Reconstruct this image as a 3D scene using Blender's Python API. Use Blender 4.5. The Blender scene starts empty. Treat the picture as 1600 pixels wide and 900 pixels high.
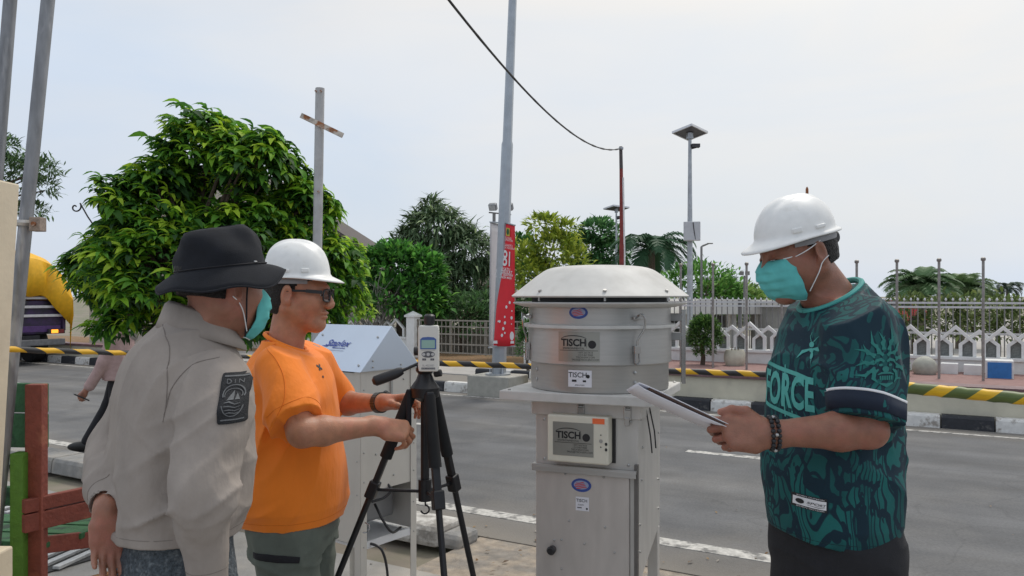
import bpy, bmesh, math, random
import numpy as np
from mathutils import Vector, Matrix
from mathutils.bvhtree import BVHTree
random.seed(7); RNG = np.random.default_rng(7)
SC = bpy.context.scene; COL = SC.collection
PI = math.pi
# ------------------------------------------------------------------ camera, sky, sun, exposure
CAM_H = 1.55; F = 1250.0; HOR = 462.0          # eye height (m), focal length and horizon row for a 1600 x 900 frame
cd = bpy.data.cameras.new('camera'); cam = bpy.data.objects.new('camera', cd); COL.objects.link(cam)
cam.location = (0, 0, CAM_H); cam.rotation_euler = (PI/2, 0, 0)
cd.sensor_width = 36; cd.lens = 36*F/1600; cd.shift_y = (HOR-450)/1600; cd.clip_end = 3000; cd.clip_start = .05
SC.camera = cam
SUN_EL, SUN_AZ = math.radians(58), math.radians(35)      # azimuth clockwise from +Y (straight ahead)
w = bpy.data.worlds.new('World'); SC.world = w; w.use_nodes = True
nt = w.node_tree; nt.nodes.clear(); N = nt.nodes.new; L = nt.links.new
out = N('ShaderNodeOutputWorld'); bg = N('ShaderNodeBackground'); sky = N('ShaderNodeTexSky')
sky.sky_type = 'NISHITA'; sky.sun_disc = False; sky.sun_elevation = SUN_EL; sky.sun_rotation = SUN_AZ
sky.dust_density = 3.0; sky.air_density = 1.2
tc = N('ShaderNodeTexCoord'); mp = N('ShaderNodeMapping'); mp.inputs['Scale'].default_value = (1, 1, 2.2); mp.inputs['Location'].default_value = (3.1, .4, 0)
nz = N('ShaderNodeTexNoise'); nz.inputs['Scale'].default_value = 1.5; nz.inputs['Detail'].default_value = 4; nz.inputs['Roughness'].default_value = .5
cr = N('ShaderNodeMapRange'); cr.inputs[1].default_value = .33; cr.inputs[2].default_value = .6; cr.inputs[3].default_value = .82; cr.inputs[4].default_value = 1.0
mx = N('ShaderNodeMix'); mx.data_type = 'RGBA'
nv = N('ShaderNodeVectorMath'); nv.operation = 'NORMALIZE'; dt = N('ShaderNodeVectorMath'); dt.operation = 'DOT_PRODUCT'      # veil of high cloud, brighter round the sun
dt.inputs[1].default_value = (math.sin(SUN_AZ)*math.cos(SUN_EL), math.cos(SUN_AZ)*math.cos(SUN_EL), math.sin(SUN_EL)); ramp = N('ShaderNodeValToRGB')
e = ramp.color_ramp.elements; e[0].position = .0; e[0].color = (.58, .64, .74, 1); e[1].position = 1.0; e[1].color = (1.1, 1.08, 1.05, 1)
for p_, c_ in ((.50, (.64, .70, .80, 1)), (.735, (.70, .765, .85, 1)), (.80, (.79, .817, .85, 1)), (.87, (.883, .876, .855, 1))): q_ = e.new(p_); q_.color = c_
hm = N('ShaderNodeMath'); hm.operation = 'MULTIPLY_ADD'; hm.inputs[1].default_value = .5; hm.inputs[2].default_value = .5
vs = N('ShaderNodeVectorMath'); vs.operation = 'SCALE'; vs.inputs['Scale'].default_value = 9.3
L(tc.outputs['Generated'], nv.inputs[0]); L(nv.outputs[0], dt.inputs[0]); L(dt.outputs['Value'], hm.inputs[0]); L(hm.outputs[0], ramp.inputs[0]); L(ramp.outputs[0], vs.inputs[0]); 
nz2 = N('ShaderNodeTexNoise'); nz2.inputs['Scale'].default_value = 2.3; nz2.inputs['Detail'].default_value = 5; nz2.inputs['Roughness'].default_value = .55; nz2.inputs['Distortion'].default_value = .6
mp2 = N('ShaderNodeMapping'); mp2.inputs['Scale'].default_value = (.8, 1, 3.2); mp2.inputs['Rotation'].default_value = (.25, .2, .4); L(tc.outputs['Generated'], mp2.inputs['Vector']); L(mp2.outputs[0], nz2.inputs['Vector'])
mr2 = N('ShaderNodeMapRange'); mr2.inputs[1].default_value = .36; mr2.inputs[2].default_value = .66; L(nz2.outputs['Fac'], mr2.inputs[0])
wv = N('ShaderNodeMix'); wv.data_type = 'RGBA'; wv.inputs['A'].default_value = (.925, .965, 1.02, 1); wv.inputs['B'].default_value = (1.035, 1.01, .985, 1); L(mr2.outputs[0], wv.inputs['Factor'])
vm_ = N('ShaderNodeVectorMath'); vm_.operation = 'MULTIPLY'; L(vs.outputs[0], vm_.inputs[0]); L(wv.outputs['Result'], vm_.inputs[1]); L(vm_.outputs[0], mx.inputs['B'])
L(tc.outputs['Generated'], mp.inputs['Vector']); L(mp.outputs[0], nz.inputs['Vector']); L(nz.outputs['Fac'], cr.inputs[0]); L(cr.outputs[0], mx.inputs['Factor'])
L(sky.outputs[0], mx.inputs['A']); L(mx.outputs['Result'], bg.inputs['Color']); bg.inputs['Strength'].default_value = .1
L(bg.outputs[0], out.inputs['Surface'])
sd = bpy.data.lights.new('sun', 'SUN'); sun = bpy.data.objects.new('sun', sd); COL.objects.link(sun)
sd.energy = 1.5; sd.angle = math.radians(14); sd.color = (1, .95, .87)
_s = Vector((math.sin(SUN_AZ)*math.cos(SUN_EL), math.cos(SUN_AZ)*math.cos(SUN_EL), math.sin(SUN_EL)))
sun.rotation_euler = _s.to_track_quat('Z', 'Y').to_euler(); sun.location = (6, 8, 14)
SC.view_settings.view_transform = 'Standard'; SC.view_settings.look = 'None'; SC.view_settings.gamma = 1; SC.view_settings.exposure = 0.14
try:
    SC.render.engine = 'CYCLES'; SC.cycles.use_denoising = True; SC.cycles.max_bounces = 8; SC.cycles.transparent_max_bounces = 12
except Exception: pass

# ------------------------------------------------------------------ places
def W(x, y, d):                     # the point seen at pixel (x, y) of the 1600 x 900 frame, d metres ahead
    return np.array([(x-800)/F*d, d, CAM_H-(y-HOR)/F*d])
RA = math.radians(30.5); CU, SU = math.cos(RA), math.sin(RA)
def RV(u, v, z=0): return np.array([CU*u+SU*v, -SU*u+CU*v, z])     # along the road, across it, up
ROADROT = np.array([[CU, SU, 0], [-SU, CU, 0], [0, 0, 1]])
def rotz(a): c, s = math.cos(a), math.sin(a); return np.array([[c, -s, 0], [s, c, 0], [0, 0, 1.]])
def frame(yaw, pitch=0, roll=0):    # columns forward, left, up
    f = np.array([math.cos(yaw)*math.cos(pitch), math.sin(yaw)*math.cos(pitch), -math.sin(pitch)])
    l = np.array([-math.sin(yaw), math.cos(yaw), 0]); u = np.cross(f, l)
    if roll: l, u = l*math.cos(roll)+u*math.sin(roll), u*math.cos(roll)-l*math.sin(roll)
    return np.stack([f, l, u], 1)
def nrm(v): v = np.asarray(v, float); return v/np.linalg.norm(v)

# ------------------------------------------------------------------ materials
MATS = {}
def mat(name, col, rough=.6, metal=0, var=.12, vscale=6, bump=0, bscale=40, spec=.5, col2=None, mixr=(.45, .62), transl=0, coat=0, sss=0, detail=4, attr=None, stretch=None, sheen=0):
    if name in MATS: return MATS[name]
    m = bpy.data.materials.new(name); m.use_nodes = True; MATS[name] = m
    t = m.node_tree; n = t.nodes; l = t.links.new; p = n['Principled BSDF']
    p.inputs['Roughness'].default_value = rough; p.inputs['Metallic'].default_value = metal
    p.inputs['Specular IOR Level'].default_value = spec; p.inputs['Coat Weight'].default_value = coat
    if sheen: p.inputs['Sheen Weight'].default_value = sheen
    if sss: p.inputs['Subsurface Weight'].default_value = sss; p.inputs['Subsurface Radius'].default_value = (1, .35, .18); p.inputs['Subsurface Scale'].default_value = .008
    tcn = n.new('ShaderNodeTexCoord'); src = tcn.outputs['Object']
    if stretch:
        mpn = n.new('ShaderNodeMapping'); mpn.inputs['Scale'].default_value = stretch; l(src, mpn.inputs['Vector']); src = mpn.outputs[0]
    c = (*col, 1)
    nz = n.new('ShaderNodeTexNoise'); nz.inputs['Scale'].default_value = vscale; nz.inputs['Detail'].default_value = detail; nz.inputs['Roughness'].default_value = .6
    l(src, nz.inputs['Vector'])
    if attr:
        at = n.new('ShaderNodeAttribute'); at.attribute_name = attr; base = at.outputs['Color']
    else: base = None
    if col2:
        mr = n.new('ShaderNodeMapRange'); mr.inputs[1].default_value = mixr[0]; mr.inputs[2].default_value = mixr[1]; l(nz.outputs['Fac'], mr.inputs[0])
        mx = n.new('ShaderNodeMix'); mx.data_type = 'RGBA'; l(mr.outputs[0], mx.inputs['Factor'])
        if base: l(base, mx.inputs['A'])
        else: mx.inputs['A'].default_value = c
        mx.inputs['B'].default_value = (*col2, 1); base = mx.outputs['Result']
    if var:
        nz2 = n.new('ShaderNodeTexNoise'); nz2.inputs['Scale'].default_value = vscale*2.7; nz2.inputs['Detail'].default_value = 5; l(src, nz2.inputs['Vector'])
        mr2 = n.new('ShaderNodeMapRange'); mr2.inputs[1].default_value = .3; mr2.inputs[2].default_value = .7; mr2.inputs[3].default_value = 1-var; mr2.inputs[4].default_value = 1+var
        l(nz2.outputs['Fac'], mr2.inputs[0])
        hs = n.new('ShaderNodeHueSaturation'); l(mr2.outputs[0], hs.inputs['Value'])
        if base: l(base, hs.inputs['Color'])
        else: hs.inputs['Color'].default_value = c
        base = hs.outputs['Color']
        rr = n.new('ShaderNodeMapRange'); rr.inputs[3].default_value = max(0, rough-.08); rr.inputs[4].default_value = min(1, rough+.1); l(nz.outputs['Fac'], rr.inputs[0]); l(rr.outputs[0], p.inputs['Roughness'])
    if base: l(base, p.inputs['Base Color'])
    else: p.inputs['Base Color'].default_value = c
    if bump:
        bz = n.new('ShaderNodeTexNoise'); bz.inputs['Scale'].default_value = bscale; bz.inputs['Detail'].default_value = 5; l(src, bz.inputs['Vector'])
        bp = n.new('ShaderNodeBump'); bp.inputs['Strength'].default_value = min(1, bump); bp.inputs['Distance'].default_value = .012; l(bz.outputs['Fac'], bp.inputs['Height']); l(bp.outputs[0], p.inputs['Normal'])
    if transl:
        tr = n.new('ShaderNodeBsdfTranslucent'); ms = n.new('ShaderNodeMixShader'); ms.inputs[0].default_value = transl
        if base: l(base, tr.inputs['Color'])
        else: tr.inputs['Color'].default_value = c
        o = n['Material Output']; l(p.outputs[0], ms.inputs[1]); l(tr.outputs[0], ms.inputs[2]); l(ms.outputs[0], o.inputs['Surface'])
    return m
def stripes(name, c1, c2, period, skew=.0, duty=.5, rough=.45, var=.1):      # tape: uv x = length in metres, uv y = turns round
    m = mat(name, c1, rough, var=0); t = m.node_tree; n = t.nodes; l = t.links.new; p = n['Principled BSDF']
    uv = n.new('ShaderNodeUVMap'); sp = n.new('ShaderNodeSeparateXYZ'); l(uv.outputs[0], sp.inputs[0])
    a = n.new('ShaderNodeMath'); a.operation = 'MULTIPLY_ADD'; l(sp.outputs[1], a.inputs[0]); a.inputs[1].default_value = skew; l(sp.outputs[0], a.inputs[2])
    b = n.new('ShaderNodeMath'); b.operation = 'DIVIDE'; l(a.outputs[0], b.inputs[0]); b.inputs[1].default_value = period
    f = n.new('ShaderNodeMath'); f.operation = 'FRACT'; l(b.outputs[0], f.inputs[0])
    g = n.new('ShaderNodeMath'); g.operation = 'GREATER_THAN'; l(f.outputs[0], g.inputs[0]); g.inputs[1].default_value = duty
    mx = n.new('ShaderNodeMix'); mx.data_type = 'RGBA'; l(g.outputs[0], mx.inputs['Factor']); mx.inputs['A'].default_value = (*c1, 1); mx.inputs['B'].default_value = (*c2, 1)
    nz = n.new('ShaderNodeTexNoise'); nz.inputs['Scale'].default_value = 9; hs = n.new('ShaderNodeHueSaturation')
    mr = n.new('ShaderNodeMapRange'); mr.inputs[1].default_value = .3; mr.inputs[2].default_value = .7; mr.inputs[3].default_value = 1-var*2; mr.inputs[4].default_value = 1+var; l(nz.outputs[0], mr.inputs[0]); l(mr.outputs[0], hs.inputs['Value'])
    l(mx.outputs['Result'], hs.inputs['Color']); l(hs.outputs[0], p.inputs['Base Color'])
    return m

# ------------------------------------------------------------------ objects
def thing(name, label, cat, loc=(0, 0, 0), group=None):
    o = bpy.data.objects.new(name, None); COL.objects.link(o); o.location = loc; o.empty_display_size = .1
    o['label'] = label; o['category'] = cat
    if group: o['group'] = group
    return o
def tag(o, label=None, cat=None, group=None, kind=None):
    if label: o['label'] = label
    if cat: o['category'] = cat
    if group: o['group'] = group
    if kind: o['kind'] = kind
    return o
def wloc(o):
    v = Vector(o.location)
    while o.parent: o = o.parent; v = v+Vector(o.location)
    return np.array(v)
def mesh_obj(name, V, Fc, m, parent=None, smooth=False, bevel=0, solid=0, uvs=None, cols=None, angle=None):
    V = np.asarray(V, float).reshape(-1, 3)
    lo, hi = V.min(0), V.max(0); c = np.array([(lo[0]+hi[0])/2, (lo[1]+hi[1])/2, lo[2]])
    me = bpy.data.meshes.new(name)
    if isinstance(Fc, np.ndarray) and Fc.ndim == 2:
        k = Fc.shape[1]; nf = len(Fc); me.vertices.add(len(V)); me.vertices.foreach_set('co', (V-c).astype(np.float32).ravel())
        me.loops.add(nf*k); me.loops.foreach_set('vertex_index', Fc.astype(np.int32).ravel()); me.polygons.add(nf)
        me.polygons.foreach_set('loop_start', np.arange(0, nf*k, k, dtype=np.int32)); me.update(calc_edges=True)
    else:
        me.from_pydata([tuple(v) for v in (V-c)], [], [tuple(int(i) for i in f) for f in Fc]); me.update()
    if smooth: me.polygons.foreach_set('use_smooth', [True]*len(me.polygons))
    if uvs is not None:
        ul = me.uv_layers.new(name='UVMap'); li = np.zeros(len(me.loops), np.int32); me.loops.foreach_get('vertex_index', li)
        ul.data.foreach_set('uv', np.asarray(uvs, np.float32)[li].ravel())
    if cols is not None:
        ca = me.color_attributes.new('tint', 'FLOAT_COLOR', 'POINT'); cc = np.ones((len(V), 4), np.float32); cc[:, :3] = cols; ca.data.foreach_set('color', cc.ravel())
    if m: me.materials.append(m)
    o = bpy.data.objects.new(name, me); COL.objects.link(o)
    if parent: o.parent = parent; o.location = c-wloc(parent)
    else: o.location = c
    if angle and smooth:
        try: me.set_sharp_from_angle(angle=math.radians(angle))
        except Exception: pass
    if solid:
        s = o.modifiers.new('solid', 'SOLIDIFY'); s.thickness = solid; s.offset = 0
    if bevel:
        b = o.modifiers.new('bevel', 'BEVEL'); b.width = bevel; b.segments = 2; b.limit_method = 'ANGLE'; b.angle_limit = math.radians(40)
    return o
def dup(o, loc=None, rot=None, scale=None, parent=None, name=None):          # one object, mesh data shared; loc in world
    c = o.copy(); COL.objects.link(c)
    if name: c.name = name
    c.parent = parent
    if loc is not None: c.location = np.asarray(loc)-(wloc(parent) if parent else 0)
    if rot is not None: c.rotation_euler = rot
    if scale is not None: c.scale = scale
    return c
def dup_tree(root, loc, label=None, rotz_=0):
    r = root.copy(); COL.objects.link(r); r.location = loc; r.rotation_euler[2] = rotz_
    if label: r['label'] = label
    for ch in list(root.children):
        c = ch.copy(); COL.objects.link(c); c.parent = r
        for g in list(ch.children):
            d = g.copy(); COL.objects.link(d); d.parent = c
    return r
class MB:
    def __init__(s, o=(0, 0, 0), R=None): s.V = []; s.F = []; s.n = 0; s.o = np.asarray(o, float); s.R = np.eye(3) if R is None else np.asarray(R); s.UV = []
    def put(s, V, Fc, uv=None):
        V = np.asarray(V, float)@s.R.T+s.o; s.V.append(V); s.F += [tuple(i+s.n for i in f) for f in Fc]; s.n += len(V)
        s.UV.append(np.zeros((len(V), 2)) if uv is None else np.asarray(uv)); return s
    def box(s, c, d, R=None):
        x, y, z = np.asarray(d)/2; V = np.array([[a*x, b*y, e*z] for a in (-1, 1) for b in (-1, 1) for e in (-1, 1)])
        if R is not None: V = V@np.asarray(R).T
        return s.put(V+np.asarray(c), [(0, 1, 3, 2), (4, 6, 7, 5), (0, 4, 5, 1), (2, 3, 7, 6), (0, 2, 6, 4), (1, 5, 7, 3)])
    def bar(s, a, b, wd, ht=None, up=(0, 0, 1)):               # box between two points
        a, b = np.asarray(a, float), np.asarray(b, float); x = b-a; ln = np.linalg.norm(x); x /= ln; up = np.asarray(up, float)
        if abs(x@up) > .98: up = np.array([1., 0, 0])
        y = nrm(np.cross(up, x)); z = np.cross(x, y)
        return s.box((a+b)/2, (ln, wd, ht or wd), np.stack([x, y, z], 1))
    def tube(s, pts, r, n=10, cap=True, oval=1):
        P = np.asarray(pts, float); m = len(P); r = np.full(m, r) if np.isscalar(r) else np.asarray(r)
        T = np.gradient(P, axis=0); T /= np.linalg.norm(T, axis=1)[:, None]+1e-9
        u = np.array([0, 0, 1.]) if abs(T[0][2]) < .9 else np.array([1., 0, 0]); V = []; uv = []; Ls = np.concatenate([[0], np.cumsum(np.linalg.norm(np.diff(P, axis=0), axis=1))])
        for i in range(m):
            a = nrm(np.cross(T[i], u)); b = np.cross(a, T[i]); u = b
            for k in range(n):
                t = 2*PI*k/n; V.append(P[i]+r[i]*(math.cos(t)*a*oval+math.sin(t)*b)); uv.append((Ls[i], .5+.5*math.sin(t)))
        Fc = [(i*n+k, i*n+(k+1) % n, (i+1)*n+(k+1) % n, (i+1)*n+k) for i in range(m-1) for k in range(n)]
        if cap: Fc += [tuple(range(n))[::-1], tuple((m-1)*n+k for k in range(n))]
        return s.put(V, Fc, uv)
    def lathe(s, prof, n=32, c=(0, 0, 0)):                      # prof: (r, z)
        V = []; m = len(prof)
        for r, z in prof:
            for k in range(n): t = 2*PI*k/n; V.append((r*math.cos(t)+c[0], r*math.sin(t)+c[1], z+c[2]))
        Fc = [(i*n+k, i*n+(k+1) % n, (i+1)*n+(k+1) % n, (i+1)*n+k) for i in range(m-1) for k in range(n)]
        if prof[0][0] > 1e-5: Fc.append(tuple(range(n))[::-1])
        if prof[-1][0] > 1e-5: Fc.append(tuple((m-1)*n+k for k in range(n)))
        return s.put(V, Fc)
    def prism(s, poly, a, b):                                    # 2-D polygon in local xz, from y=a to y=b
        n = len(poly); V = [(p[0], a, p[1]) for p in poly]+[(p[0], b, p[1]) for p in poly]
        return s.put(V, [tuple(range(n)), tuple(range(2*n-1, n-1, -1))]+[(i, i+n, (i+1) % n+n, (i+1) % n) for i in range(n)])
    def build(s, name, m, parent=None, smooth=False, bevel=0, solid=0, uv=False, angle=35):
        V = np.concatenate(s.V)
        return mesh_obj(name, V, s.F, m, parent, smooth, bevel, solid, uvs=np.concatenate(s.UV) if uv else None, angle=angle)
def spline(pts, n=6):                                            # Catmull-Rom through points
    P = np.asarray(pts, float); Q = np.concatenate([[2*P[0]-P[1]], P, [2*P[-1]-P[-2]]]); o = []
    for i in range(1, len(Q)-2):
        for t in np.linspace(0, 1, n, endpoint=False):
            a, b, c, d = Q[i-1], Q[i], Q[i+1], Q[i+2]; o.append(.5*(2*b+(c-a)*t+(2*a-5*b+4*c-d)*t*t+(3*b-a-3*c+d)*t**3))
    o.append(P[-1]); return np.array(o)
_TX = {}
def text2d(s, size=1, align='LEFT', shear=0, bold=0):            # flat lettering as 2-D mesh (verts, faces)
    key = (s, align, shear, bold)
    if key not in _TX:
        c = bpy.data.curves.new('t', 'FONT'); c.body = s; c.align_x = align; c.align_y = 'CENTER'; c.size = 1; c.shear = shear; c.offset = bold; c.resolution_u = 3
        o = bpy.data.objects.new('t', c); COL.objects.link(o); dg = bpy.context.evaluated_depsgraph_get(); me = bpy.data.meshes.new_from_object(o.evaluated_get(dg))
        V = np.array([v.co[:2] for v in me.vertices]).reshape(-1, 2); Fc = [tuple(p.vertices) for p in me.polygons]
        bpy.data.objects.remove(o); bpy.data.curves.remove(c); bpy.data.meshes.remove(me); _TX[key] = (V, Fc)
    V, Fc = _TX[key]; return V*size, Fc
def merge2d(items):                                              # [(V, F, dx, dy)]
    VV = []; FF = []; n = 0
    for V, Fc, dx, dy in items: VV.append(np.asarray(V)+(dx, dy)); FF += [tuple(i+n for i in f) for f in Fc]; n += len(V)
    return np.concatenate(VV), FF
def rect2d(x0, y0, x1, y1): return np.array([(x0, y0), (x1, y0), (x1, y1), (x0, y1)], float), [(0, 1, 2, 3)]
def ell2d(cx, cy, rx, ry, n=24): t = np.linspace(0, 2*PI, n, endpoint=False); return np.stack([cx+rx*np.cos(t), cy+ry*np.sin(t)], 1), [tuple(range(n))]
def stroke2d(pts, wd):                                           # polyline with width (scalar or list)
    P = np.asarray(pts, float); T = np.gradient(P, axis=0); T /= np.linalg.norm(T, axis=1)[:, None]+1e-9; Nn = np.stack([-T[:, 1], T[:, 0]], 1)
    wd = np.broadcast_to(np.asarray(wd, float), (len(P),))[:, None]/2; V = np.concatenate([P+Nn*wd, P-Nn*wd]); n = len(P)
    return V, [(i, i+n, i+n+1, i+1)[::-1] for i in range(n-1)]
def flat(name, V2, Fc, m, o, x, y, off, parent):                 # print laid flat on a panel: o + x*u + y*v, raised by off along x cross y
    x, y = np.asarray(x, float), np.asarray(y, float); nn = nrm(np.cross(x, y)); V = np.asarray(o)+V2[:, :1]*x+V2[:, 1:]*y+nn*off
    return mesh_obj(name, V, Fc, m, parent)
def subdiv2d(V2, Fc, ln):
    bm = bmesh.new(); vs = [bm.verts.new((a, b, 0)) for a, b in V2]
    for f in Fc:
        try: bm.faces.new([vs[i] for i in f])
        except ValueError: pass
    bmesh.ops.triangulate(bm, faces=bm.faces[:])
    for _ in range(4):
        es = [e for e in bm.edges if e.calc_length() > ln]
        if not es: break
        bmesh.ops.subdivide_edges(bm, edges=es, cuts=1); bmesh.ops.triangulate(bm, faces=bm.faces[:])
    bm.verts.ensure_lookup_table(); bm.verts.index_update()
    V = np.array([v.co[:2] for v in bm.verts]); Fo = [tuple(v.index for v in f.verts) for f in bm.faces]; bm.free(); return V, Fo
def project(name, V2, Fc, m, o, x, y, bvh, parent, off=.0015, ln=.012, solid=0):   # print wrapped onto cloth: cast along -(x cross y)
    V2, Fc = subdiv2d(V2, Fc, ln); x, y = np.asarray(x, float), np.asarray(y, float); nn = nrm(np.cross(x, y)); out_ = []; ok = []
    for a, b in V2:
        p = np.asarray(o)+a*x+b*y+nn*.3; h = bvh.ray_cast(Vector(p), Vector(-nn), .6)
        if h[0] is None: out_.append(p-nn*.3); ok.append(False)
        else: out_.append(np.array(h[0])+np.array(h[1])*off*(1 if h[1].dot(Vector(nn)) > 0 else -1)); ok.append(True)
    Fo = [f for f in Fc if all(ok[i] for i in f)]
    if not Fo: return None
    return mesh_obj(name, np.array(out_), Fo, m, parent, smooth=True, solid=solid)

# ------------------------------------------------------------------ soft solids: smooth-blended volumes turned into one skin
def smin(a, b, k):
    h = np.clip(.5+.5*(b-a)/k, 0, 1); return b+(a-b)*h-k*h*(1-h)
_LAT = np.random.default_rng(3).random((32, 32, 32)).astype(np.float32)
def vnoise(Q):
    i = np.floor(Q).astype(np.int32); f = Q-i; f = f*f*(3-2*f); i &= 31; j = (i+1) & 31; g = _LAT; x, y, z = f[:, 0], f[:, 1], f[:, 2]
    def mixl(a, b, t): return a+(b-a)*t
    c00 = mixl(g[i[:, 0], i[:, 1], i[:, 2]], g[j[:, 0], i[:, 1], i[:, 2]], x); c10 = mixl(g[i[:, 0], j[:, 1], i[:, 2]], g[j[:, 0], j[:, 1], i[:, 2]], x)
    c01 = mixl(g[i[:, 0], i[:, 1], j[:, 2]], g[j[:, 0], i[:, 1], j[:, 2]], x); c11 = mixl(g[i[:, 0], j[:, 1], j[:, 2]], g[j[:, 0], j[:, 1], j[:, 2]], x)
    return mixl(mixl(c00, c10, y), mixl(c01, c11, y), z)
def ridge(Q): return 1-np.abs(2*vnoise(Q)-1)
def fold(h, v, n, ang, fc, fa, fn, pw, seed=0.):                 # long creases: h, v = across and up on the cloth, ang from the vertical, n = depth
    c, s = math.cos(ang), math.sin(ang); wob = (vnoise(np.stack([h*4+seed, v*4, n*4], 1))-.5)*.09
    return ridge(np.stack([(h*c-v*s+wob)*fc+seed, (h*s+v*c)*fa+seed*1.7, n*fn+seed], 1).astype(np.float32))**pw
class Sdf:
    def __init__(s): s.pr = []; s.post = None
    def add(s, f, lo, hi, op='u', k=.01): s.pr.append((f, np.asarray(lo, np.float32), np.asarray(hi, np.float32), op, k)); return s
    def cone(s, a, b, ra, rb, k=.01, op='u', cut=None):          # tapered capsule; cut=(point, normal) trims it
        a, b = np.asarray(a, np.float32), np.asarray(b, np.float32); ba = b-a; bb = float(ba@ba)+1e-12
        def f(P):
            q = P-a; t = np.clip(q@ba/bb, 0, 1); d = np.linalg.norm(q-t[:, None]*ba, axis=1)-(ra+(rb-ra)*t)
            if cut is not None: d = np.maximum(d, (P-np.asarray(cut[0], np.float32))@np.asarray(cut[1], np.float32))
            return d
        r = max(ra, rb); return s.add(f, np.minimum(a, b)-r, np.maximum(a, b)+r, op, k)
    def chain(s, pts, rs, k=.01):
        for i in range(len(pts)-1): s.cone(pts[i], pts[i+1], rs[i], rs[i+1], k)
        return s
    def ell(s, c, r, R=None, k=.01, op='u'):
        c, r = np.asarray(c, np.float32), np.asarray(r, np.float32); R_ = None if R is None else np.asarray(R, np.float32)
        def f(P):
            q = P-c
            if R_ is not None: q = q@R_
            k0 = np.linalg.norm(q/r, axis=1); k1 = np.linalg.norm(q/(r*r), axis=1)+1e-9; return k0*(k0-1)/k1
        m = float(r.max()) if R is not None else r; return s.add(f, c-m, c+m, op, k)
    def loft(s, o, R, secs, n=2.3, k=.02, op='u', zlo=None, zhi=None):   # secs: (z, cx, cy, rx, ry) in the frame (o, R)
        S = spline(np.asarray(secs, float), 5); S = S[np.argsort(S[:, 0])].astype(np.float32); o, R = np.asarray(o, np.float32), np.asarray(R, np.float32)
        zlo = S[0, 0] if zlo is None else zlo; zhi = S[-1, 0] if zhi is None else zhi; rm = float(S[:, 3:].max()+np.abs(S[:, 1:3]).max())
        def f(P):
            q = (P-o)@R; z = q[:, 2]; cx, cy, rx, ry = (np.interp(z, S[:, 0], S[:, i]) for i in (1, 2, 3, 4))
            kk = (np.abs((q[:, 0]-cx)/rx)**n+np.abs((q[:, 1]-cy)/ry)**n)**(1/n); d = (kk-1)*np.minimum(rx, ry)
            return np.maximum(d, np.maximum(z-zhi, zlo-z)).astype(np.float32)
        return s.add(f, o+np.array([-rm, -rm, min(zlo, zhi)]), o+np.array([rm, rm, zhi]), op, k)
    def __call__(s, P):
        P = P.astype(np.float32); d = np.full(len(P), .09, np.float32)
        for f, lo, hi, op, k in s.pr:
            m = .04+k; idx = np.nonzero(((P > lo-m) & (P < hi+m)).all(1))[0]
            if len(idx) == 0: continue
            e = f(P[idx]).astype(np.float32)
            d[idx] = smin(d[idx], e, k) if op == 'u' else -smin(-d[idx], e, k)
        if s.post: d = s.post(P, d)
        return d
    def bounds(s):
        u = [p for p in s.pr if p[3] == 'u']; return np.min([p[1] for p in u], 0)-.03, np.max([p[2] for p in u], 0)+.03
    def mesh(s, h):
        lo, hi = s.bounds(); C = 4; nc = np.ceil((hi-lo)/(C*h)).astype(int)+1; n = nc*C+1
        ax = [lo[i]+np.arange(nc[i])*C*h+C*h/2 for i in range(3)]; G = np.stack(np.meshgrid(*ax, indexing='ij'), -1).reshape(-1, 3)
        dc = s(G).reshape(nc); act = np.abs(dc) < C*h*1.35
        rep = lambda A: A.repeat(C, 0).repeat(C, 1).repeat(C, 2)
        ca = rep(act); sg = rep(np.where(dc < 0, -1., 1.).astype(np.float32)); D = np.ones(n, np.float32); D[:-1, :-1, :-1] = sg
        M = np.zeros(n, bool)
        for a in (0, 1):
            for b in (0, 1):
                for c in (0, 1): M[a:n[0]-1+a, b:n[1]-1+b, c:n[2]-1+c] |= ca
        I = np.argwhere(M); D[M] = s(lo+I*h)
        S = D < 0; cnt = np.zeros(n-1, np.int8); Dm = {}
        for a in (0, 1):
            for b in (0, 1):
                for c in (0, 1): cnt += S[a:n[0]-1+a, b:n[1]-1+b, c:n[2]-1+c]
        mix = (cnt > 0) & (cnt < 8) & ca; cells = np.argwhere(mix); vid = np.full(n-1, -1, np.int64); vid[mix] = np.arange(len(cells))
        acc = np.zeros((len(cells), 3)); num = np.zeros(len(cells))
        cor = [(a, b, c) for a in (0, 1) for b in (0, 1) for c in (0, 1)]
        val = {q: D[cells[:, 0]+q[0], cells[:, 1]+q[1], cells[:, 2]+q[2]] for q in cor}
        for p in cor:
            for axs in range(3):
                if p[axs]: continue
                q = list(p); q[axs] = 1; q = tuple(q); va, vb = val[p], val[q]; cr_ = (va < 0) != (vb < 0); t = np.where(cr_, va/(va-vb+1e-12), 0)
                pt = np.tile(np.array(p, float), (len(cells), 1)); pt[:, axs] += t; acc[cr_] += pt[cr_]; num[cr_] += 1
        V = lo+(cells+acc/num[:, None])*h; Fs = []
        for axs in range(3):
            b, c = (axs+1) % 3, (axs+2) % 3; sl0 = [slice(None)]*3; sl1 = [slice(None)]*3; sl0[axs] = slice(0, -1); sl1[axs] = slice(1, None)
            s0, s1 = S[tuple(sl0)], S[tuple(sl1)]; E = np.argwhere(s0 != s1); E = E[(E[:, b] > 0) & (E[:, c] > 0) & (E[:, b] < n[b]-1) & (E[:, c] < n[c]-1)]
            ids = []
            for db, dc_ in ((-1, -1), (0, -1), (0, 0), (-1, 0)):
                e = E.copy(); e[:, b] += db; e[:, c] += dc_; ids.append(vid[e[:, 0], e[:, 1], e[:, 2]])
            Q = np.stack(ids, 1); ok = (Q >= 0).all(1); ins = s0[E[:, 0], E[:, 1], E[:, 2]]; Q[~ins] = Q[~ins][:, ::-1]; Fs.append(Q[ok])
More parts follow.
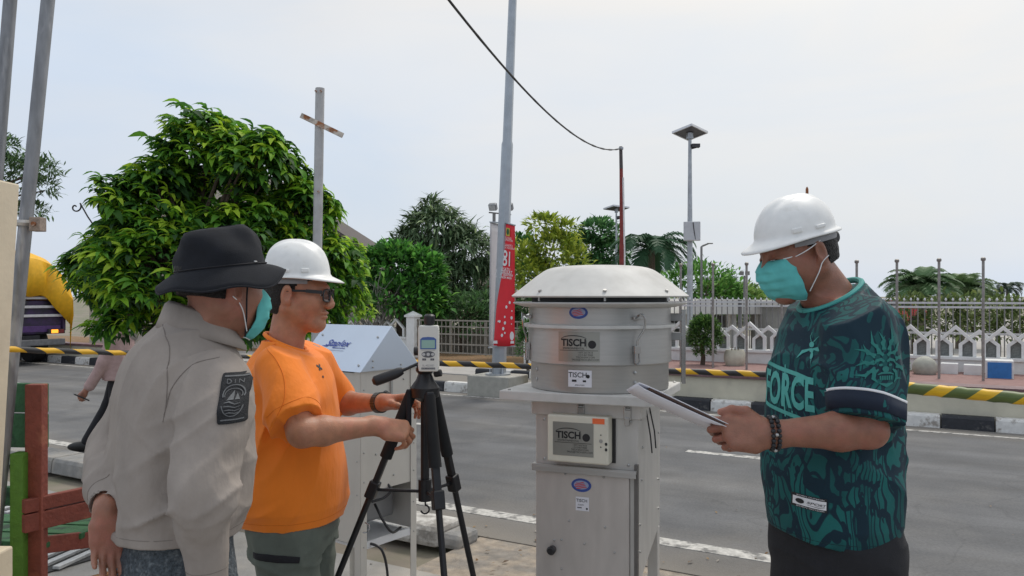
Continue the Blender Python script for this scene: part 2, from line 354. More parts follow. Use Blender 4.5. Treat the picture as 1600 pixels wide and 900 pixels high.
        Fq = np.concatenate(Fs)
        e = h*.3
        for _ in range(2):
            d0 = s(V); g = np.stack([s(V+np.eye(3)[i]*e)-d0 for i in range(3)], 1)/e; gg = (g*g).sum(1)+.05
            st = np.clip(d0/gg, -h*.5, h*.5); V = V-st[:, None]*g
        return V, Fq
    def build(s, name, h, m, parent=None): V, Fq = s.mesh(h); o = mesh_obj(name, V, Fq, m, parent, smooth=True); return o, V, Fq
def bvh_of(V, Fq): return BVHTree.FromPolygons([tuple(v) for v in V], [tuple(int(i) for i in f) for f in Fq])
# ================================================================== the setting
M_ASPH = mat('road_asphalt', (.114, .116, .120), .85, var=.10, vscale=1.1, bump=.25, bscale=120, col2=(.150, .147, .143), mixr=(.4, .66))
def worn_road(m, cracks=True):
    """tyre-polished bands, patches, stains and hairline cracks over the asphalt"""
    t = m.node_tree; n = t.nodes; l = t.links.new; p = n['Principled BSDF']; src = p.inputs['Base Color'].links[0].from_socket
    g = n.new('ShaderNodeNewGeometry'); mp_ = n.new('ShaderNodeMapping'); mp_.vector_type = 'POINT'; mp_.inputs['Rotation'].default_value = (0, 0, RA); l(g.outputs['Position'], mp_.inputs['Vector'])
    sp = n.new('ShaderNodeSeparateXYZ'); l(mp_.outputs[0], sp.inputs[0])
    def mathn(op, a, b=None, c=None):
        q = n.new('ShaderNodeMath'); q.operation = op
        for i_, v_ in enumerate((a, b, c)):
            if v_ is None: continue
            if isinstance(v_, (int, float)): q.inputs[i_].default_value = v_
            else: l(v_, q.inputs[i_])
        return q.outputs[0]
    st = n.new('ShaderNodeMapping'); st.inputs['Scale'].default_value = (.12, 1.6, 1); l(mp_.outputs[0], st.inputs['Vector'])
    nzs = n.new('ShaderNodeTexNoise'); nzs.inputs['Scale'].default_value = 1.2; nzs.inputs['Detail'].default_value = 6; l(st.outputs[0], nzs.inputs['Vector'])
    band = n.new('ShaderNodeMapRange'); band.inputs[1].default_value = .35; band.inputs[2].default_value = .68; band.inputs[3].default_value = .76; band.inputs[4].default_value = 1.18; l(nzs.outputs['Fac'], band.inputs[0])
    vo = n.new('ShaderNodeTexVoronoi'); vo.feature = 'DISTANCE_TO_EDGE'; vo.inputs['Scale'].default_value = .55; wz = n.new('ShaderNodeTexNoise'); wz.inputs['Scale'].default_value = 1.7; wz.inputs['Detail'].default_value = 5
    l(g.outputs['Position'], wz.inputs['Vector']); ad = n.new('ShaderNodeVectorMath'); ad.operation = 'MULTIPLY_ADD'; ad.inputs[1].default_value = (.9, .9, 0); l(wz.outputs['Color'], ad.inputs[0]); l(g.outputs['Position'], ad.inputs[2]); l(ad.outputs[0], vo.inputs['Vector'])
    crk = n.new('ShaderNodeMapRange'); crk.inputs[1].default_value = .0; crk.inputs[2].default_value = .009; crk.inputs[3].default_value = .84; crk.inputs[4].default_value = 1; l(vo.outputs['Distance'], crk.inputs[0])
    sz = n.new('ShaderNodeTexNoise'); sz.inputs['Scale'].default_value = .8; sz.inputs['Detail'].default_value = 3; l(g.outputs['Position'], sz.inputs['Vector']); stn = n.new('ShaderNodeMapRange'); stn.inputs[1].default_value = .60; stn.inputs[2].default_value = .72; stn.inputs[3].default_value = 1; stn.inputs[4].default_value = .74; l(sz.outputs['Fac'], stn.inputs[0])
    gz = n.new('ShaderNodeTexNoise'); gz.inputs['Scale'].default_value = 55; gz.inputs['Detail'].default_value = 2; l(g.outputs['Position'], gz.inputs['Vector']); gr = n.new('ShaderNodeMapRange'); gr.inputs[1].default_value = .3; gr.inputs[2].default_value = .7; gr.inputs[3].default_value = .86; gr.inputs[4].default_value = 1.14; l(gz.outputs['Fac'], gr.inputs[0])
    tot = mathn('MULTIPLY', mathn('MULTIPLY', band.outputs[0], crk.outputs[0]), mathn('MULTIPLY', stn.outputs[0], gr.outputs[0]))
    hs = n.new('ShaderNodeHueSaturation'); l(tot, hs.inputs['Value']); l(src, hs.inputs['Color'])
    # dust blown to the edges of the carriageway: it lies there as a paler, browner film
    ed = mathn('ABSOLUTE', mathn('SUBTRACT', sp.outputs[1], 7.6)); dz = n.new('ShaderNodeTexNoise'); dz.inputs['Scale'].default_value = 1.3; dz.inputs['Detail'].default_value = 6; l(g.outputs['Position'], dz.inputs['Vector'])
    e2 = mathn('MULTIPLY_ADD', dz.outputs['Fac'], 1.3, ed); er = n.new('ShaderNodeMapRange'); er.inputs[1].default_value = 3.0; er.inputs[2].default_value = 3.9; er.inputs[3].default_value = 0; er.inputs[4].default_value = .62; l(e2, er.inputs[0])
    mx_ = n.new('ShaderNodeMix'); mx_.data_type = 'RGBA'; l(er.outputs[0], mx_.inputs['Factor']); l(hs.outputs[0], mx_.inputs['A']); mx_.inputs['B'].default_value = (.265, .235, .195, 1); l(mx_.outputs['Result'], p.inputs['Base Color'])
worn_road(M_ASPH)
M_PAVE = mat('near_pavement_concrete', (.27, .262, .25), .9, var=.14, vscale=1.8, bump=.3, bscale=90, col2=(.36, .335, .30), mixr=(.45, .7))
M_SAND = mat('sandy_gutter', (.36, .30, .235), .95, var=.2, vscale=6, bump=.5, bscale=160, col2=(.25, .225, .195), mixr=(.42, .6))
M_GRND = mat('ground_earth', (.22, .19, .15), .95, var=.2, vscale=.7, bump=.3, bscale=20, col2=(.16, .17, .10), mixr=(.45, .6))
M_FARP = mat('far_paving', (.37, .355, .335), .9, var=.1, vscale=1.2, bump=.2, bscale=60, col2=(.42, .39, .35), mixr=(.45, .65))
M_LINE = mat('worn_road_paint', (.50, .485, .45), .8, var=.25, vscale=11, col2=(.20, .195, .185), mixr=(.50, .60), detail=10)
M_KW = mat('kerb_white_paint', (.68, .67, .64), .8, var=.10, vscale=8, bump=.35, bscale=70, col2=(.33, .30, .265), mixr=(.53, .62), detail=10)
M_KB = mat('kerb_black_paint', (.022, .024, .03), .65, var=.2, vscale=8, bump=.35, bscale=70, col2=(.13, .125, .12), mixr=(.57, .70), detail=10)
M_CREAM = mat('cream_wall_paint', (.60, .56, .44), .85, var=.06, vscale=2.5, bump=.15, bscale=60, col2=(.48, .44, .35), mixr=(.55, .75))
M_MAROON = mat('maroon_tile', (.16, .085, .088), .5, var=.12, vscale=5, col2=(.24, .15, .15), mixr=(.5, .7))
M_WFENCE = mat('white_fence_paint', (.74, .74, .72), .75, var=.06, vscale=3, bump=.1, bscale=50, col2=(.55, .54, .51), mixr=(.62, .78))
M_BAR = mat('grey_fence_steel', (.22, .215, .21), .5, .5, var=.15, vscale=10)
M_RAIL = mat('silver_rail', (.62, .62, .63), .35, .6, var=.08)
M_GALV = mat('galvanised_steel', (.45, .47, .49), .45, .75, var=.12, vscale=6, col2=(.36, .38, .40), mixr=(.4, .65))
M_RUST = mat('rusty_steel', (.30, .12, .055), .85, .2, var=.3, vscale=18, bump=.4, bscale=120, col2=(.42, .36, .32), mixr=(.5, .62))
M_CONC = mat('concrete_block', (.40, .385, .34), .9, var=.1, vscale=5, bump=.35, bscale=80)
M_BROWNG = mat('tan_gate_steel', (.30, .275, .235), .55, .3, var=.15)
M_SOIL = mat('leaf_litter', (.27, .15, .075), .95, var=.35, vscale=14, bump=.6, bscale=60, col2=(.16, .13, .07), mixr=(.45, .6))
M_WOODD = mat('bark', (.10, .075, .055), .9, var=.3, vscale=20, bump=.7, bscale=60)
def struct(name, b, m, **k): o = b.build(name, m, **k); o['kind'] = 'structure'; return o
def slab(name, m, u0, u1, v0, v1, z0, z1, R=ROADROT, nu=1):
    b = MB((0, 0, 0), R); b.box(((u0+u1)/2, (v0+v1)/2, (z0+z1)/2), (u1-u0, v1-v0, z1-z0)); return struct(name, b, m)
b = MB(); b.box((0, 400, -.26), (2400, 1600, .4)); struct('ground', b, M_GRND)
slab('road', M_ASPH, -120, 90, 4.35, 10.62, -.30, -.002)
slab('side_road', M_ASPH, -120, -6.2, 10.90, 13.0, -.30, -.006)
slab('far_pavement', M_FARP, -120, -4.5, 13.0, 15.4, -.3, .012)
slab('near_pavement', M_PAVE, -60, 60, -30, 3.62, -.30, .0)
slab('gutter_strip', M_SAND, -2.8, 60, 3.62, 4.35, -.3, -.008)
slab('plaza_paving', M_FARP, -7.6, 60, 13.9, 60, -.3, .03)
slab('verge_soil', M_SOIL, -60, -4.5, 15.4, 17.6, -.3, .02)
# pavement joints: a long saw cut and cross cuts recessed as dark strips are too fine to see; edge lines and dashes of the road
def line(name, u0, u1, v, wd=.13): b = MB((0, 0, 0), ROADROT); b.box(((u0+u1)/2, v, 0), (u1-u0, wd, .004)); return struct(name, b, M_LINE)
line('edge_line', -60, 50, 4.83, .14); line('edge_line', -120, 50, 10.28, .07)
for u in np.arange(-25.3, 14, 4.55): line('lane_dash', u, u+1.55, 7.77, .11)
# kerbs of painted blocks
def kerb(name, u0, u1, v, wd, ht, ln, phase, first=0, shade=(M_KW, M_KB), zb=-.02, bev=.008):
    k = bpy.data.objects.new(name, None); COL.objects.link(k); k.location = RV((u0+u1)/2, v+wd/2, 0); k['kind'] = 'structure'; proto = {}
    i = 0; u = phase
    while u > u0: u -= ln; i -= 1
    while u < u1:
        a, c = max(u, u0), min(u+ln, u1)
        if c-a > .05:
            m = shade[(i+first) % 2]; b_ = MB((0, 0, 0), ROADROT); g = .006; rg = random.uniform(-.004, .004)
            prof = [(v, zb), (v+.012, ht-.03+rg), (v+.03, ht+rg), (v+wd, ht+rg), (v+wd, zb)]
            V = [(a+g, p[0], p[1]) for p in prof]+[(c-g, p[0], p[1]) for p in prof]; n = 5
            b_.put(V, [tuple(range(n))[::-1], tuple(range(n, 2*n))]+[(j, (j+1) % n, n+(j+1) % n, n+j) for j in range(n)])
            b_.build('kerb_block', m, k, bevel=bev)
        u += ln; i += 1
    return k
kerb('median_kerb', -8.3, 9, 10.62, .16, .155, .5475, -2.62, 1)
kerb('far_kerb', -8.5, -4.6, 13.0, .16, .14, .40, -8.5, 1)
kerb('corner_kerb', -34, -14.9, 10.62, .16, .155, .55, -20, 0)
M_KBARE = mat('kerb_bare_concrete', (.26, .255, .245), .9, var=.15, vscale=6, bump=.4, bscale=80, col2=(.32, .30, .27))
M_KWN = mat('near_kerb_worn_white', (.60, .58, .54), .85, var=.15, vscale=5, bump=.5, bscale=50, col2=(.28, .26, .235), mixr=(.46, .58), detail=10)
kerb('near_kerb', -26, -3.5, 4.02, .30, .11, .6, -3.5, 0, (M_KBARE, M_KBARE)); kerb('near_kerb_end', -3.49, -2.90, 4.02, .30, .11, .60, -3.5, 0, (M_KWN, M_KWN), bev=.045); kerb('near_kerb_tip', -2.93, -2.76, 4.05, .24, .07, .6, -3.0, 0, (M_KBARE, M_KBARE), bev=.03)
slab('median_fill', M_FARP, -8.3, -6.05, 10.78, 10.9, -.3, .12)
# raised planter on the median: wall, tiled coping, paved top
def planter(name, label, u0, u1, v0, v1, ht):
    t = thing(name, label, 'planter', RV((u0+u1)/2, v0, 0))
    b = MB((0, 0, 0), ROADROT); b.box(((u0+u1)/2, v0+.09, ht/2), (u1-u0, .18, ht)); b.box((u0+.09, (v0+v1)/2+.09, ht/2), (.18, v1-v0-.18, ht)); b.build('wall', M_CREAM, t, bevel=.01)
    b = MB((0, 0, 0), ROADROT); b.box(((u0+u1)/2-.02, v0+.12, ht+.025), (u1-u0+.06, .34, .05)); b.build('coping', M_MAROON, t, bevel=.006)
    b = MB((0, 0, 0), ROADROT); b.box(((u0+u1)/2+.1, (v0+v1)/2+.14, ht-.06), (u1-u0-.2, v1-v0-.1, .1)); b.build('planting_bed', mat('bed_paving', (.27, .155, .14), .8, var=.15, vscale=4), t)
    return t
planter('planter_wall', 'long low cream planter wall with maroon coping along the median', -6.03, 9, 10.80, 13.5, .44)
planter('planter_wall', 'low cream wall with dark coping by the truck beyond the road', -34, -15.1, 10.80, 11.6, .40)
# white lattice fence on its plinth: interlaced pointed arches
def arch_poly(wd, h0, hp, th):
    """outline of a pointed arch: two legs and two slopes, then the inner edge back"""
    return [(-wd, 0), (-wd, h0), (0, hp), (wd, h0), (wd, 0), (wd-th, 0), (wd-th, h0-th*.35), (0, hp-th*1.35), (-wd+th, h0-th*.35), (-wd+th, 0)]
def lattice(name, label, u0, u1, v, zb, zp, sp=.30, posts=(), panes=True):
    t = thing(name, label, 'fence', RV((u0+u1)/2, v, 0))
    b = MB((0, 0, 0), ROADROT); b.box(((u0+u1)/2, v+.06, (zp-.05)/2), (u1-u0, .22, zp-.05)); b.box(((u0+u1)/2, v+.06, zp-.025), (u1-u0+.02, .28, .05)); b.build('plinth', M_WFENCE, t, bevel=.008)
    arcs = []
    for big in (True, False):
        wd, h0, hp = (.265, .215, .465) if big else (.262, .185, .405)
        P = arch_poly(wd, h0, hp, .048); n = 5; th = .075 if big else .062; V = [(p[0], -th/2, p[1]) for p in P]+[(p[0], th/2, p[1]) for p in P]; m = 10
        Fc = []
        for j in range(n-1):
            a, b2, c, d = j, j+1, m-2-j, m-1-j; Fc += [(a, b2, c, d), (m+a, m+d, m+c, m+b2)]
        for j in range(m): Fc.append((j, j+m, (j+1) % m+m, (j+1) % m))
        mb = MB((0, 0, 0), ROADROT); mb.put(V, Fc); arcs.append(mb)
    pane = MB((0, 0, 0), ROADROT); pane.put([(-.085, 0, 0), (.085, 0, 0), (.085, 0, .20), (0, 0, .28), (-.085, 0, .20)], [(0, 1, 2, 3, 4)])
    pr = [None, None]; pp = None; u = u0+.25; i = 0
    while u < u1-.2:
        k = i % 2; p = RV(u, v+(0 if k == 0 else .02), zp)
        if pr[k] is None: pr[k] = arcs[k].build('lattice_arch', M_WFENCE, t, bevel=.004); pr[k].location = p-wloc(t)
        else: dup(pr[k], p, parent=t)
        if panes:
            q = RV(u+sp/2, v+.05, zp+.002)
            if pp is None: pp = pane.build('block_infill', mat('infill_grey', (.20, .21, .20), .8, var=.3, vscale=14), t, solid=.02); pp.location = q-wloc(t)
            else: dup(pp, q, parent=t)
        u += sp; i += 1
    return t
lattice('lattice_fence', 'white lattice fence of interlaced pointed arches behind the flagpoles', -6.0, 8, 13.5, 0, .655)
# bar fence rising behind the lattice
def bar_fence(name, label, u0, u1, v, z0, z1, sp, zr, m, tip=True, r=.009, posts=2.4, rail=M_RAIL):
    t = thing(name, label, 'fence', RV((u0+u1)/2, v, z0)); b = MB(); b.tube([(0, 0, 0), (0, 0, z1-z0)], r, 6); pro = None; tp = None
    k = MB(); k.lathe([(0, 0), (.016, .010), (.018, .022), (.010, .040), (0, .052)], 8); u = u0; i = 0
    while u < u1:
        p = RV(u, v, z0)
        if pro is None: pro = b.build('bar', m, t, True); pro.location = p-wloc(t); x = pro
        else: x = dup(pro, p, parent=t)
        if tip:
            q = RV(u, v, z1-.005)
            if tp is None: tp = k.build('finial', M_RAIL, t, True); tp.location = q-wloc(t)
            else: dup(tp, q, parent=t)
        u += sp; i += 1
    for z in zr:
        b = MB((0, 0, 0), ROADROT); b.box(((u0+u1)/2, v, z), (u1-u0, .035, .03)); b.build('rail', rail, t)
    u = u0
    while u < u1+.1:
        b = MB((0, 0, 0), ROADROT); b.box((u, v+.03, (z1+z0)/2), (.05, .05, z1-z0)); b.build('post', m, t); u += posts
    return t
bar_fence('bar_fence', 'tall grey steel bar fence with silver tips behind the white lattice', -6.0, 5.0, 13.82, .45, 1.475, .095, (.98, 1.375, 1.44), M_BAR)
# gate and its posts across the side road
g = bar_fence('sliding_gate', 'tan metal grille gate behind the lamp post', -12.1, -8.95, 15.9, .14, .97, .125, (.17, .38, .62, .80, .95), M_BROWNG, False, .011, 1.0, M_BROWNG); g['category'] = 'gate'
def gate_post(u, v, ht, wd, label):
    t = thing('gate_post', label, 'post', RV(u, v, 0)); b = MB(RV(u, v, 0), ROADROT); b.box((0, 0, (ht-.1)/2), (wd, wd, ht-.1)); b.build('shaft', M_WFENCE, t, bevel=.01)
    b = MB(RV(u, v, 0), ROADROT); w_ = wd/2+.035; b.put([(sx*w_, sy*w_, z) for z in (ht-.1, ht-.055) for sx, sy in ((-1, -1), (1, -1), (1, 1), (-1, 1))]+[(0, 0, ht+.05)], [(3, 2, 1, 0), (0, 1, 5, 4), (1, 2, 6, 5), (2, 3, 7, 6), (3, 0, 4, 7), (4, 5, 8), (5, 6, 8), (6, 7, 8), (7, 4, 8)]); b.build('cap', M_WFENCE, t)
gate_post(-12.22, 15.9, 1.12, .25, 'white capped gate post left of the tan gate'); gate_post(-8.80, 15.75, 1.12, .22, 'white capped gate post right of the tan gate')
lattice('lattice_fence', 'short run of white lattice fence left of the gate post', -16, -12.4, 15.9, 0, .52, panes=False)
b = MB((0, 0, 0), ROADROT); b.box((-16, 18.2, .32), (22, .18, .64)); o = b.build('block_wall', mat('weathered_block_wall', (.24, .215, .18), .9, var=.25, vscale=4, bump=.4, bscale=30), bevel=.01); tag(o, 'weathered low block wall behind the tan gate', 'wall')
# flagpoles
fm = mat('flagpole_steel', (.30, .285, .265), .5, .5, var=.2, vscale=12); proto = None
for i, u in enumerate(np.arange(-4.12, .6, .5150)):
    p = RV(u, 12.25, .40); ords = ['first', 'second', 'third', 'fourth', 'fifth', 'sixth', 'seventh', 'eighth', 'ninth', 'tenth']
    lab = 'thin grey flagpole on the planter, %s from the %s' % ((ords[i], 'left') if i < 5 else (['fifth', 'fourth', 'third', 'second', 'first'][i-5] if i < 10 else 'last', 'right'))
    if proto is None:
        proto = thing('flagpole', lab, 'flagpole', p, 'flagpoles in front of the lattice fence')
        b = MB(p); b.tube([(0, 0, 0), (0, 0, .8), (0, 0, 1.62)], .0175, 10); b.build('pole', fm, proto, True)
        b = MB(p); b.lathe([(.024, 1.61), (.03, 1.62), (.03, 1.645), (.02, 1.655), (0, 1.66)], 12); b.build('cap', fm, proto, True); b = MB(p); b.lathe([(.035, 0), (.035, .02), (.018, .03)], 12); b.build('collar', fm, proto, True)
    else: dup_tree(proto, p, lab)
# pots, boxes and clipped shrub on the planter
def pot(u, v, r, h, label, m, stones=False):
    p = RV(u, v, .38); t = thing('plant_pot', label, 'pot', p); b = MB(p); b.lathe([(r*.55, 0), (r*.8, h*.16), (r, h*.5), (r*.97, h*.75), (r*.80, h), (r*.70, h), (r*.66, h*.86)], 28); b.build('bowl', m, t, True)
    b = MB(p); b.lathe([(0, h*.88), (r*.68, h*.86)], 20); b.build('soil', M_SOIL, t)
    if stones:
        for k in range(3): q = MB(p+ROADROT@np.array([-.05+.05*k, 0, h*.9])); q.tube([(0, 0, 0), (.003, 0, .07)], .008, 6); q.build('stem', M_WOODD, t)
M_POT = mat('pale_pot_glaze', (.55, .535, .43), .6, var=.08, vscale=5, col2=(.42, .41, .33), mixr=(.5, .7)); M_GLOBE = mat('grey_globe_concrete', (.40, .40, .34), .7, var=.12, vscale=6)
pot(-3.44, 12.9, .175, .30, 'pale round pot beside the clipped shrub on the planter', M_POT, True)
def globe(u, v, r, label, cat='globe'): p = RV(u, v, .38); b = MB(p); b.lathe([(r*.5, 0)]+[(r*math.cos(a), r*.85+r*math.sin(a)) for a in np.linspace(-.95, 1.5, 14)]+[(0, r*1.85)], 28); tag(b.build('stone_globe', M_GLOBE, smooth=True), label, cat)
globe(-.72, 12.85, .165, 'grey stone globe beside the orange planter box'); globe(-4.75, 12.8, .15, 'grey stone globe behind the sampler clamp')
def cube(name, u, v, w_, h, m, label, cat, frame_m=None):
    p = RV(u, v, .38); t = thing(name, label, cat, p); b = MB(p, ROADROT); b.box((0, 0, h/2), (w_, w_, h)); b.build('box_body', m, t, bevel=.008)
    if frame_m: b = MB(p, ROADROT); b.box((0, -w_/2-.006, h/2), (w_-.05, .012, h-.05)); b.build('front_panel', frame_m, t, bevel=.003)
    return t
M_PEACH = mat('peach_planter_paint', (.66, .46, .26), .8, var=.07, vscale=5)
t = cube('planter_box', -1.42, 12.75, .38, .26, M_PEACH, 'peach planter box with a bare twig plant behind the jersey man', 'planter'); b = MB(RV(-1.42, 12.75, .38), ROADROT); b.box((0, 0, .275), (.42, .42, .035)); b.build('rim', mat('brown_rim', (.20, .12, .09), .7), t, bevel=.005)
cube('painted_box', .19, 12.85, .33, .29, mat('white_box', (.7, .7, .68), .7), 'white seat box with a bright blue front panel', 'box', mat('blue_panel', (.03, .17, .45), .55, var=.1))
cube('painted_box', .72, 12.85, .30, .27, mat('pale_yellow_box', (.60, .55, .30), .7, var=.08), 'pale yellow seat box at the edge of the view', 'box')
cube('kerb_cube', -.42, 13.15, .22, .20, M_WFENCE, 'white painted cube block beside the stone globe', 'block'); cube('kerb_cube', -.13, 13.15, .22, .19, M_WFENCE, 'white painted cube block beside the blue box', 'block')
def twig(p, n, h, name, label, parent=None):
    t = parent or thing(name, label, 'plant', p)
    for i in range(n):
        a = random.uniform(0, 6.28); q = [p+np.array([0, 0, .0])]; d = np.array([math.cos(a)*.5, math.sin(a)*.5, 1.])
        for j in range(4): q.append(q[-1]+nrm(d+RNG.normal(0, .25, 3))*h/4)
        b = MB(); b.tube(q, np.linspace(.006, .002, 5), 5); b.build('twig', mat('red_twig', (.22, .09, .07), .8), t, True)
twig(RV(-1.42, 12.75, .66), 7, .16, 'twig_plant', 'small bare reddish twig plant in the peach planter box')
# near left: gate pillar, pipes, drain grate
def pillar():
    t = thing('gate_pillar', 'cream gate pillar with stepped base at the left edge', 'pillar', W(-40, 1100, 2.9)*(1, 1, 0)); M_ = mat('cream_pillar_paint', (.66, .575, .43), .8, var=.05, vscale=3, bump=.1, bscale=60, col2=(.56, .48, .36), mixr=(.5, .75))
    d = 2.62; db = 2.9; x1t, x1b = (31-800)/F*db, (1-800)/F*db; zt = CAM_H+174/F*db; zb = .62
    def sx(z): return x1b+(x1t-x1b)*(z-.75)/(zt-.75)
    V = []
    for z in (zb-.02, zt): V += [(sx(z)-.42, d, z), (sx(z), d, z), (sx(z), db, z), (sx(z)-.42, db, z)]
    b = MB(); b.put(V, [(3, 2, 1, 0), (4, 5, 6, 7), (0, 1, 5, 4), (1, 2, 6, 5), (2, 3, 7, 6), (3, 0, 4, 7)]); b.build('shaft', M_, t, bevel=.006)
    b = MB(); x = (21-800)/F*2.98; b.box((x-.29, 2.76, .31), (.58, .44, .62)); b.build('base', M_, t, bevel=.008)
pillar()
def pipe(x0, y0, x1, y1, d0, d1, r, label):
    a, c = W(x0, y0, d0), W(x1, y1, d1); foot = a+(a-c)*(a[2]/(c[2]-a[2])) if a[2] > 0 else a
    t = thing('galvanised_pipe', label, 'pipe', foot); top = c+(c-a)*.2
    b = MB(); b.tube([foot, a, c, top], r, 16); b.build('tube', mat('weathered_galvanised_pipe', (.25, .255, .265), .5, .6, var=.22, vscale=10, col2=(.40, .40, .41), mixr=(.52, .6), stretch=(1, 1, .25)), t, True); return t
pipe(27, 480, 75, 0, 3.33, 3.40, .027, 'weathered galvanised pipe standing just behind the cream pillar')
pipe(-22, 480, 16, 0, 3.42, 3.46, .027, 'weathered galvanised pipe at the extreme left edge')
def bracket():
    p = W(50, 350, 3.30); t = thing('pipe_bracket', 'small rusty wooden bracket strapped to the pipe above the pillar', 'bracket', p)
    b = MB(p); b.box((.012, .02, 0), (.045, .05, .058)); b.build('block', mat('weathered_timber', (.30, .24, .20), .9, var=.25, vscale=30), t, bevel=.003)
    b = MB(p); b.tube([(-.055+.033*math.cos(a), .06+.05*math.sin(a)-.015, .006) for a in np.linspace(0, 2*PI, 24)], .012, 4, oval=.25, cap=False); b.build('strap', mat('strap_zinc', (.5, .49, .47), .5, .6), t)
    b = MB(p); b.tube([(.012, -.004, .0), (.012, -.016, .0)], .009, 8); b.build('bolt', M_RUST, t)
bracket()
def bench():
    A = W(57, 600, 3.35); p = np.array([A[0], A[1], 0]); t = thing('wooden_bench', 'worn green and red painted wooden bench beside the pillar', 'bench', p)
    M_R = mat('worn_red_brown_paint', (.21, .052, .034), .7, var=.15, vscale=9, bump=.4, bscale=60, col2=(.30, .10, .06), mixr=(.55, .7)); M_G = mat('worn_dark_green_paint', (.028, .115, .038), .65, var=.2, vscale=7, bump=.35, bscale=60, col2=(.012, .04, .018), mixr=(.56, .66)); M_G2 = mat('worn_bright_green_paint', (.085, .21, .022), .65, var=.15, vscale=9, bump=.35, bscale=60)
    e1 = nrm((-1, .12, 0)); e2 = nrm((.53, .85, 0)); Z = np.array([0, 0, 1.])
    def plank(name, a, c, wd, ht, m): b = MB(); b.bar(a, c, wd, ht); return b.build(name, m, t, bevel=.004)
    plank('back_post', p+Z*0, p+Z*A[2], .05, .07, M_R)
    plank('back_post', p+e1*1.2, p+e1*1.2+Z*A[2], .05, .07, M_R)
    for z0, z1 in ((1.055, 1.178), (.905, 1.048)): plank('back_plank', p+e1*-.02+np.array([0, .045, (z0+z1)/2]), p+e1*1.25+np.array([0, .045, (z0+z1)/2]), .025, z1-z0, M_G)
    q = p+np.array([-.048, -.03, 0]); plank('front_post', q, q+Z*.90, .06, .055, M_G2)
    for z0, z1 in ((.655, .712), (.575, .650)): plank('side_rail', p-e2*.03+Z*(z0+z1)/2+(0, -.04, 0), p+e2*.52+Z*(z0+z1)/2+(0, -.04, 0), .03, z1-z0, M_R)
    plank('side_rail', p+e2*.02+Z*.50, p+e2*.6+Z*.42, .03, .07, M_R); plank('side_rail', p-e2*.02+Z*.30+(.01, -.04, 0), p+e2*.45+Z*.28+(.01, -.04, 0), .035, .05, mat('bare_brown_wood', (.26, .13, .06), .8, var=.2, vscale=10))
    for k in range(3): plank('seat_slat', p+e2*(.08+.15*k)+Z*.50, p+e2*(.08+.15*k)+e1*1.25+Z*.50, .12, .025, M_G)
    plank('front_leg', p+e2*.48, p+e2*.48+Z*.65, .05, .05, M_R); plank('front_leg', p+e2*.48+e1*1.2, p+e2*.48+e1*1.2+Z*.65, .05, .05, M_R)
    plank('lower_rail', p+e1*.03+Z*.70+(0, .03, 0), p+e1*1.2+Z*.70+(0, .03, 0), .03, .08, M_G)
bench()
def grate():
    t = thing('drain_grate', 'steel slat drain grating on the pavement behind the bench', 'grate', W(60, 812, 5.35)*(1, 1, 0)+(0, 0, 0)); c = W(60, 812, 5.35)*(1, 1, 0)
    b = MB(c, ROADROT); b.box((0, 0, .006), (1.9, .95, .008)); b.build('pit', mat('dark_pit', (.05, .05, .05), .9), t); pro = None
    for k in range(17):
        for r_ in (0, 1):
            p = c+ROADROT@np.array([-.88+.11*k, -.23+.46*r_, .012])
            if pro is None: b = MB((0, 0, 0), ROADROT@rotz(.35)); b.box((0, 0, .008), (.045, .42, .016)); pro = b.build('slat', mat('grate_steel', (.55, .55, .54), .5, .5, var=.2, vscale=12), t); pro.location = p-wloc(t)
            else: dup(pro, p, parent=t)
grate()
# ================================================================== people
M_SKIN_O = mat('skin_tan', (.42, .195, .112), .46, var=.13, vscale=14, bump=.16, bscale=260, spec=.45, col2=(.46, .185, .115), mixr=(.45, .7), sss=.18)
M_SKIN_R = mat('skin_brown', (.27, .120, .076), .44, var=.13, vscale=14, bump=.16, bscale=260, spec=.45, col2=(.31, .118, .08), mixr=(.45, .7), sss=.15)
M_SKIN_B = mat('skin_warm_brown', (.33, .150, .096), .46, var=.13, vscale=14, bump=.16, bscale=260, spec=.45, col2=(.39, .15, .105), mixr=(.45, .7), sss=.15)
M_HAIR = mat('black_hair', (.012, .010, .009), .5, var=.4, vscale=60, bump=.9, bscale=260)
M_EYEW = mat('eye_white', (.6, .56, .52), .2, var=0); M_IRIS = mat('iris', (.015, .008, .005), .1, var=0)
M_LIP = mat('lip_skin', (.30, .11, .08), .45, var=.1)
M_ORANGE = mat('orange_jersey_cloth', (.90, .225, .012), .78, var=.06, vscale=5, bump=.32, bscale=34, sheen=.1, stretch=(1, 1, .4))
M_KHAKI = mat('grey_beige_cotton', (.315, .272, .238), .85, var=.08, vscale=7, bump=.34, bscale=38, stretch=(1, 1, .45))
M_PANTS = mat('grey_green_trouser_cloth', (.125, .145, .12), .85, var=.12, vscale=8, bump=.15, bscale=300)
M_JEANS = mat('faded_blue_denim', (.065, .08, .092), .85, var=.45, vscale=55, bump=.5, bscale=330, col2=(.19, .21, .22), mixr=(.5, .75))
M_BLACKC = mat('black_cloth', (.012, .012, .015), .85, var=.15, vscale=10, bump=.15, bscale=350)
M_SHOE = mat('black_shoe', (.02, .02, .02), .5)
M_HATW = mat('white_helmet_plastic', (.80, .80, .78), .36, var=.04, vscale=16, bump=.03, bscale=12, col2=(.68, .67, .63), mixr=(.60, .74), detail=9)
M_HATB = mat('navy_black_hat_cotton', (.0065, .008, .0125), .95, var=.2, vscale=12, bump=.2, bscale=420)
M_MASK = mat('teal_mask_fabric', (.125, .53, .51), .8, var=.08, vscale=14, bump=.08, bscale=300, transl=.12)
M_MASKIN = mat('white_mask_edge', (.72, .78, .78), .8, var=.05)
M_LOOP = mat('white_elastic', (.75, .75, .75), .7, var=0)
M_BLK = mat('black_plastic', (.016, .016, .018), .4, var=.1)
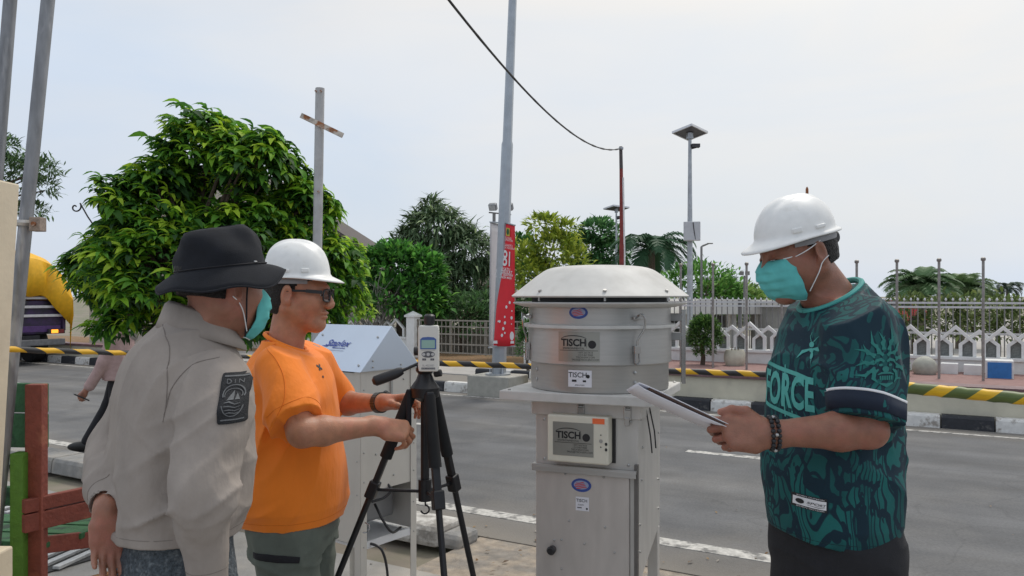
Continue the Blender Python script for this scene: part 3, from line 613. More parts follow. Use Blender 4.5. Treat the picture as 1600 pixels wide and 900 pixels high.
M_GREYP = mat('grey_plastic', (.25, .25, .26), .5, var=.1)
M_THREAD = mat('stitch_thread', (.20, .17, .15), .9, var=0)

def head_sdf(S, o, R, face=True, neck=None, wide=1.0):
    T = lambda *p: o+R@np.array(p, float)
    S.ell(T(-.014, 0, .042), (.099, .077*wide, .088), R, .02)
    S.ell(T(.034, 0, -.022), (.062, .060*wide, .088), R, .03)
    for sy in (-1, 1):
        S.cone(T(-.012, sy*.053*wide, -.045), T(.066, sy*.016, -.098), .026, .021, .03)
        S.ell(T(.052, sy*.040*wide, -.026), (.036, .026, .036), R, .025)
        S.cone(T(.090, sy*.012, .021), T(.068, sy*.046, .020), .0115, .010, .016)
        S.ell(T(.103, sy*.031, -.001), (.017, .018, .0125), R, .016, 's')
        S.ell(T(.079, sy*.032, -.001), (.0165, .019, .014), R, .006)
        S.ell(T(.092, sy*.033, -.0015), (.012, .0135, .0035), R, .003, 's')
        S.ell(T(.107, sy*.0145, -.036), (.0125, .0095, .0095), R, .008)
        # ear
        E = R@rotz(sy*.35)@np.array([[1, 0, .2], [0, 1, 0], [-.2, 0, 1.]])
        S.ell(T(-.012, sy*(.076*wide+.004), -.006), (.021, .0085, .033), E, .008)
        S.ell(T(-.006, sy*(.076*wide+.013), -.004), (.012, .008, .020), E, .006, 's')
        S.ell(T(-.004, sy*(.075*wide+.003), -.030), (.009, .007, .011), E, .006)
    S.ell(T(.070, 0, -.101), (.022, .024, .019), R, .025)
    S.cone(T(.094, 0, .014), T(.1145, 0, -.029), .0085, .0112, .014)
    S.ell(T(.104, 0, -.042), (.010, .010, .006), R, .008)
    S.ell(T(.088, 0, -.061), (.018, .027, .0085), R, .008); S.ell(T(.0855, 0, -.074), (.0185, .023, .0085), R, .008)
    S.ell(T(.112, 0, -.0672), (.018, .026, .0016), R, .004, 's')

# fingers in the order index, middle, ring, little; curls in degrees per joint, bending away from the back of the hand zd
def hand_sdf(S, o, x, zd, thumb, curls, s=1.0, right=True, spread=4, thumb_pts=None, fat=1.0):
    x = nrm(x); zd = np.asarray(zd, float); zd = nrm(zd-x*(zd@x)); y = np.asarray(thumb, float); y = nrm(y-x*(y@x)-zd*(y@zd))
    P = lambda a, b, c: o+s*(a*x+b*y+c*zd)
    roots = [(.090, .030), (.094, .0105), (.089, -.010), (.079, -.0285)]; ph = [(.043, .026, .021), (.048, .029, .022), (.044, .027, .021), (.034, .021, .019)]
    rad = [(.0092, .0082, .0076, .0060), (.0094, .0084, .0077, .0062), (.0089, .0080, .0074, .0059), (.0080, .0071, .0065, .0053)]
    rad = [tuple(x_*fat for x_ in r_) for r_ in rad]
    S.cone(P(-.02, 0, 0), P(.02, 0, 0), .027*s, .026*s, .02)
    for i, (rx, ry) in enumerate(roots):
        S.cone(P(.012, ry*.55, 0), P(rx, ry, 0), .0175*s, .0125*s, .014)
        a = math.radians(spread*(1.5-i)/1.5); d0 = math.cos(a)*x+math.sin(a)*y; p = P(rx-.004, ry, .001); t = 0
        for j in range(3):
            t += math.radians(curls[i][j]); d = math.cos(t)*d0-math.sin(t)*zd; q = p+d*ph[i][j]*s; S.cone(p, q, rad[i][j]*s, rad[i][j+1]*s, .003 if j else .006); p = q
    S.cone(P(.03, -.03, -.004), P(.065, -.028, -.004), .015*s, .012*s, .014)
    tp = thumb_pts or [(.018, .022, -.008), (.048, .046, -.016), (.078, .056, -.022), (.100, .056, -.028)]
    tr = (.0175, .0125, .0105, .0082)
    for j in range(3): S.cone(P(*tp[j]), P(*tp[j+1]), tr[j]*s, tr[j+1]*s, .014 if j == 0 else .005)

def eyes(o, R, parent):
    T = lambda *p: o+R@np.array(p, float)
    for sy in (-1, 1):
        m = MB(T(.079, sy*.032, -.0015), R); m.lathe([(0, -.0118), (.006, -.0102), (.0102, -.006), (.0118, 0), (.0102, .006), (.006, .0102), (0, .0118)], 16)
        e = m.build('eye', M_EYEW, parent, True); mi = MB(T(.0905, sy*.0325, -.002), R); mi.tube([(-.002, 0, 0), (.0008, 0, 0)], .0052, 14); mi.build('iris', M_IRIS, e)
def brows(o, R, parent, bvh):
    T = lambda *p: o+R@np.array(p, float)
    for sy in (-1, 1):
        pts = np.array([(sy*-.016, .019), (sy*-.03, .026), (sy*-.045, .023), (sy*-.054, .016)]); V, Fc = stroke2d(pts, [.007, .0085, .007, .003])
        # seen from the front: u runs to the person's right
        o_ = project('eyebrow', V*(1, 1), [f if sy < 0 else f[::-1] for f in Fc], M_HAIR, T(.05, 0, 0), -R[:, 1], R[:, 2], bvh, parent, .0022, .008, .003)
def hair_sdf(o, R, wide=1.0, low=-.055, line=.035):
    H = Sdf(); T = lambda *p: o+R@np.array(p, float)
    H.ell(T(-.016, 0, .044), (.103, .0805*wide, .090), R); H.ell(T(-.035, 0, -.02), (.075, .072*wide, .07), R, .02)
    R32, o32 = R.astype(np.float32), np.asarray(o, np.float32)
    def post(P, d):
        q = (P-o32)@R32; x, y, z = q[:, 0], q[:, 1], q[:, 2]
        cutl = np.where(x > -.028, .012-z+np.clip(x+.0, 0, 1)*.9-.0*np.abs(y), low-z+(x+.028)*-.15)       # above the ear in front, to the nape behind
        side = np.where((x > -.028) & (x < .02), np.maximum(.012-z, x-.02), cutl)
        d = np.maximum(np.maximum(d, np.where(x > .02, .04-z, side)), z-.050)
        n = vnoise(P*np.array([380, 380, 120], np.float32))
        return d+(n-.5)*.0025
    H.post = post; return H

def helmet(o, R, parent, knob=True, s=1.0, hh=.112):
    """hard hat: shell with a raised centre ridge and a front peak; frame forward, left, up; o = centre of the brim plane"""
    nA, nT = 72, 18; V = []; A = np.linspace(0, 2*PI, nA, endpoint=False)
    rows = []
    for a in A:
        c, s_ = math.cos(a), math.sin(a); row = []
        lx, ly, hz = .107*s, .093*s, hh*s
        br = .012+.036*max(0, c)**2.0+.004*max(0, -c)
        for e, dz in ((1, 0), (.75, .004), (.4, .007), (.12, .010)):
            row.append(((lx+br*e)*c, (ly+br*e*.9)*s_, dz-.012*max(0, c)**2*e*s+(.012*(1-abs(c))*0)))
        for t in np.linspace(.05, PI/2, nT):
            rr = math.cos(t)**.80; z = .010+hz*math.sin(t)**.92; x, y = lx*c*rr-.006*math.sin(t), ly*s_*rr
            g = .008*math.exp(-(y/.021)**6)*min(1, max(0, (z-.04)/.04)); g += .003*math.exp(-((abs(y)-.045)/.010)**2)*min(1, max(0, (z-.05)/.04))
            row.append((x*(1+g*.6), y, z+g))
        rows.append(row)
    m = len(rows[0]); V = [p for r in rows for p in r]
    Fc = [(i*m+j, ((i+1) % nA)*m+j, ((i+1) % nA)*m+j+1, i*m+j+1) for i in range(nA) for j in range(m-1)]
    V = np.asarray(V)@R.T+o
    b = mesh_obj('shell', V, Fc, M_HATW, parent, smooth=True, solid=.0035)
    for sy in (-1, 1):
        k = MB(o, R); k.box((-.012, sy*.095*s, .024), (.030, .010, .010)); k.build('accessory_slot', M_HATW, b, bevel=.003); k = MB(o, R); k.box((.050, sy*.083*s, .026), (.026, .012, .013), rotz(-sy*.5)); k.build('accessory_slot', M_HATW, b, bevel=.003)
    k = MB(o, R); t = np.linspace(.9, 2*PI-.9, 30); k.tube([(.098*math.cos(a)*s-.008, .084*math.sin(a)*s, -.010) for a in t], .009, 6, oval=.35); k.build('headband', M_GREYP, b, True)
    if knob:
        k = MB(o, R); k.box((-.104*s, 0, -.020), (.016, .06, .026)); k.tube([(-.108*s, 0, -.020), (-.126*s, 0, -.022)], .018, 16); k.build('ratchet_knob', M_BLK, b, bevel=.004)
    return b
def face_mask(o, R, parent, drop=0):
    T = lambda *p: o+R@np.array(p, float)
    zz = np.linspace(.0, -.128, 26); xf = np.interp(-zz, [0, .012, .03, .05, .08, .105, .12, .128], [.104, .118, .1285, .129, .121, .106, .088, .074])
    x0 = np.interp(-zz, [0, .06, .128], [.062, .052, .034]); b = np.interp(-zz, [0, .03, .08, .11, .128], [.054, .064, .066, .057, .040])
    V = []; ph = np.linspace(-1.5, 1.5, 41)
    for i, z in enumerate(zz):
        u = (i/25*4.99) % 1; pl = .0065*u*(0 if i in (0, 25) else 1)
        for p in ph:
            c = max(0, math.cos(p)); wr = .0012*math.sin(p*9+z*130)
            V.append(T(x0[i]+(xf[i]+pl-x0[i])*c**.85+wr, b[i]*math.sin(p)*(1+.04*math.sin(p*2)), z+.004*math.sin(p*3)*(1 if i > 20 else 0)))
    n = len(ph); Fc = [(i*n+j, i*n+j+1, (i+1)*n+j+1, (i+1)*n+j) for i in range(len(zz)-1) for j in range(n-1)]
    t = thing('face_mask', '', 'mask') if parent is None else parent
    mk = mesh_obj('mask_cloth', np.array(V), Fc, M_MASK, parent, smooth=True, solid=.002)
    e = MB(); e.tube([T(*(R.T@(np.array(V[j])-o))) for j in range(n)], .0016, 6); e.tube([np.array(V[(len(zz)-1)*n+j]) for j in range(n)], .0016, 6); e.build('hem', M_MASKIN, mk, True)
    for sy in (-1, 1):
        k = MB(); k.tube(spline([T(.062, sy*.056, -.004), T(.050, sy*.0715, .002), T(.03, sy*.081, .009), T(.004, sy*.083, .018), T(-.014, sy*.082, .024)], 5), .0014, 6)
        k.tube(spline([T(.036, sy*.058, -.108), T(.012, sy*.079, -.062), T(-.004, sy*.083, -.036), T(-.024, sy*.088, -.022)], 5), .0014, 6); k.build('ear_loop', M_LOOP, mk, True)
    return mk
def shoes(pts, yaw, parent):
    for p in pts:
        S = Sdf(); Rf = frame(yaw); o = np.array([p[0], p[1], 0]); T = lambda *q: o+Rf@np.array(q, float)
        S.ell(T(.05, 0, .045), (.145, .05, .06), Rf); S.ell(T(-.05, 0, .06), (.055, .042, .06), Rf, .03)
        S.post = lambda P, d: np.maximum(d, .004-P[:, 2])
        S.build('shoe', .008, M_SHOE, parent)

def seam(name, pts, bvh_or_none, m, parent, r=.0012): k = MB(); k.tube(pts, r, 5); return k.build(name, m, parent, True)

# ================================================================== trees and plants
def leaf_tpl(seg=3, droop=.35, fold=.18, wd=.42):               # a leaf along +x, length 1, z up
    V = []; 
    for i in range(seg+1):
        t = i/seg; x = t-.12*droop*t*t; z = .25*droop*math.sin(t*2.2)-droop*t*t; w_ = wd/2*math.sin(PI*min(1, (t*.92+.06)))**.8 if i < seg else .01
        V += [(x, -w_, z+fold*w_), (x, 0, z-fold*w_*.2), (x, w_, z+fold*w_)]
    Fc = []
    for i in range(seg): a = i*3; Fc += [(a, a+3, a+4, a+1), (a+1, a+4, a+5, a+2)]
    return np.array(V), np.array(Fc)
def place_leaves(tpl, pos, dirs, size, roll=None):
    V0, F0 = tpl; n = len(pos); X = dirs/np.linalg.norm(dirs, axis=1)[:, None]; up = np.tile(np.array([0, 0, 1.]), (n, 1)); up += RNG.normal(0, .25, (n, 3))
    Y = np.cross(up, X); Y /= np.linalg.norm(Y, axis=1)[:, None]+1e-9; Z = np.cross(X, Y); B = np.stack([X, Y, Z], 2)*np.asarray(size)[:, None, None]
    V = np.einsum('nij,kj->nki', B, V0)+pos[:, None]; Fc = F0[None]+(np.arange(n)*len(V0))[:, None, None]
    return V.reshape(-1, 3), Fc.reshape(-1, 4), B
def leafmat(name, rough=.42, tr=.28): return mat(name, (.05, .1, .02), rough, var=.12, vscale=25, attr='tint', transl=tr, spec=.3)
def ell_surface(c, r, n, up=.15, jitter=.12, inner=.0):          # points spread over lumpy ellipsoids
    d = RNG.normal(size=(n, 3)); d /= np.linalg.norm(d, axis=1)[:, None]; d[:, 2] = np.where(d[:, 2] < -.55, -d[:, 2], d[:, 2]); rad = 1+RNG.normal(0, jitter, n)-inner*RNG.random(n)**2
    return np.asarray(c)+d*np.asarray(r)*rad[:, None], d
def limbs(b, base, tips, r0, k=5):                               # tapered, bent limbs from the trunk to points in the crown
    for t in tips:
        m1 = base+(t-base)*np.array([.25, .25, .5])+RNG.normal(0, .05, 3)*np.linalg.norm(t-base)*.6; q = spline([base, m1, t], k); b.tube(q, np.linspace(r0, r0*.22, len(q)), 6)
def tints(n, per, cols, wts):
    c = np.array(cols)[RNG.choice(len(cols), n, p=np.array(wts)/sum(wts))]*(1+RNG.normal(0, .14, (n, 1))); return np.repeat(np.clip(c, .003, 1), per, 0)
def tree(name, label, base, lobes, leaf, nleaf, cols, wts, trunk_r, m, tpl, spread=.5, dirmix=(1, .3), cat='tree', split=0, group=None, limb_n=9, whorl=1, inner=.35, jitter=.12, gain=2.45):
    base = np.asarray(base, float); t = thing(name, label, cat, base, group)
    vol = np.array([np.prod(r)**(2/3) for c, r in lobes]); vol /= vol.sum(); P = []; D = []
    for (c, r), f in zip(lobes, vol):
        n = max(3, int(nleaf/whorl*f)); p, d = ell_surface(c, r, n, jitter=jitter, inner=inner); P.append(p); D.append(d)
    P, D = np.concatenate(P), np.concatenate(D)
    # thin out what lies well inside another lobe
    keep = np.ones(len(P), bool)
    for c, r in lobes: keep &= (np.linalg.norm((P-c)/np.asarray(r), axis=1) > .62)
    P, D = P[keep], D[keep]
    if whorl > 1:
        n0 = len(P); age = RNG.random(n0); P2 = []; D2 = []; A2 = []
        for j in range(whorl):
            ang = 2*PI*(j+RNG.random(n0)*.4)/whorl*1.0; ax = D*.55+np.array([0, 0, .75]); ax /= np.linalg.norm(ax, axis=1)[:, None]
            s1 = np.cross(ax, RNG.normal(size=(n0, 3))*0+np.array([.31, .95, .05])); s1 /= np.linalg.norm(s1, axis=1)[:, None]; s2 = np.cross(ax, s1); lift = .75-.95*(j/whorl)
            dj = s1*np.cos(ang)[:, None]+s2*np.sin(ang)[:, None]+ax*lift; P2.append(P-ax*(.02+leaf*.75*(j/whorl))[..., None] if np.ndim(leaf) else P-ax*(.012+leaf*.75*j/whorl)); D2.append(dj); A2.append(age+(-.45*j/whorl))
        P, D, age = np.concatenate(P2), np.concatenate(D2), np.concatenate(A2)
    else:
        D = D*dirmix[0]+np.array([0, 0, dirmix[1]])+RNG.normal(0, spread, (len(P), 3)); age = RNG.random(len(P))
    n = len(P); size = leaf*np.clip(RNG.normal(1, .3, n), .45, 1.7)
    order = np.argsort(age); cidx = np.zeros(n, int); w_ = np.cumsum(np.array(wts)/sum(wts)); cidx[order] = np.searchsorted(w_, (np.arange(n)+.5)/n); cidx = np.clip(cidx, 0, len(cols)-1)
    cols = [tuple(np.array(c)*gain) for c in cols]; col = np.clip(np.array(cols)[cidx]*(1+RNG.normal(0, .13, (n, 1))), .003, 1)
    V0, F0 = tpl; pick = np.zeros(n, bool)
    if split:
        score = -np.linalg.norm(P-np.array([0, 0, CAM_H]), axis=1)+size*6; pick[np.argsort(-score)[:split*3][::3]] = True
    crown = None
    V, Fc, B = place_leaves(tpl, P[~pick], D[~pick], size[~pick])
    crown = mesh_obj('crown', V, Fc, m, t, smooth=True, cols=np.repeat(col[~pick], len(V0), 0)); crown['kind'] = 'stuff'
    if split:
        protos = {}
        _, _, B = place_leaves(tpl, P[pick], D[pick], size[pick])
        for p, M3, ci in zip(P[pick], B, cidx[pick]):
            ci = int(ci)
            if ci not in protos:
                me = mesh_obj('leaf', V0, F0, m, t, smooth=True, cols=np.tile(np.array(cols[ci]), (len(V0), 1))); protos[ci] = me; x = me; cc = (V0.min(0)+V0.max(0))/2; protos[(ci, 'c')] = np.array([cc[0], cc[1], V0.min(0)[2]])
            else: x = protos[ci].copy(); COL.objects.link(x)
            x.parent = t; M4 = Matrix([list(r) for r in M3]).to_4x4(); q = M3@protos[(ci, 'c')]+p-base; M4.translation = Vector(q); x.matrix_local = M4
    b = MB(); zt = min(c[2]-r[2]*.35 for c, r in lobes); top = np.array([base[0], base[1], max(zt, base[2]+.3)]); b.tube([base-(0, 0, .05), base+(top-base)*.5+RNG.normal(0, trunk_r*.6, 3)*(1, 1, 0), top], [trunk_r*1.25, trunk_r, trunk_r*.85], 10)
    tips = P[RNG.choice(n, min(n, limb_n*3), replace=False)][:limb_n]; limbs(b, top, [np.asarray(c)-np.array([0, 0, r[2]*.2]) for c, r in lobes], trunk_r*.6); limbs(b, top, tips, trunk_r*.4)
    o = b.build('trunk', M_WOODD, t, True); return t
L_BIG = leaf_tpl(4, .62, .26, .38); L_MED = leaf_tpl(2, .3, .2, .42); L_LONG = leaf_tpl(2, .55, .12, .20)
M_LF1 = leafmat('glossy_tree_leaf', .6, .40); M_LF2 = leafmat('mat_tree_leaf', .6, .34)
GREENS = [(.016, .042, .012), (.028, .080, .014), (.058, .150, .016), (.115, .225, .016), (.20, .29, .022)]
# the near tree by the kerb
d = 6.0; lb = lambda x, y, dd, rx, ry, rz: (W(x, y, d)+np.array([0, dd, 0]), (rx, ry, rz))
near_lobes = [lb(325, 235, 0, .43, .42, .36), lb(415, 275, -.05, .36, .36, .34), lb(250, 330, -.1, .40, .42, .36), lb(195, 405, 0, .36, .40, .32), lb(150, 425, .05, .27, .3, .22), lb(118, 425, .05, .12, .16, .10), lb(290, 420, -.3, .55, .45, .45), lb(395, 400, -.15, .52, .45, .50), lb(470, 350, .15, .32, .35, .36), lb(500, 430, .2, .34, .35, .34), lb(215, 490, .1, .38, .38, .28), lb(330, 500, .1, .6, .5, .4), lb(450, 490, .3, .45, .4, .35), lb(330, 330, .2, .5, .4, .5)]
near_lobes = [(c, np.array(r)*.80) for c, r in near_lobes]; rgl = np.random.default_rng(12); sub = []
for c, r in near_lobes[:11]:
    for k in range(6):
        dv = nrm(rgl.normal(size=3)+np.array([0, -.35, .35])); sub.append((c+dv*r*.92, r*rgl.uniform(.30, .46)))
near_lobes = near_lobes+sub
tree('broadleaf_tree', 'large glossy broad-leaved tree behind the two men at left', W(300, 866, d)*(1, 1, 0)+(0, 0, .0), near_lobes, .086, 29000, GREENS, [.16, .26, .27, .20, .11], .06, M_LF1, L_BIG, whorl=7, split=300, inner=.22, jitter=.13, gain=2.0)
# trees beyond the road
d = 21
def LB(x, y, dd, r): return (W(x, y, d)+np.array([0, dd, 0]), np.array(r)*1.0)
d = 24
tree('mango_tree', 'tall dark grey-green tree left of the red banner', W(700, 540, d)*(1, 1, 0), [LB(680, 360, 0, (.9, .9, .55)), LB(645, 385, 0, (.55, .6, .5)), LB(720, 400, 0, (.9, .9, .8)), LB(735, 450, 0, (.75, .8, .8)), LB(690, 440, -.2, (1.0, 1, .9)), LB(675, 328, 0, (.28, .3, .34)), LB(720, 480, -.2, (1.1, .9, .5))], .30, 9500, [(.030, .048, .024), (.050, .080, .040), (.085, .125, .065), (.15, .19, .10)], [.35, .35, .22, .08], .13, M_LF2, L_LONG, dirmix=(.8, -.1), spread=.5, inner=.3)
d = 21
tree('bushy_tree', 'dense mid-green bushy tree behind the white hard hat', W(625, 550, d)*(1, 1, 0), [LB(620, 420, 0, (.8, .7, .55)), LB(585, 430, .2, (.5, .5, .6)), LB(660, 430, 0, (.55, .6, .6)), LB(630, 470, -.2, (1.1, .8, .6)), LB(600, 405, .1, (.3, .3, .35)), LB(670, 475, 0, (.5, .5, .5))], .20, 7000, [(.018, .05, .014), (.032, .10, .018), (.06, .165, .03), (.11, .23, .04)], [.3, .35, .25, .1], .10, M_LF2, L_MED, dirmix=(.9, .3), inner=.3)
d = 11.5
tree('yellow_green_shrub', 'yellow-green leafy shrub beside the white gable sampler roof', W(540, 630, d)*(1, 1, 0), [LB(535, 455, 0, (.36, .4, .42)), LB(560, 480, 0, (.22, .3, .24)), LB(505, 480, .1, (.35, .35, .3)), LB(548, 405, .1, (.22, .25, .28))], .10, 2600, [(.05, .10, .012), (.10, .19, .02), (.19, .27, .03)], [.35, .4, .25], .04, M_LF1, L_MED, whorl=6, cat='shrub', inner=.3)
d = 22.5
def bare_shrub():
    p = W(585, 545, 20.5)*(1, 1, 0); t = thing('bare_shrub', 'grey leafless shrub among the green trees', 'shrub', p); b = MB()
    for i in range(34):
        a = RNG.uniform(0, 6.28); d0 = np.array([math.cos(a)*.42, math.sin(a)*.3, 1.]); q = [p+np.array([0, 0, .1])]
        for j in range(6): q.append(q[-1]+nrm(d0+RNG.normal(0, .22, 3)+np.array([math.cos(a), 0, 0])*.08*j)*RNG.uniform(.28, .42))
        b.tube(q, np.linspace(.022, .005, 7), 4)
        for j in (3, 4, 5):
            for k in range(2): e = q[j]+nrm(RNG.normal(0, .6, 3)+(0, 0, .6))*RNG.uniform(.2, .4); b.tube([q[j], (q[j]+e)/2+RNG.normal(0, .03, 3), e], [.007, .005, .003], 3)
    o = b.build('branches', mat('grey_twigs', (.23, .215, .195), .9, var=.15), t); o['kind'] = 'stuff'
bare_shrub()
d = 20
tree('yellow_tree', 'sparse yellow-green tree just right of the red banner', W(850, 560, d)*(1, 1, 0), [LB(822, 420, 0, (.42, .4, .55)), LB(868, 395, 0, (.5, .5, .50)), LB(835, 440, 0, (.5, .5, .5)), LB(890, 415, .1, (.45, .4, .5)), LB(850, 352, 0, (.4, .35, .20)), LB(880, 360, .1, (.32, .3, .2))], .17, 2900, [(.07, .10, .018), (.14, .18, .025), (.21, .24, .035)], [.3, .4, .3], .05, M_LF2, L_MED, inner=.3, jitter=.2)
d = 27
tree('round_green_tree', 'rounded dark green tree left of the red pole', W(930, 540, d)*(1, 1, 0), [LB(935, 365, 0, (.65, .6, .4)), LB(915, 395, 0, (.75, .6, .6)), LB(955, 400, 0, (.6, .6, .6)), LB(930, 430, 0, (1, .8, .6))], .20, 4200, [(.022, .055, .022), (.04, .10, .035), (.075, .15, .055)], [.35, .4, .25], .12, M_LF2, L_MED, inner=.3)
tree('green_tree', 'small dark green tree peeping out behind the red banner', W(812, 540, 29)*(1, 1, 0), [(W(815, 395, 29), (.55, .5, .6)), (W(820, 440, 29), (.9, .7, .8))], .2, 1800, [(.025, .07, .02), (.05, .12, .03)], [.5, .5], .1, M_LF2, L_MED, inner=.3)
for i, (x, y, dd, r) in enumerate(((640, 488, 23.0, .60), (720, 495, 21.5, .62), (765, 488, 22.5, .60), (805, 480, 23, .6), (860, 470, 22, .7))):
    tree('garden_bush', ['dark leafy bush behind the capped post left of the gate', 'dark leafy bush in the middle behind the tan gate', 'dark leafy bush behind the foot of the red banner', 'dark leafy bush just right of the red banner', 'broad dark bush behind the sampler lid'][i], W(x, 545, dd)*(1, 1, 0), [(W(x, y, dd), (r*1.25, r, r)), (W(x-18, y+12, dd), (r, r, r*.8)), (W(x+20, y+10, dd), (r, r, r*.8))], .16, 1500, [(.026, .05, .022), (.040, .085, .03), (.065, .12, .045)], [.4, .4, .2], .05, M_LF2, L_MED, cat='bush', group='bushes behind the gate')
# acacia far left
d = 24
tree('feathery_tree', 'feathery thin-leaved tree behind the galvanised pipe', W(-40, 560, d)*(1, 1, 0), [LB(10, 270, 0, (.9, .7, .5)), LB(60, 265, 0, (.55, .5, .3)), LB(70, 295, 0, (.32, .4, .3)), LB(45, 330, 0, (.5, .4, .25)), LB(0, 225, 0, (.5, .5, .2)), LB(-50, 300, 0, (1.2, 1, .8))], .19, 6500, [(.025, .050, .022), (.045, .08, .032), (.07, .11, .05)], [.4, .4, .2], .14, M_LF2, leaf_tpl(2, .2, .1, .26), inner=.5, jitter=.24, spread=.8)
# low green slope of trees and hedge at right, far
for i, (x, y, dd, rx, rz, lab, cols) in enumerate(((1095, 455, 44, 2.2, 1.5, 'broad leafy green tree behind the solar lamp pole', 0), (1140, 470, 46, 2.2, .9, 'low bushy tree below the pale distant block', 1), (1185, 476, 48, 1.8, .6, 'lowest bushy tree at the end of the far green row', 0))):
    d = dd; G = [[(.035, .085, .02), (.06, .14, .03), (.10, .20, .045)], [(.06, .10, .03), (.10, .16, .04), (.15, .21, .06)]][cols]
    tree('leafy_tree', lab, W(x, 520, dd)*(1, 1, 0), [(W(x, y, dd), (rx, rx*.7, rz)), (W(x-22, y-6, dd), (rx*.6, rx*.5, rz*.8)), (W(x+24, y+8, dd), (rx*.7, rx*.5, rz*.7)), (W(x, y+25, dd), (rx*1.1, rx*.7, rz))], .34, 2600, G, [.35, .4, .25], .16, M_LF2, L_MED, inner=.25, group='far row of trees at right')
# clipped shrub and small plants on the planter
tree('clipped_shrub', 'round clipped green shrub on the planter by the flagpole', RV(-3.93, 12.75, .40), [(W(1101, 527, 12.95), (.275, .27, .25)), (W(1101, 520, 12.95), (.25, .25, .27)), (W(1100, 545, 12.95), (.17, .17, .18))], .045, 9500, [(.020, .045, .012), (.030, .070, .016), (.05, .10, .022), (.08, .13, .03)], [.3, .35, .25, .1], .035, M_LF2, L_MED, inner=.7, cat='shrub', jitter=.07)
tree('clipped_shrub', 'clipped green shrub beside the right gate post', W(826, 578, 16.2)*(1, 1, 0), [(W(826, 540, 16.2), (.24, .24, .36)), (W(828, 520, 16.2), (.2, .2, .25))], .07, 1500, [(.02, .05, .014), (.04, .10, .02)], [.5, .5], .03, M_LF2, L_MED, cat='shrub')
tree('small_bush', 'small green bush peeping out behind the jersey man', RV(-1.72, 12.6, .40), [(W(1405, 577, 11.2)+(0, 0, .02), (.11, .11, .09))], .05, 260, [(.02, .05, .014), (.04, .10, .02)], [.5, .5], .015, M_LF2, L_MED, cat='shrub')
# palms
def palm(name, label, base, h, n, ln, col, lean=0, trunk_r=.11, droop=1.0, seed=0, wid=.16, upb=.5):
    rg = np.random.default_rng(seed); base = np.asarray(base, float); t = thing(name, label, 'palm', base); top = base+np.array([lean, 0, h])
    b = MB(); b.tube(spline([base-(0, 0, .1), base+(lean*.3, 0, h*.5), top], 5), np.linspace(trunk_r*1.2, trunk_r*.8, 11), 10); b.build('trunk', mat('palm_trunk', (.16, .13, .10), .9, var=.25, vscale=16, bump=.6, bscale=50), t, True)
    m = leafmat('palm_frond_leaf', .5, .22)
    for i in range(n):
        a = 2*PI*i/n*2.4+rg.uniform(-.3, .3); el = upb+.95*(1-i/n)+rg.uniform(-.15, .15)-.35; l_ = ln*rg.uniform(.85, 1.1); q = [top]; e = el; k = 12
        for j in range(k): q.append(q[-1]+np.array([math.cos(a)*math.cos(e), math.sin(a)*math.cos(e), math.sin(e)])*l_/k); e -= droop*.155*(1+j*.05)
        q = np.array(q); T = np.gradient(q, axis=0); T /= np.linalg.norm(T, axis=1)[:, None]; side = np.cross(T, [0, 0, 1.]); side /= np.linalg.norm(side, axis=1)[:, None]+1e-6; V = []; Fc = []; nl = 34
        for j in range(nl):
            u_ = .12+.88*j/nl; f = u_*k; i0 = min(int(f), k-1); p = q[i0]+(q[i0+1]-q[i0])*(f-i0); tt, sd = T[i0], side[i0]
            ll = l_*wid*2.2*math.sin(PI*min(1, .18+u_*.78))**.7*rg.uniform(.85, 1.1)
            for sg in (-1, 1):
                dr = nrm(tt*.75+sd*sg*.95+np.array([0, 0, .1])); t2 = p+dr*ll*.55+np.array([0, 0, -.05*ll]); t3 = p+dr*ll+np.array([0, 0, -.38*ll*droop]); wv = tt*l_*.016; s0 = len(V); V += [p-wv, p+wv, t2-wv*.9, t2+wv*.9, t3]; Fc += [(s0, s0+1, s0+3, s0+2), (s0+2, s0+3, s0+4)]
        V = np.array(V); s0 = len(V); c_ = np.array(col)*rg.uniform(.8, 1.2); b = MB(); b.tube(q, np.linspace(.022, .005, len(q))*ln/1.6, 5); V2 = np.concatenate([V]+b.V); F2 = Fc+[tuple(x+s0 for x in f) for f in b.F]
        mesh_obj('frond', V2, F2, m, t, cols=np.tile(c_, (len(V2), 1)))
palm('palm_tree', 'feather palm behind the sampler lid next to the solar lamp', W(1018, 560, 21)*(1, 1, 0), 2.75, 19, 1.35, (.045, .115, .055), 0, seed=3, upb=.55)
palm('palm_tree', 'broad date palm clump behind the fence at right', W(1440, 530, 22)*(1, 1, 0), 1.45, 46, 1.3, (.10, .185, .075), 0, seed=5, wid=.14, upb=1.12, droop=.92)
palm('palm_tree', 'second date palm beside the flagpole at right', W(1500, 530, 23)*(1, 1, 0), 1.4, 46, 1.25, (.12, .20, .08), 0, seed=8, wid=.14, upb=1.12, droop=.92)
palm('palm_tree', 'small distant palm at the far right', W(1574, 510, 60)*(1, 1, 0), 2.0, 14, 1.5, (.05, .085, .055), 0, seed=9, upb=.7)
for i, (x, y, dd, r) in enumerate(((1560, 498, 19, .5), (1590, 505, 18, .45), (1235, 492, 26, .32), (1425, 500, 19, .5), (1475, 502, 18.5, .5), (1520, 500, 18.2, .48))):
    tree('garden_shrub', ['olive garden shrub behind the bar fence near the blue box', 'olive garden shrub at the right edge behind the bar fence', 'slim green garden shrub behind the bar fence by the mask', 'olive garden shrub behind the bar fence right beside the jersey man', 'olive garden shrub behind the bar fence above the stone globe', 'olive garden shrub behind the bar fence left of the blue box'][i], W(x, 540, dd)*(1, 1, 0), [(W(x, y, dd), (r, r, r*1.1)), (W(x-10, y+14, dd), (r*1.2, r, r*.8))], .13, 900, [(.035, .05, .018), (.06, .085, .025), (.10, .12, .04)], [.4, .4, .2], .04, M_LF2, L_MED, cat='shrub')

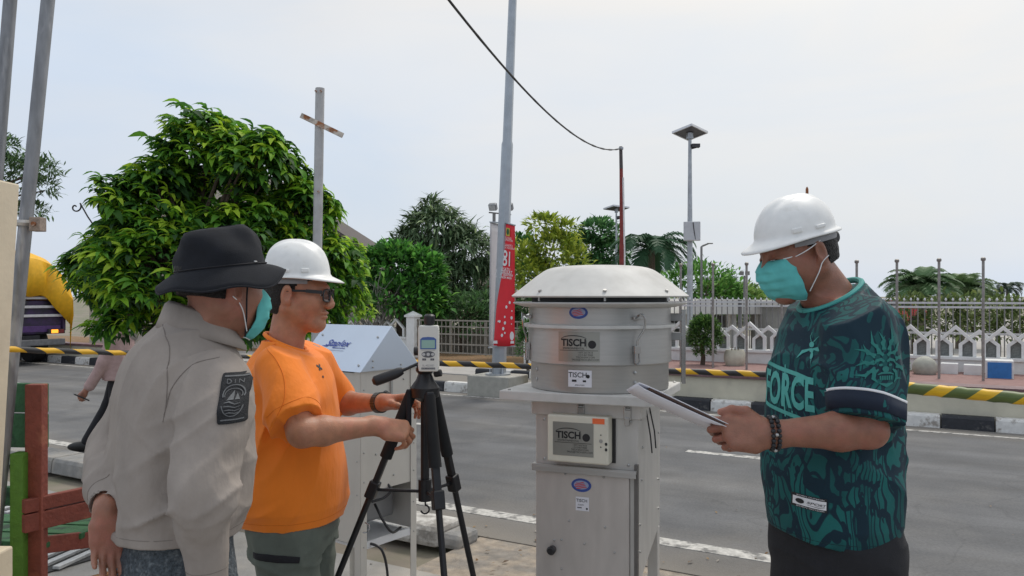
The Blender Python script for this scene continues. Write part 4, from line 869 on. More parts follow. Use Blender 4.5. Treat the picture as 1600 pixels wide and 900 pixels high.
# ================================================================== poles, lamps, cable
def lamp_post():
    p = W(778, 605, 12.55)*(1, 1, 0); top = W(801, 0, 12.3); ax = nrm(top-p); p1 = p+ax*11; t = thing('lamp_post', 'tall tapered grey lamp post on a concrete block in the median', 'lamp post', p+(0, 0, .0))
    b = MB(p, ROADROT); b.box((0, 0, .14), (.75, .62, .34)); b.build('foundation', M_CONC, t, bevel=.015)
    q = [p+ax*.31, p+ax*1.2, p+ax*3.9, p+ax*3.95, p+ax*7.5, p1]; b = MB(); b.tube(q, [.115, .105, .088, .074, .055, .045], 8); b.build('shaft', mat('lamp_post_steel', (.40, .43, .46), .45, .6, var=.08, vscale=3), t, True, angle=25)
    b = MB(p); b.lathe([(.20, .31), (.20, .335), (.12, .338)], 20); b.build('base_plate', M_GALV, t)
    for k in range(4): a = k*PI/2+.5; b = MB(p+np.array([.14*math.cos(a), .14*math.sin(a), .335])); b.put([(-.006, -.05, 0), (.006, -.05, 0), (.006, .02, 0), (-.006, .02, 0), (-.004, .02, .14), (.004, .02, .14)], [(0, 1, 2, 3), (2, 5, 4, 3), (0, 3, 4), (1, 5, 2), (0, 4, 5, 1)]); b.build('gusset', M_GALV, t)
    a0 = p+ax*8.6; b = MB(); b.tube([p1, p1+np.array([.3, .2, .12]), p1+np.array([1.2, .8, .25])], .03, 8); b.build('lamp_arm', M_GALV, t, True); b = MB(p1+np.array([1.45, .97, .26]), rotz(.58)); b.box((0, 0, 0), (.55, .2, .09)); b.build('lamp_head', M_GALV, t, bevel=.02)
    return p, ax
LP, LAX = lamp_post()
def at_post(y): k = (CAM_H-(y-HOR)/F*12.5); return LP+LAX*((k-LP[2])/LAX[2])
# banners: cloth hung from the post, each in its own plane
def banner(name, label, xs_t, xs_b, yt, yb, dl, dr_, m, twist):
    t = thing(name, label, 'banner', at_post(yb)); V = []; n = 14; k = 6
    A0, A1, B0, B1 = W(xs_t[0], yt, dl), W(xs_t[1], yt+5, dr_), W(xs_b[0], yb, dl), W(xs_b[1], yb, dr_)
    for i in range(n+1):
        f = i/n
        for j in range(k+1):
            g = j/k; p = (A0+(A1-A0)*g)*(1-f)+(B0+(B1-B0)*g)*f; p = p+np.array([0, .03*math.sin(g*PI)*math.sin(f*5+twist), 0]); V.append(p)
    o = mesh_obj('cloth', np.array(V), [(i*(k+1)+j, i*(k+1)+j+1, (i+1)*(k+1)+j+1, (i+1)*(k+1)+j)[::-1] for i in range(n) for j in range(k)], m, t, smooth=True, solid=.003)
    for a, c in ((A0, A1), (B0, B1)): b = MB(); b.tube([a+(a-c)*.02, c+(c-a)*.02], .012, 8); b.build('rod', M_GALV, t, True)
    return t, o, (A0, A1, B0, B1)
M_RED = mat('red_banner_cloth', (.76, .022, .035), .7, var=.06, vscale=2); M_RW = mat('banner_white_print', (.80, .76, .76), .7, var=.04)
t, o, (A0, A1, B0, B1) = banner('red_banner', 'red vertical banner with white lettering on the lamp post', (786, 804.5), (771, 804), 347, 541, 12.42, 12.15, M_RED, .5)
def bprint(name, V2, Fc, m, off=.012):                            # banner coordinates: x 0..1 across, y 0..1 down
    V2 = np.asarray(V2); P = [(A0+(A1-A0)*x)*(1-y)+(B0+(B1-B0)*x)*y+np.array([0, .03*math.sin(x*PI)*math.sin(y*5+.5), 0]) for x, y in V2]; nn = nrm(np.cross(A1-A0, B0-A0)); nn = nn if nn[1] < 0 else -nn
    return mesh_obj(name, np.array(P)+nn*off, Fc, m, t)
def btext(s, size, cx, cy, ax=.38, bold=0, name='lettering', m=M_RW): V, Fc = text2d(s, 1, 'CENTER', 0, bold); V = V*(size/ax*.95, -size/2.0)+(cx, cy); bprint(name, V, Fc, m)
V, Fc = subdiv2d(*rect2d(.36, .035, .64, .10), .2); bprint('crest_field', V, Fc, mat('crest_yellow', (.6, .5, .08), .7)); V, Fc = ell2d(.5, .066, .10, .026, 14); bprint('crest', V, Fc, mat('crest_green', (.03, .12, .05), .7), .015)
btext('PROVINSI', .055, .5, .118); btext('KALIMANTAN', .05, .5, .135); btext('DIRGAHAYU', .065, .42, .178); btext('REPUBLIK INDONESIA', .045, .5, .198)
V = np.concatenate([ell2d(.36, .252, .17, .034, 20)[0], ell2d(.36, .252, .075, .014, 20)[0]]); ring_ = [(i, (i+1) % 20, 20+(i+1) % 20, 20+i) for i in range(20)]
bprint('numeral', np.concatenate([V, V+(0, .062)]), ring_+[tuple(x+40 for x in f) for f in ring_], M_RW); bprint('numeral', *rect2d(.64, .225, .72, .345), M_RW)
for i, s_ in enumerate(('BERSATU', 'BERDAULAT', 'RAKYAT SEJAHTERA', 'INDONESIA MAJU')): btext(s_, .075 if i < 2 else .05, .36, .375+.022*i, bold=.015)
rg = np.random.default_rng(4)
for i in range(12):
    x, y = rg.uniform(.12, .92), .55+.37*rg.random()**.8; r = rg.uniform(.02, .06); bprint('dot', *ell2d(x, y, r, r*.24, 12), M_RW)
bprint('dot', *ell2d(.90, .915, .10, .036, 16), M_RW); bprint('border', *rect2d(0, .955, 1, .978), M_RW)
t2, o2, q2 = banner('white_banner', 'white back of a second banner on the far side of the lamp post', (766, 784), (764, 784), 347, 543, 12.62, 13.1, mat('white_banner_cloth', (.66, .64, .65), .8, var=.06, vscale=2, transl=.15), 2.0)
b = MB(); b.tube([at_post(349), q2[0]], .012, 6); b.tube([at_post(349), A1], .012, 6); b.build('bracket', M_GALV, t2, True)
def spot_pole():
    p = W(772, 560, 15)*(1, 1, 0); t = thing('floodlight_pole', 'thin pole with twin floodlights behind the lamp post', 'floodlight', p); h = CAM_H+(462-332)/F*15
    b = MB(p); b.tube([(0, 0, 0), (0, 0, h)], .03, 8); b.build('pole', M_BAR, t, True); b = MB(p); b.tube([(-.10, 0, h), (.32, 0, h-.04)], .014, 6); b.build('crossbar', M_BAR, t, True)
    for x in (-.02, .28):
        b = MB(p+np.array([x, -.05, h+.10]), frame(-1.9, .5)); b.box((0, 0, 0), (.10, .15, .13)); l_ = b.build('floodlight', mat('floodlight_grey', (.20, .21, .22), .5), t, bevel=.015); b = MB(p+np.array([x, -.05, h+.10]), frame(-1.9, .5)); b.box((.053, 0, 0), (.008, .12, .10)); b.build('lens', mat('lamp_glass', (.5, .52, .52), .1), l_)
spot_pole()
def red_pole():
    d = 18.; p = W(972, 560, d)*(1, 1, 0); h = CAM_H+(462-229)/F*d; t = thing('utility_pole', 'slim red and white utility pole carrying the cable', 'pole', p)
    b = MB(p); b.tube([(0, 0, 0), (-.005, 0, h*.55)], [.065, .058], 10); b.tube([(-.005, 0, h*.55), (-.02, 0, h-.5)], [.05, .04], 10); b.build('red_shaft', mat('faded_red_paint', (.22, .035, .03), .7, var=.2, vscale=5), t, True)
    b = MB(p); b.tube([(-.02, 0, h-.5), (-.03, 0, h)], [.041, .038], 10); b.build('dark_top', mat('dark_pole', (.08, .07, .07), .7), t, True)
    b = MB(p+np.array([.05, -.03, 0])); b.tube([(0, 0, 0), (0, 0, h*.5), (-.03, 0, h-.7)], .022, 6); b.build('white_conduit', mat('white_conduit', (.7, .7, .7), .6), t, True)
    b = MB(p); b.box((-.03, -.05, h-.05), (.10, .06, .05)); b.build('cable_clamp', M_GALV, t, bevel=.005); return p+np.array([-.03, -.05, h-.05])
CEND = red_pole()
c0 = W(640, -80, 5.5); pts = []
for i in range(40):
    f = i/39; p = c0+(CEND-c0)*f; pts.append(p-np.array([0, 0, 1.02*4*f*(1-f)*.45]))
b = MB(); b.tube(pts, .0115, 6); tag(b.build('overhead_cable', mat('black_cable', (.02, .02, .02), .6), smooth=True), 'black overhead cable sagging across the sky to the red pole', 'cable')
b = MB()
for k in range(2): b.tube([np.array(p)+np.array([0, 0, .012*math.sin(i*.9+k*PI)]) for i, p in enumerate(pts)], .006, 4)
b.build('wrap_wire', mat('black_cable', (.02, .02, .02), .6), bpy.data.objects['overhead_cable'], True)
def solar(x, ytop, d, pw, label, box_y=None, xb=None, ybase=560, tilt=.35, yawp=.3, r=.055):
    p = W(xb or x, ybase, d)*(1, 1, 0); h = CAM_H+(462-ytop)/F*d; t = thing('solar_street_lamp', label, 'lamp post', p); b = MB(p); b.tube([(0, 0, 0), (0, 0, h*.5), (0, 0, h)], [r*1.2, r, r*.6], 10); b.build('pole', M_GALV, t, True)
    R = np.array([[1, 0, 0], [0, math.cos(tilt), -math.sin(tilt)], [0, math.sin(tilt), math.cos(tilt)]])@rotz(yawp); b = MB(p+np.array([0, 0, h+.02]), R); b.box((0, 0, 0), (pw, pw*.9, .03)); o = b.build('solar_panel', mat('panel_back', (.10, .10, .11), .5, var=.15), t, bevel=.004)
    b = MB(p+np.array([0, 0, h+.02]), R)
    for a, c_ in (((0, pw*.45, -.005), (pw+.02, .025, .045)), ((0, -pw*.45, -.005), (pw+.02, .025, .045))): b.box(a, c_)
    b.box((pw*.5, 0, -.005), (.025, pw*.9-.03, .045)); b.box((-pw*.5, 0, -.005), (.025, pw*.9-.03, .045)); b.build('panel_frame', M_RAIL, o)
    b = MB(p+np.array([0, 0, h-.12])); b.tube([(0, 0, 0), (.0, 0, .12)], r*1.3, 8); b.build('top_collar', M_GALV, t); b = MB(p+np.array([0, 0, h-.12])); b.box((.11, -.02, -.14), (.16, .12, .07)); b.tube([(0, 0, -.2), (.12, -.02, -.17)], .02, 6); b.build('lamp_head', mat('lamp_dark', (.05, .05, .055), .5), t)
    if box_y:
        z = CAM_H+(462-box_y)/F*d; b = MB(p+np.array([.02, -.10, z]), rotz(-.25)); b.box((0, 0, 0), (.33, .16, .38)); c_ = b.build('battery_box', mat('pale_grey_box', (.52, .53, .55), .5, var=.05), t, bevel=.012); b = MB(p+np.array([.02, -.19, z])); b.tube([(.0, 0, .17), (.02, -.005, 0), (.05, 0, -.17)], .008, 5); b.build('cable', M_BLK, c_, True)
    return t
solar(1075.5, 208, 16.2, .52, 'tall solar street lamp with a grey box behind the fence', 362, 1078, 560, -.24, .72)
solar(965, 326, 24, .56, 'smaller solar street lamp behind the red pole', None, 963, 540, -.12, .5, .04)
def arm_lamp():
    d = 42; p = W(1096, 510, d)*(1, 1, 0); h = CAM_H+(462-384)/F*d; t = thing('street_lamp', 'distant curved-arm street lamp over the far trees', 'street lamp', p); b = MB(p); b.tube([(0, 0, 0), (0, 0, h-.05), (.08, 0, h), (.38, 0, h+.12)], [.07, .06, .05, .04], 8); b.build('pole', M_BAR, t, True); b = MB(p+np.array([.45, 0, h+.12])); b.box((0, 0, 0), (.3, .12, .06)); b.build('lamp_head', M_BAR, t, bevel=.02)
    d = 40; p = W(1163, 510, d)*(1, 1, 0); h = CAM_H+(462-440)/F*d; t = thing('floodlight_mast', 'distant floodlight mast left of the mask', 'floodlight', p); b = MB(p); b.tube([(0, 0, 0), (0, 0, h+.3)], .05, 8); b.build('mast', M_BAR, t, True)
    for sx in (-.14, .14): b = MB(p+np.array([sx, -.05, h+.42]), rotz(sx*2)); b.box((0, 0, 0), (.2, .14, .2)); b.build('floodlight', M_BAR, t, bevel=.02)
arm_lamp()
def rust_pole():
    p = W(1261, 585, 8.5)*(1, 1, 0); p = RV(-3.0, 11.6, .4); X = (1261-800)/F; v = 11.6; y = v/(X*SU+CU); p = np.array([X*y, y, .40]); h = CAM_H+(462-292)/F*y-.40
    t = thing('rusty_post', 'rusty post tip showing above the hard hat of the jersey man', 'post', p); b = MB(p); b.tube([(0, 0, 0), (0, 0, h-.12)], .022, 8); b.build('post_shaft', M_RUST, t, True); b = MB(p); b.lathe([(.022, h-.12), (.02, h-.03), (.008, h)], 8); b.build('tip', M_RUST, t, True)
rust_pole()
def cross_pole():
    d = 5.45; p = W(489, 860, d)*(1, 1, 0); top = W(500, 138, d); t = thing('cross_pole', 'leaning white-grey pole with a rusty crosspiece behind the two men', 'pole', p)
    b = MB(); b.tube([p, p+(top-p)*.5, top], [.033, .032, .031], 16); b.build('tube', mat('pale_painted_pole', (.46, .46, .46), .6, .1, var=.1, vscale=4, col2=(.36, .35, .34), mixr=(.5, .7)), t, True)
    a, c = W(470, 180, d-.06), W(536, 212, d-.02); b = MB(); b.bar(a, c, .012, .034); b.build('crosspiece', mat('crosspiece_rust', (.34, .15, .07), .85, .2, var=.3, vscale=14, col2=(.55, .50, .44), mixr=(.46, .55)), t)
    for (x, y) in ((494, 143), (502, 143), (498, 300)): b = MB(W(x, y, d-.035)); b.tube([(0, 0, 0), (0, -.02, 0)], .007, 6); b.build('bolt', M_RUST, t)
    return p, top
CP, CT = cross_pole()
# hazard tape strung along the works, wrapped on bamboo
M_TAPE = stripes('black_yellow_tape', (.74, .42, .015), (.02, .02, .022), .19, .06, .5); M_BAMT = stripes('green_bamboo_with_tape', (.75, .44, .012), (.10, .14, .035), .20, -.075, .44)
def tape(name, label, a, c, r, m, sag, support=None, n=50, oval=1.0):
    t = thing(name, label, 'barrier', (np.asarray(a)+np.asarray(c))/2*(1, 1, 0)); q = []
    for i in range(n+1): f = i/n; q.append(a+(c-a)*f-np.array([0, 0, sag*4*f*(1-f)])+np.array([0, 0, .0015*math.sin(i*1.7)]))
    b = MB(); b.tube(q, [r*(1+.035*math.sin(i*2.3)) for i in range(n+1)], 12); b.build('tape_roll', m, t, True, uv=True)
    for s_ in support or []:
        b = MB(); b.tube([s_*np.array([1, 1, 0]), s_+np.array([0, 0, .12])], .028, 10); b.build('support_post', mat('bamboo', (.30, .26, .12), .6, var=.15), t, True)
    return t
zc = lambda x, y, d: W(x, y, d)
tape('hazard_tape', 'black and yellow hazard tape strung from the pillar to the leaning pole', zc(-60, 543.5, 2.80), zc(488, 561, 5.40), .0115, M_TAPE, 0)
tape('hazard_tape', 'black and yellow hazard tape crossing behind both samplers', zc(488, 561, 5.40), zc(1296, 588, 5.05), .019, M_TAPE, 0, [zc(1300, 588, 5.09)])
tape('bamboo_rail', 'thick green bamboo rail wrapped in yellow tape at far right', zc(1318, 597, 4.45), zc(1720, 634, 3.75), .031, M_BAMT, 0, [zc(1330, 600, 4.47), zc(1735, 634, 3.78)], 40)

# ================================================================== truck, walker, buildings
def truck():
    cx, cy = -.560*18.5, 18.5; far = np.array([cx, cy, 0]); R = np.stack([-ROADROT[:, 0], -ROADROT[:, 1], ROADROT[:, 2]], 1)   # local x: forward (away along the road), y: to the near side
    t = thing('cargo_truck', 'purple cargo truck with white rails under a yellow tarpaulin', 'truck', far); o = far
    M_PU = mat('purple_truck_paint', (.042, .020, .075), .5, var=.25, vscale=3, col2=(.02, .018, .03), mixr=(.45, .6)); M_WR = mat('white_rail_paint', (.62, .60, .60), .6, var=.1); M_DK = mat('truck_chassis', (.025, .025, .028), .7)
    L_ = 5.2; Wd = 2.0
    b = MB(o, R); b.box((L_/2, Wd/2, 1.06), (L_, Wd, .76)); b.build('cargo_bed', M_PU, t, bevel=.02)
    b = MB(o, R); b.box((-.02, Wd/2, .80), (.03, Wd*.9, .14)); b.build('tailgate_panel', mat('violet_panel', (.085, .035, .15), .45, var=.2, vscale=4), t, bevel=.008)
    for z in (1.10, 1.30, 1.50): b = MB(o, R); b.box((-.035, Wd/2, z), (.05, Wd, .06)); b.build('tail_rail', M_WR, t, bevel=.008); b = MB(o, R); b.box((L_/2, Wd+.03, z), (L_, .05, .06)); b.build('side_rail', M_WR, t, bevel=.008)
    for y in (.03, Wd*.5, Wd-.03): b = MB(o, R); b.box((-.03, y, 1.2), (.07, .07, .9)); b.build('tail_stake', M_PU, t, bevel=.01)
    # tarpaulin: lumpy cover
    n1, n2 = 26, 30; V = []
    for i in range(n1+1):
        for j in range(n2+1):
            u_, w_ = i/n1, j/n2; prof = abs(2*w_-1); z = 2.62-.55*prof**3-.25*(1-min(1, u_*4))**2; y = -.06+(Wd+.12)*w_; 
            if prof > .82: z -= (prof-.82)/.18*.75; y = Wd/2+(Wd/2+.07)*math.copysign(1, w_-.5)
            z += .10*(vnoise(np.array([[u_*7+3, w_*5+1, 2.]]))[0]-.5)+.09*(ridge(np.array([[u_*26+w_*5, w_*3, 5.]]))[0]-.5); y += .06*(ridge(np.array([[u_*24+w_*3, w_*4, 8.]]))[0]-.5); x = -.08+u_*L_
            V.append((x, y, z))
    Fc = [(i*(n2+1)+j, (i+1)*(n2+1)+j, (i+1)*(n2+1)+j+1, i*(n2+1)+j+1) for i in range(n1) for j in range(n2)]
    k0 = len(V)
    for j in range(n2+1):                                         # flap hanging over the tail
        w_ = j/n2; x, y, z = V[j]; dz = .35+.55*max(0, math.sin(w_*PI*1.0+.9))+.1*math.sin(w_*17); V.append((x-.10-.07*math.sin(w_*21)-.04*math.sin(w_*47), y, z-.4*dz)); 
    for j in range(n2+1): w_ = j/n2; x, y, z = V[j]; dz = .35+.55*max(0, math.sin(w_*PI*1.0+.9))+.1*math.sin(w_*17); V.append((x-.05, y, z-1.0*dz))
    for r_ in range(2):
        for j in range(n2): a = j if r_ == 0 else k0+j; c = k0+r_*(n2+1)+j; Fc.append((a, a+1, c+1, c))
    b = MB(o, R); b.put(V, Fc); b.build('tarpaulin', mat('yellow_tarpaulin', (.82, .44, .012), .55, var=.1, vscale=4, bump=.5, bscale=6), t, True, solid=.01)
    b = MB(o, R); b.box((L_/2, Wd/2, .58), (L_, .9, .16)); b.build('chassis', M_DK, t)
    b = MB(o, R); b.box((-.10, Wd/2, .50), (.10, Wd*.95, .14)); b.build('bumper', mat('bumper_grey', (.16, .16, .165), .6, var=.2), t, bevel=.02)
    for y in (.22, Wd-.22):
        b = MB(o, R); b.box((-.07, y, .74), (.05, .38, .11)); l_ = b.build('lamp_housing', M_DK, t, bevel=.008)
        m = mat('lit_amber_lamp', (.9, .3, .02), .3, var=0); m.node_tree.nodes['Principled BSDF'].inputs['Emission Color'].default_value = (1, .33, .03, 1); m.node_tree.nodes['Principled BSDF'].inputs['Emission Strength'].default_value = 1.6
        b = MB(o, R); b.box((-.10, y+.05, .74), (.02, .15, .08)); b.build('amber_lamp', m, l_, bevel=.004); b = MB(o, R); b.box((-.10, y-.10, .74), (.02, .12, .08)); b.build('red_lamp', mat('red_lamp', (.2, .02, .02), .3), l_, bevel=.004)
    for x in (.95, 4.6):
        for y in (.18, Wd-.18):
            b = MB(o+R@np.array([x, y, .42]), R); b.tube([(0, -.16, 0), (0, -.12, 0), (0, .12, 0), (0, .16, 0)], [.36, .42, .42, .36], 24); w_ = b.build('wheel', mat('tyre_rubber', (.02, .02, .02), .85), t, True, angle=30); b = MB(o+R@np.array([x, y, .42]), R); b.tube([(0, -.17, 0), (0, .17, 0)], .2, 16); b.build('rim', M_GALV, w_)
    b = MB(o, R); b.box((L_+.75, Wd/2, 1.3), (1.4, Wd*.95, 1.6)); b.build('cab', M_PU, t, bevel=.08)
truck()
def walker():
    base = W(187, 705, 8.0)*(1, 1, 0); yaw = math.radians(200); Rb = frame(yaw); root = thing('person', 'person in a pink top walking past behind the tree, phone in hand', 'person', base); B = lambda f, l, z: base+Rb@np.array([f, l, 0])+np.array([0, 0, z])
    S = Sdf(); ho = B(.05, 0, 1.44); head_sdf(S, ho, frame(yaw, .15)); S.cone(B(0, 0, 1.25), ho+(0, 0, -.05), .05, .048, .03); S.loft(base, Rb, [(.80, 0, 0, .10, .15), (1.0, 0, 0, .09, .13), (1.2, 0, 0, .1, .15), (1.28, 0, 0, .06, .08)], k=.03)
    hL, hR = W(133, 612, 7.8), B(-.1, -.22, .78); sL, sR = B(0, .16, 1.22), B(0, -.16, 1.22); eL, eR = (sL+hL)/2+(.03, 0, -.02), B(-.06, -.22, 1.0)
    for a, b_, c in ((sL, eL, hL), (sR, eR, hR)): S.cone(a, b_, .045, .036, .03); S.cone(b_, c, .036, .024, .02)
    hand_sdf(S, hL, hL-eL, (0, -1, .2), (-1, 0, .3), [(40, 50, 30)]*4, .85); hand_sdf(S, hR, hR-eR, (0, 1, 0), (-1, 0, 0), [(25, 35, 20)]*4, .85)
    hp = [B(0, s*.08, .80) for s in (-1, 1)]; kn = [B(.10, -.09, .45), B(.02, .09, .43)]; an = [B(.30, -.09, .10), B(-.28, .09, .14)]
    for h, k, a in zip(hp, kn, an): S.cone(h, k, .07, .05, .04); S.cone(k, a, .05, .035, .03)
    S.build('body', .009, M_SKIN_B, root)
    C = Sdf(); C.loft(base, Rb, [(.72, 0, 0, .155, .20), (.9, 0, 0, .14, .185), (1.1, 0, 0, .13, .18), (1.2, 0, 0, .125, .175), (1.28, 0, 0, .07, .1)], k=.03)
    for a, b_, c in ((sL, eL, hL), (sR, eR, hR)): C.cone(a, b_, .06, .055, .03); C.cone(b_, b_+(c-b_)*.8, .055, .045, .03)
    C.post = lambda P, d: d-ridge(P*np.array([9, 9, 4], np.float32))**2*.012; C.build('top', .011, mat('dusty_pink_cloth', (.42, .29, .275), .9, var=.1, vscale=10), root)
    Hd = Sdf(); Hd.ell(ho+(0, 0, .035), (.125, .11, .13)); Hd.cone(ho+(0, 0, -.06), B(-.03, 0, 1.19), .10, .15, .06); fw = frame(yaw, .15); Hd.ell(ho+fw@np.array([.10, 0, -.03]), (.06, .055, .085), fw, .01, 's'); Hd.build('headscarf', .010, mat('grey_pink_scarf', (.30, .27, .25), .9, var=.1), root)
    Pn = Sdf()
    for h, k, a in zip(hp, kn, an): Pn.cone(h, k, .09, .07, .05); Pn.cone(k, a, .07, .055, .03)
    Pn.build('trousers', .012, M_BLACKC, root)
    for a in an: Sh = Sdf(); Sh.ell(a+Rb[:, 0]*.05+(0, 0, -.05), (.13, .045, .05), Rb); Sh.build('shoe', .012, M_SHOE, root)
    k = MB(hL+np.array([-.02, -.03, -.05]), frame(.6, .5)); k.box((0, 0, 0), (.15, .075, .012)); tag(k.build('mobile_phone', M_BLK, bevel=.004), 'dark mobile phone in the hand of the person walking past', 'phone')
walker()
M_TILE = mat('dark_roof_tile', (.085, .07, .065), .8, var=.2, vscale=8, bump=.5, bscale=30); M_PINKT = mat('faded_red_roof_tile', (.42, .17, .14), .8, var=.2, vscale=6, bump=.5, bscale=30)
def house(name, label, x0, x1, dd, ze, zr, depth, wallm, roofm, eave=.35):
    X0, X1 = (x0-800)/F*dd, (x1-800)/F*dd; c = (X0+X1)/2; t = thing(name, label, 'house', (c, dd+depth/2, 0)); w_ = (X1-X0)/2-eave
    b = MB((c, dd, 0)); b.prism([(-w_, 0), (w_, 0), (w_, ze), (0, ze+(zr-ze)*w_/(w_+eave)), (-w_, ze)], .3, depth-.3); b.build('wall', wallm, t)
    for s_ in (-1, 1):
        b = MB((c, dd, 0)); V = [(0, 0, zr), (s_*(w_+eave), 0, ze-(zr-ze)*.0), (s_*(w_+eave), depth, ze), (0, depth, zr)]; V += [(p[0], p[1], p[2]-.12) for p in V]; b.put(V, [(0, 1, 2, 3), (7, 6, 5, 4), (0, 4, 5, 1), (1, 5, 6, 2), (2, 6, 7, 3), (3, 7, 4, 0)]); b.build('roof_slope', roofm, t)
    b = MB((c, dd, 0)); b.tube([(0, -.05, zr+.03), (0, depth+.05, zr+.03)], .1, 8); b.build('ridge', roofm, t)
    for sx in (-.45, .45): b = MB((c, dd, 0)); b.box((sx*w_, .29, ze*.55), (.9, .06, 1.1)); f = b.build('window', mat('window_frame', (.3, .28, .25), .6), t); b = MB((c, dd, 0)); b.box((sx*w_, .25, ze*.55), (.76, .02, .96)); b.build('pane', mat('window_glass', (.04, .05, .055), .1), f)
    b = MB((c, dd, 0)); b.box((0, .29, 1.0), (.9, .06, 2.0)); b.build('door', mat('house_door', (.18, .10, .06), .6), t)
house('house', 'house with a dark tiled gable roof behind the big tree', 112, 572, 23, 2.9, 5.6, 8, mat('house_wall', (.52, .48, .42), .85, var=.1), M_TILE)
house('small_house', 'small house with a faded red tile roof behind the bushy trees', 618, 700, 29, .95, 1.62, 4, mat('house_wall', (.52, .48, .42), .85, var=.1), M_PINKT, .2)
house('small_house', 'house with pinkish tile roof behind the white banner', 738, 800, 34, 2.3, 3.0, 4, mat('house_wall', (.52, .48, .42), .85, var=.1), M_PINKT, .2)
def finial():
    p = W(118, 330, 23.2); t = thing('roof_finial', 'curled iron finial above the house roof left of the tree', 'finial', p); b = MB(p); b.tube([np.array([.05*a*math.cos(a)*.5, 0, .12+.05*a*math.sin(a)*.5]) for a in np.linspace(.5, 7, 30)]+[np.array([.35, 0, -.15]), np.array([.62, 0, -.55]), np.array([1.0, .3, -1.1])], .022, 6); b.build('scroll', M_BLK, t, True)
finial()
def pavilion():
    d = 21; t = thing('open_pavilion', 'low open pavilion with a pale flat canopy behind the fence', 'pavilion', W(1145, 520, d)*(1, 1, 0)); M_C = mat('pale_canopy', (.62, .60, .56), .8, var=.05)
    X0, X1 = (1062-800)/F*d, (1216-800)/F*d; zt, zb = CAM_H+(462-469)/F*d, CAM_H+(462-491)/F*d
    b = MB((0, d, 0)); b.put([(X0, 0, zb), (X1-.12, 0, zb), (X1+.05, 0, zt), (X0+.5, 0, zt+.03), (X0, 4, zb), (X1-.12, 4, zb), (X1+.05, 4, zt), (X0+.5, 4, zt+.03)], [(0, 1, 2, 3), (7, 6, 5, 4), (0, 4, 5, 1), (1, 5, 6, 2), (2, 6, 7, 3), (3, 7, 4, 0)]); b.build('canopy', M_C, t)
    for x in np.linspace(X0+.2, X1-.4, 4):
        for y in (.4, 3.4): b = MB((x, d+y, 0)); b.box((0, 0, zb/2), (.12, .12, zb)); b.build('column', M_C, t)
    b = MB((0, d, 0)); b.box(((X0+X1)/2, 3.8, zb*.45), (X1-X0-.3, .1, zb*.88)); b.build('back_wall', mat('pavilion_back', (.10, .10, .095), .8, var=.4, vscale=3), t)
    t = thing('grey_shed', 'grey corrugated shed behind the fence below the mask', 'shed', W(1245, 520, 19)*(1, 1, 0)); d = 19; X0, X1 = (1232-800)/F*d, (1330-800)/F*d; z = CAM_H+(462-476)/F*d
    b = MB((0, d, 0)); b.box(((X0+X1)/2, 1.5, z/2-.03), (X1-X0, 3, z-.06)); b.build('wall', mat('shed_sheet', (.34, .33, .31), .7, var=.08, vscale=3), t); b = MB((0, d, 0)); b.box(((X0+X1)/2, 1.5, z), (X1-X0+.3, 3.3, .07)); b.build('roof', M_C, t)
pavilion()
def block(name, label, x0, x1, y0, d, depth, m, rows, cols_):
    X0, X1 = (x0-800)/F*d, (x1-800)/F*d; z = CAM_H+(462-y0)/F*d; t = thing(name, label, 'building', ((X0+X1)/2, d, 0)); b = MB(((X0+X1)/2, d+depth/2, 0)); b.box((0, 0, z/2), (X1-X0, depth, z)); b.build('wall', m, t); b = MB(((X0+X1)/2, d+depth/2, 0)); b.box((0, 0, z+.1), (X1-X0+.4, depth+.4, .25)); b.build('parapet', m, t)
    pro = None
    for r_ in range(rows):
        for c in range(cols_):
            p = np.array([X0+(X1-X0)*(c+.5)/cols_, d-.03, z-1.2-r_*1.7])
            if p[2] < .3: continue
            if pro is None: b = MB(); b.box((0, 0, .5), ((X1-X0)/cols_*.5, .08, .9)); pro = b.build('window', mat('haze_paled_window', (.28, .31, .34), .4), t); pro.location = p-wloc(t)  # distance haze is put into the window colour
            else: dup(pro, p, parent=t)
block('office_block', 'pale hazy office block beyond the far trees', 1112, 1152, 434, 150, 12, mat('haze_paled_block', (.52, .54, .56), .8, var=.04), 2, 4)  # pale wall colour stands in for the haze of distance
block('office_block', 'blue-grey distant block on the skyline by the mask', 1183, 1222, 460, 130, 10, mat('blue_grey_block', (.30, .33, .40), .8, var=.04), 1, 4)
def car():
    d = 40; p = W(1388, 540, d)*(1, 1, 0); t = thing('parked_car', 'white and red car parked behind the fence by the jersey man', 'car', p); R = rotz(0)
    prof = [(-1.6, .28), (-1.62, .62), (-1.5, .82), (-.95, .90), (-.55, 1.32), (.55, 1.36), (1.15, .95), (1.62, .78), (1.66, .32)]; b = MB(p); b.prism(prof, -.75, .75); b.build('body', mat('red_car_paint', (.42, .03, .035), .3, var=.03, coat=.5), t, bevel=.06)
    b = MB(p); b.prism([(-.85, .92), (-.5, 1.27), (.48, 1.30), (.98, .96)], -.77, .77); b.build('windows', mat('car_glass', (.03, .035, .04), .08), t); b = MB(p); b.prism([(-.62, 1.30), (-.5, 1.40), (.5, 1.42), (.62, 1.32)], -.72, .72); b.build('roof', mat('white_car_paint', (.75, .75, .75), .3), t, bevel=.03)
    for x in (-1.05, 1.05):
        for y in (-.68, .68): b = MB(p+np.array([x, y, .30])); b.tube([(0, -.1, 0), (0, .1, 0)], .30, 20); b.build('wheel', mat('tyre_rubber', (.02, .02, .02), .85), t)
    b = MB(p); b.box((-1.6, -.5, .66), (.06, .3, .12)); b.build('headlight', M_RAIL, t); b = MB(p); b.box((-1.6, .5, .66), (.06, .3, .12)); b.build('headlight', M_RAIL, t)
car()
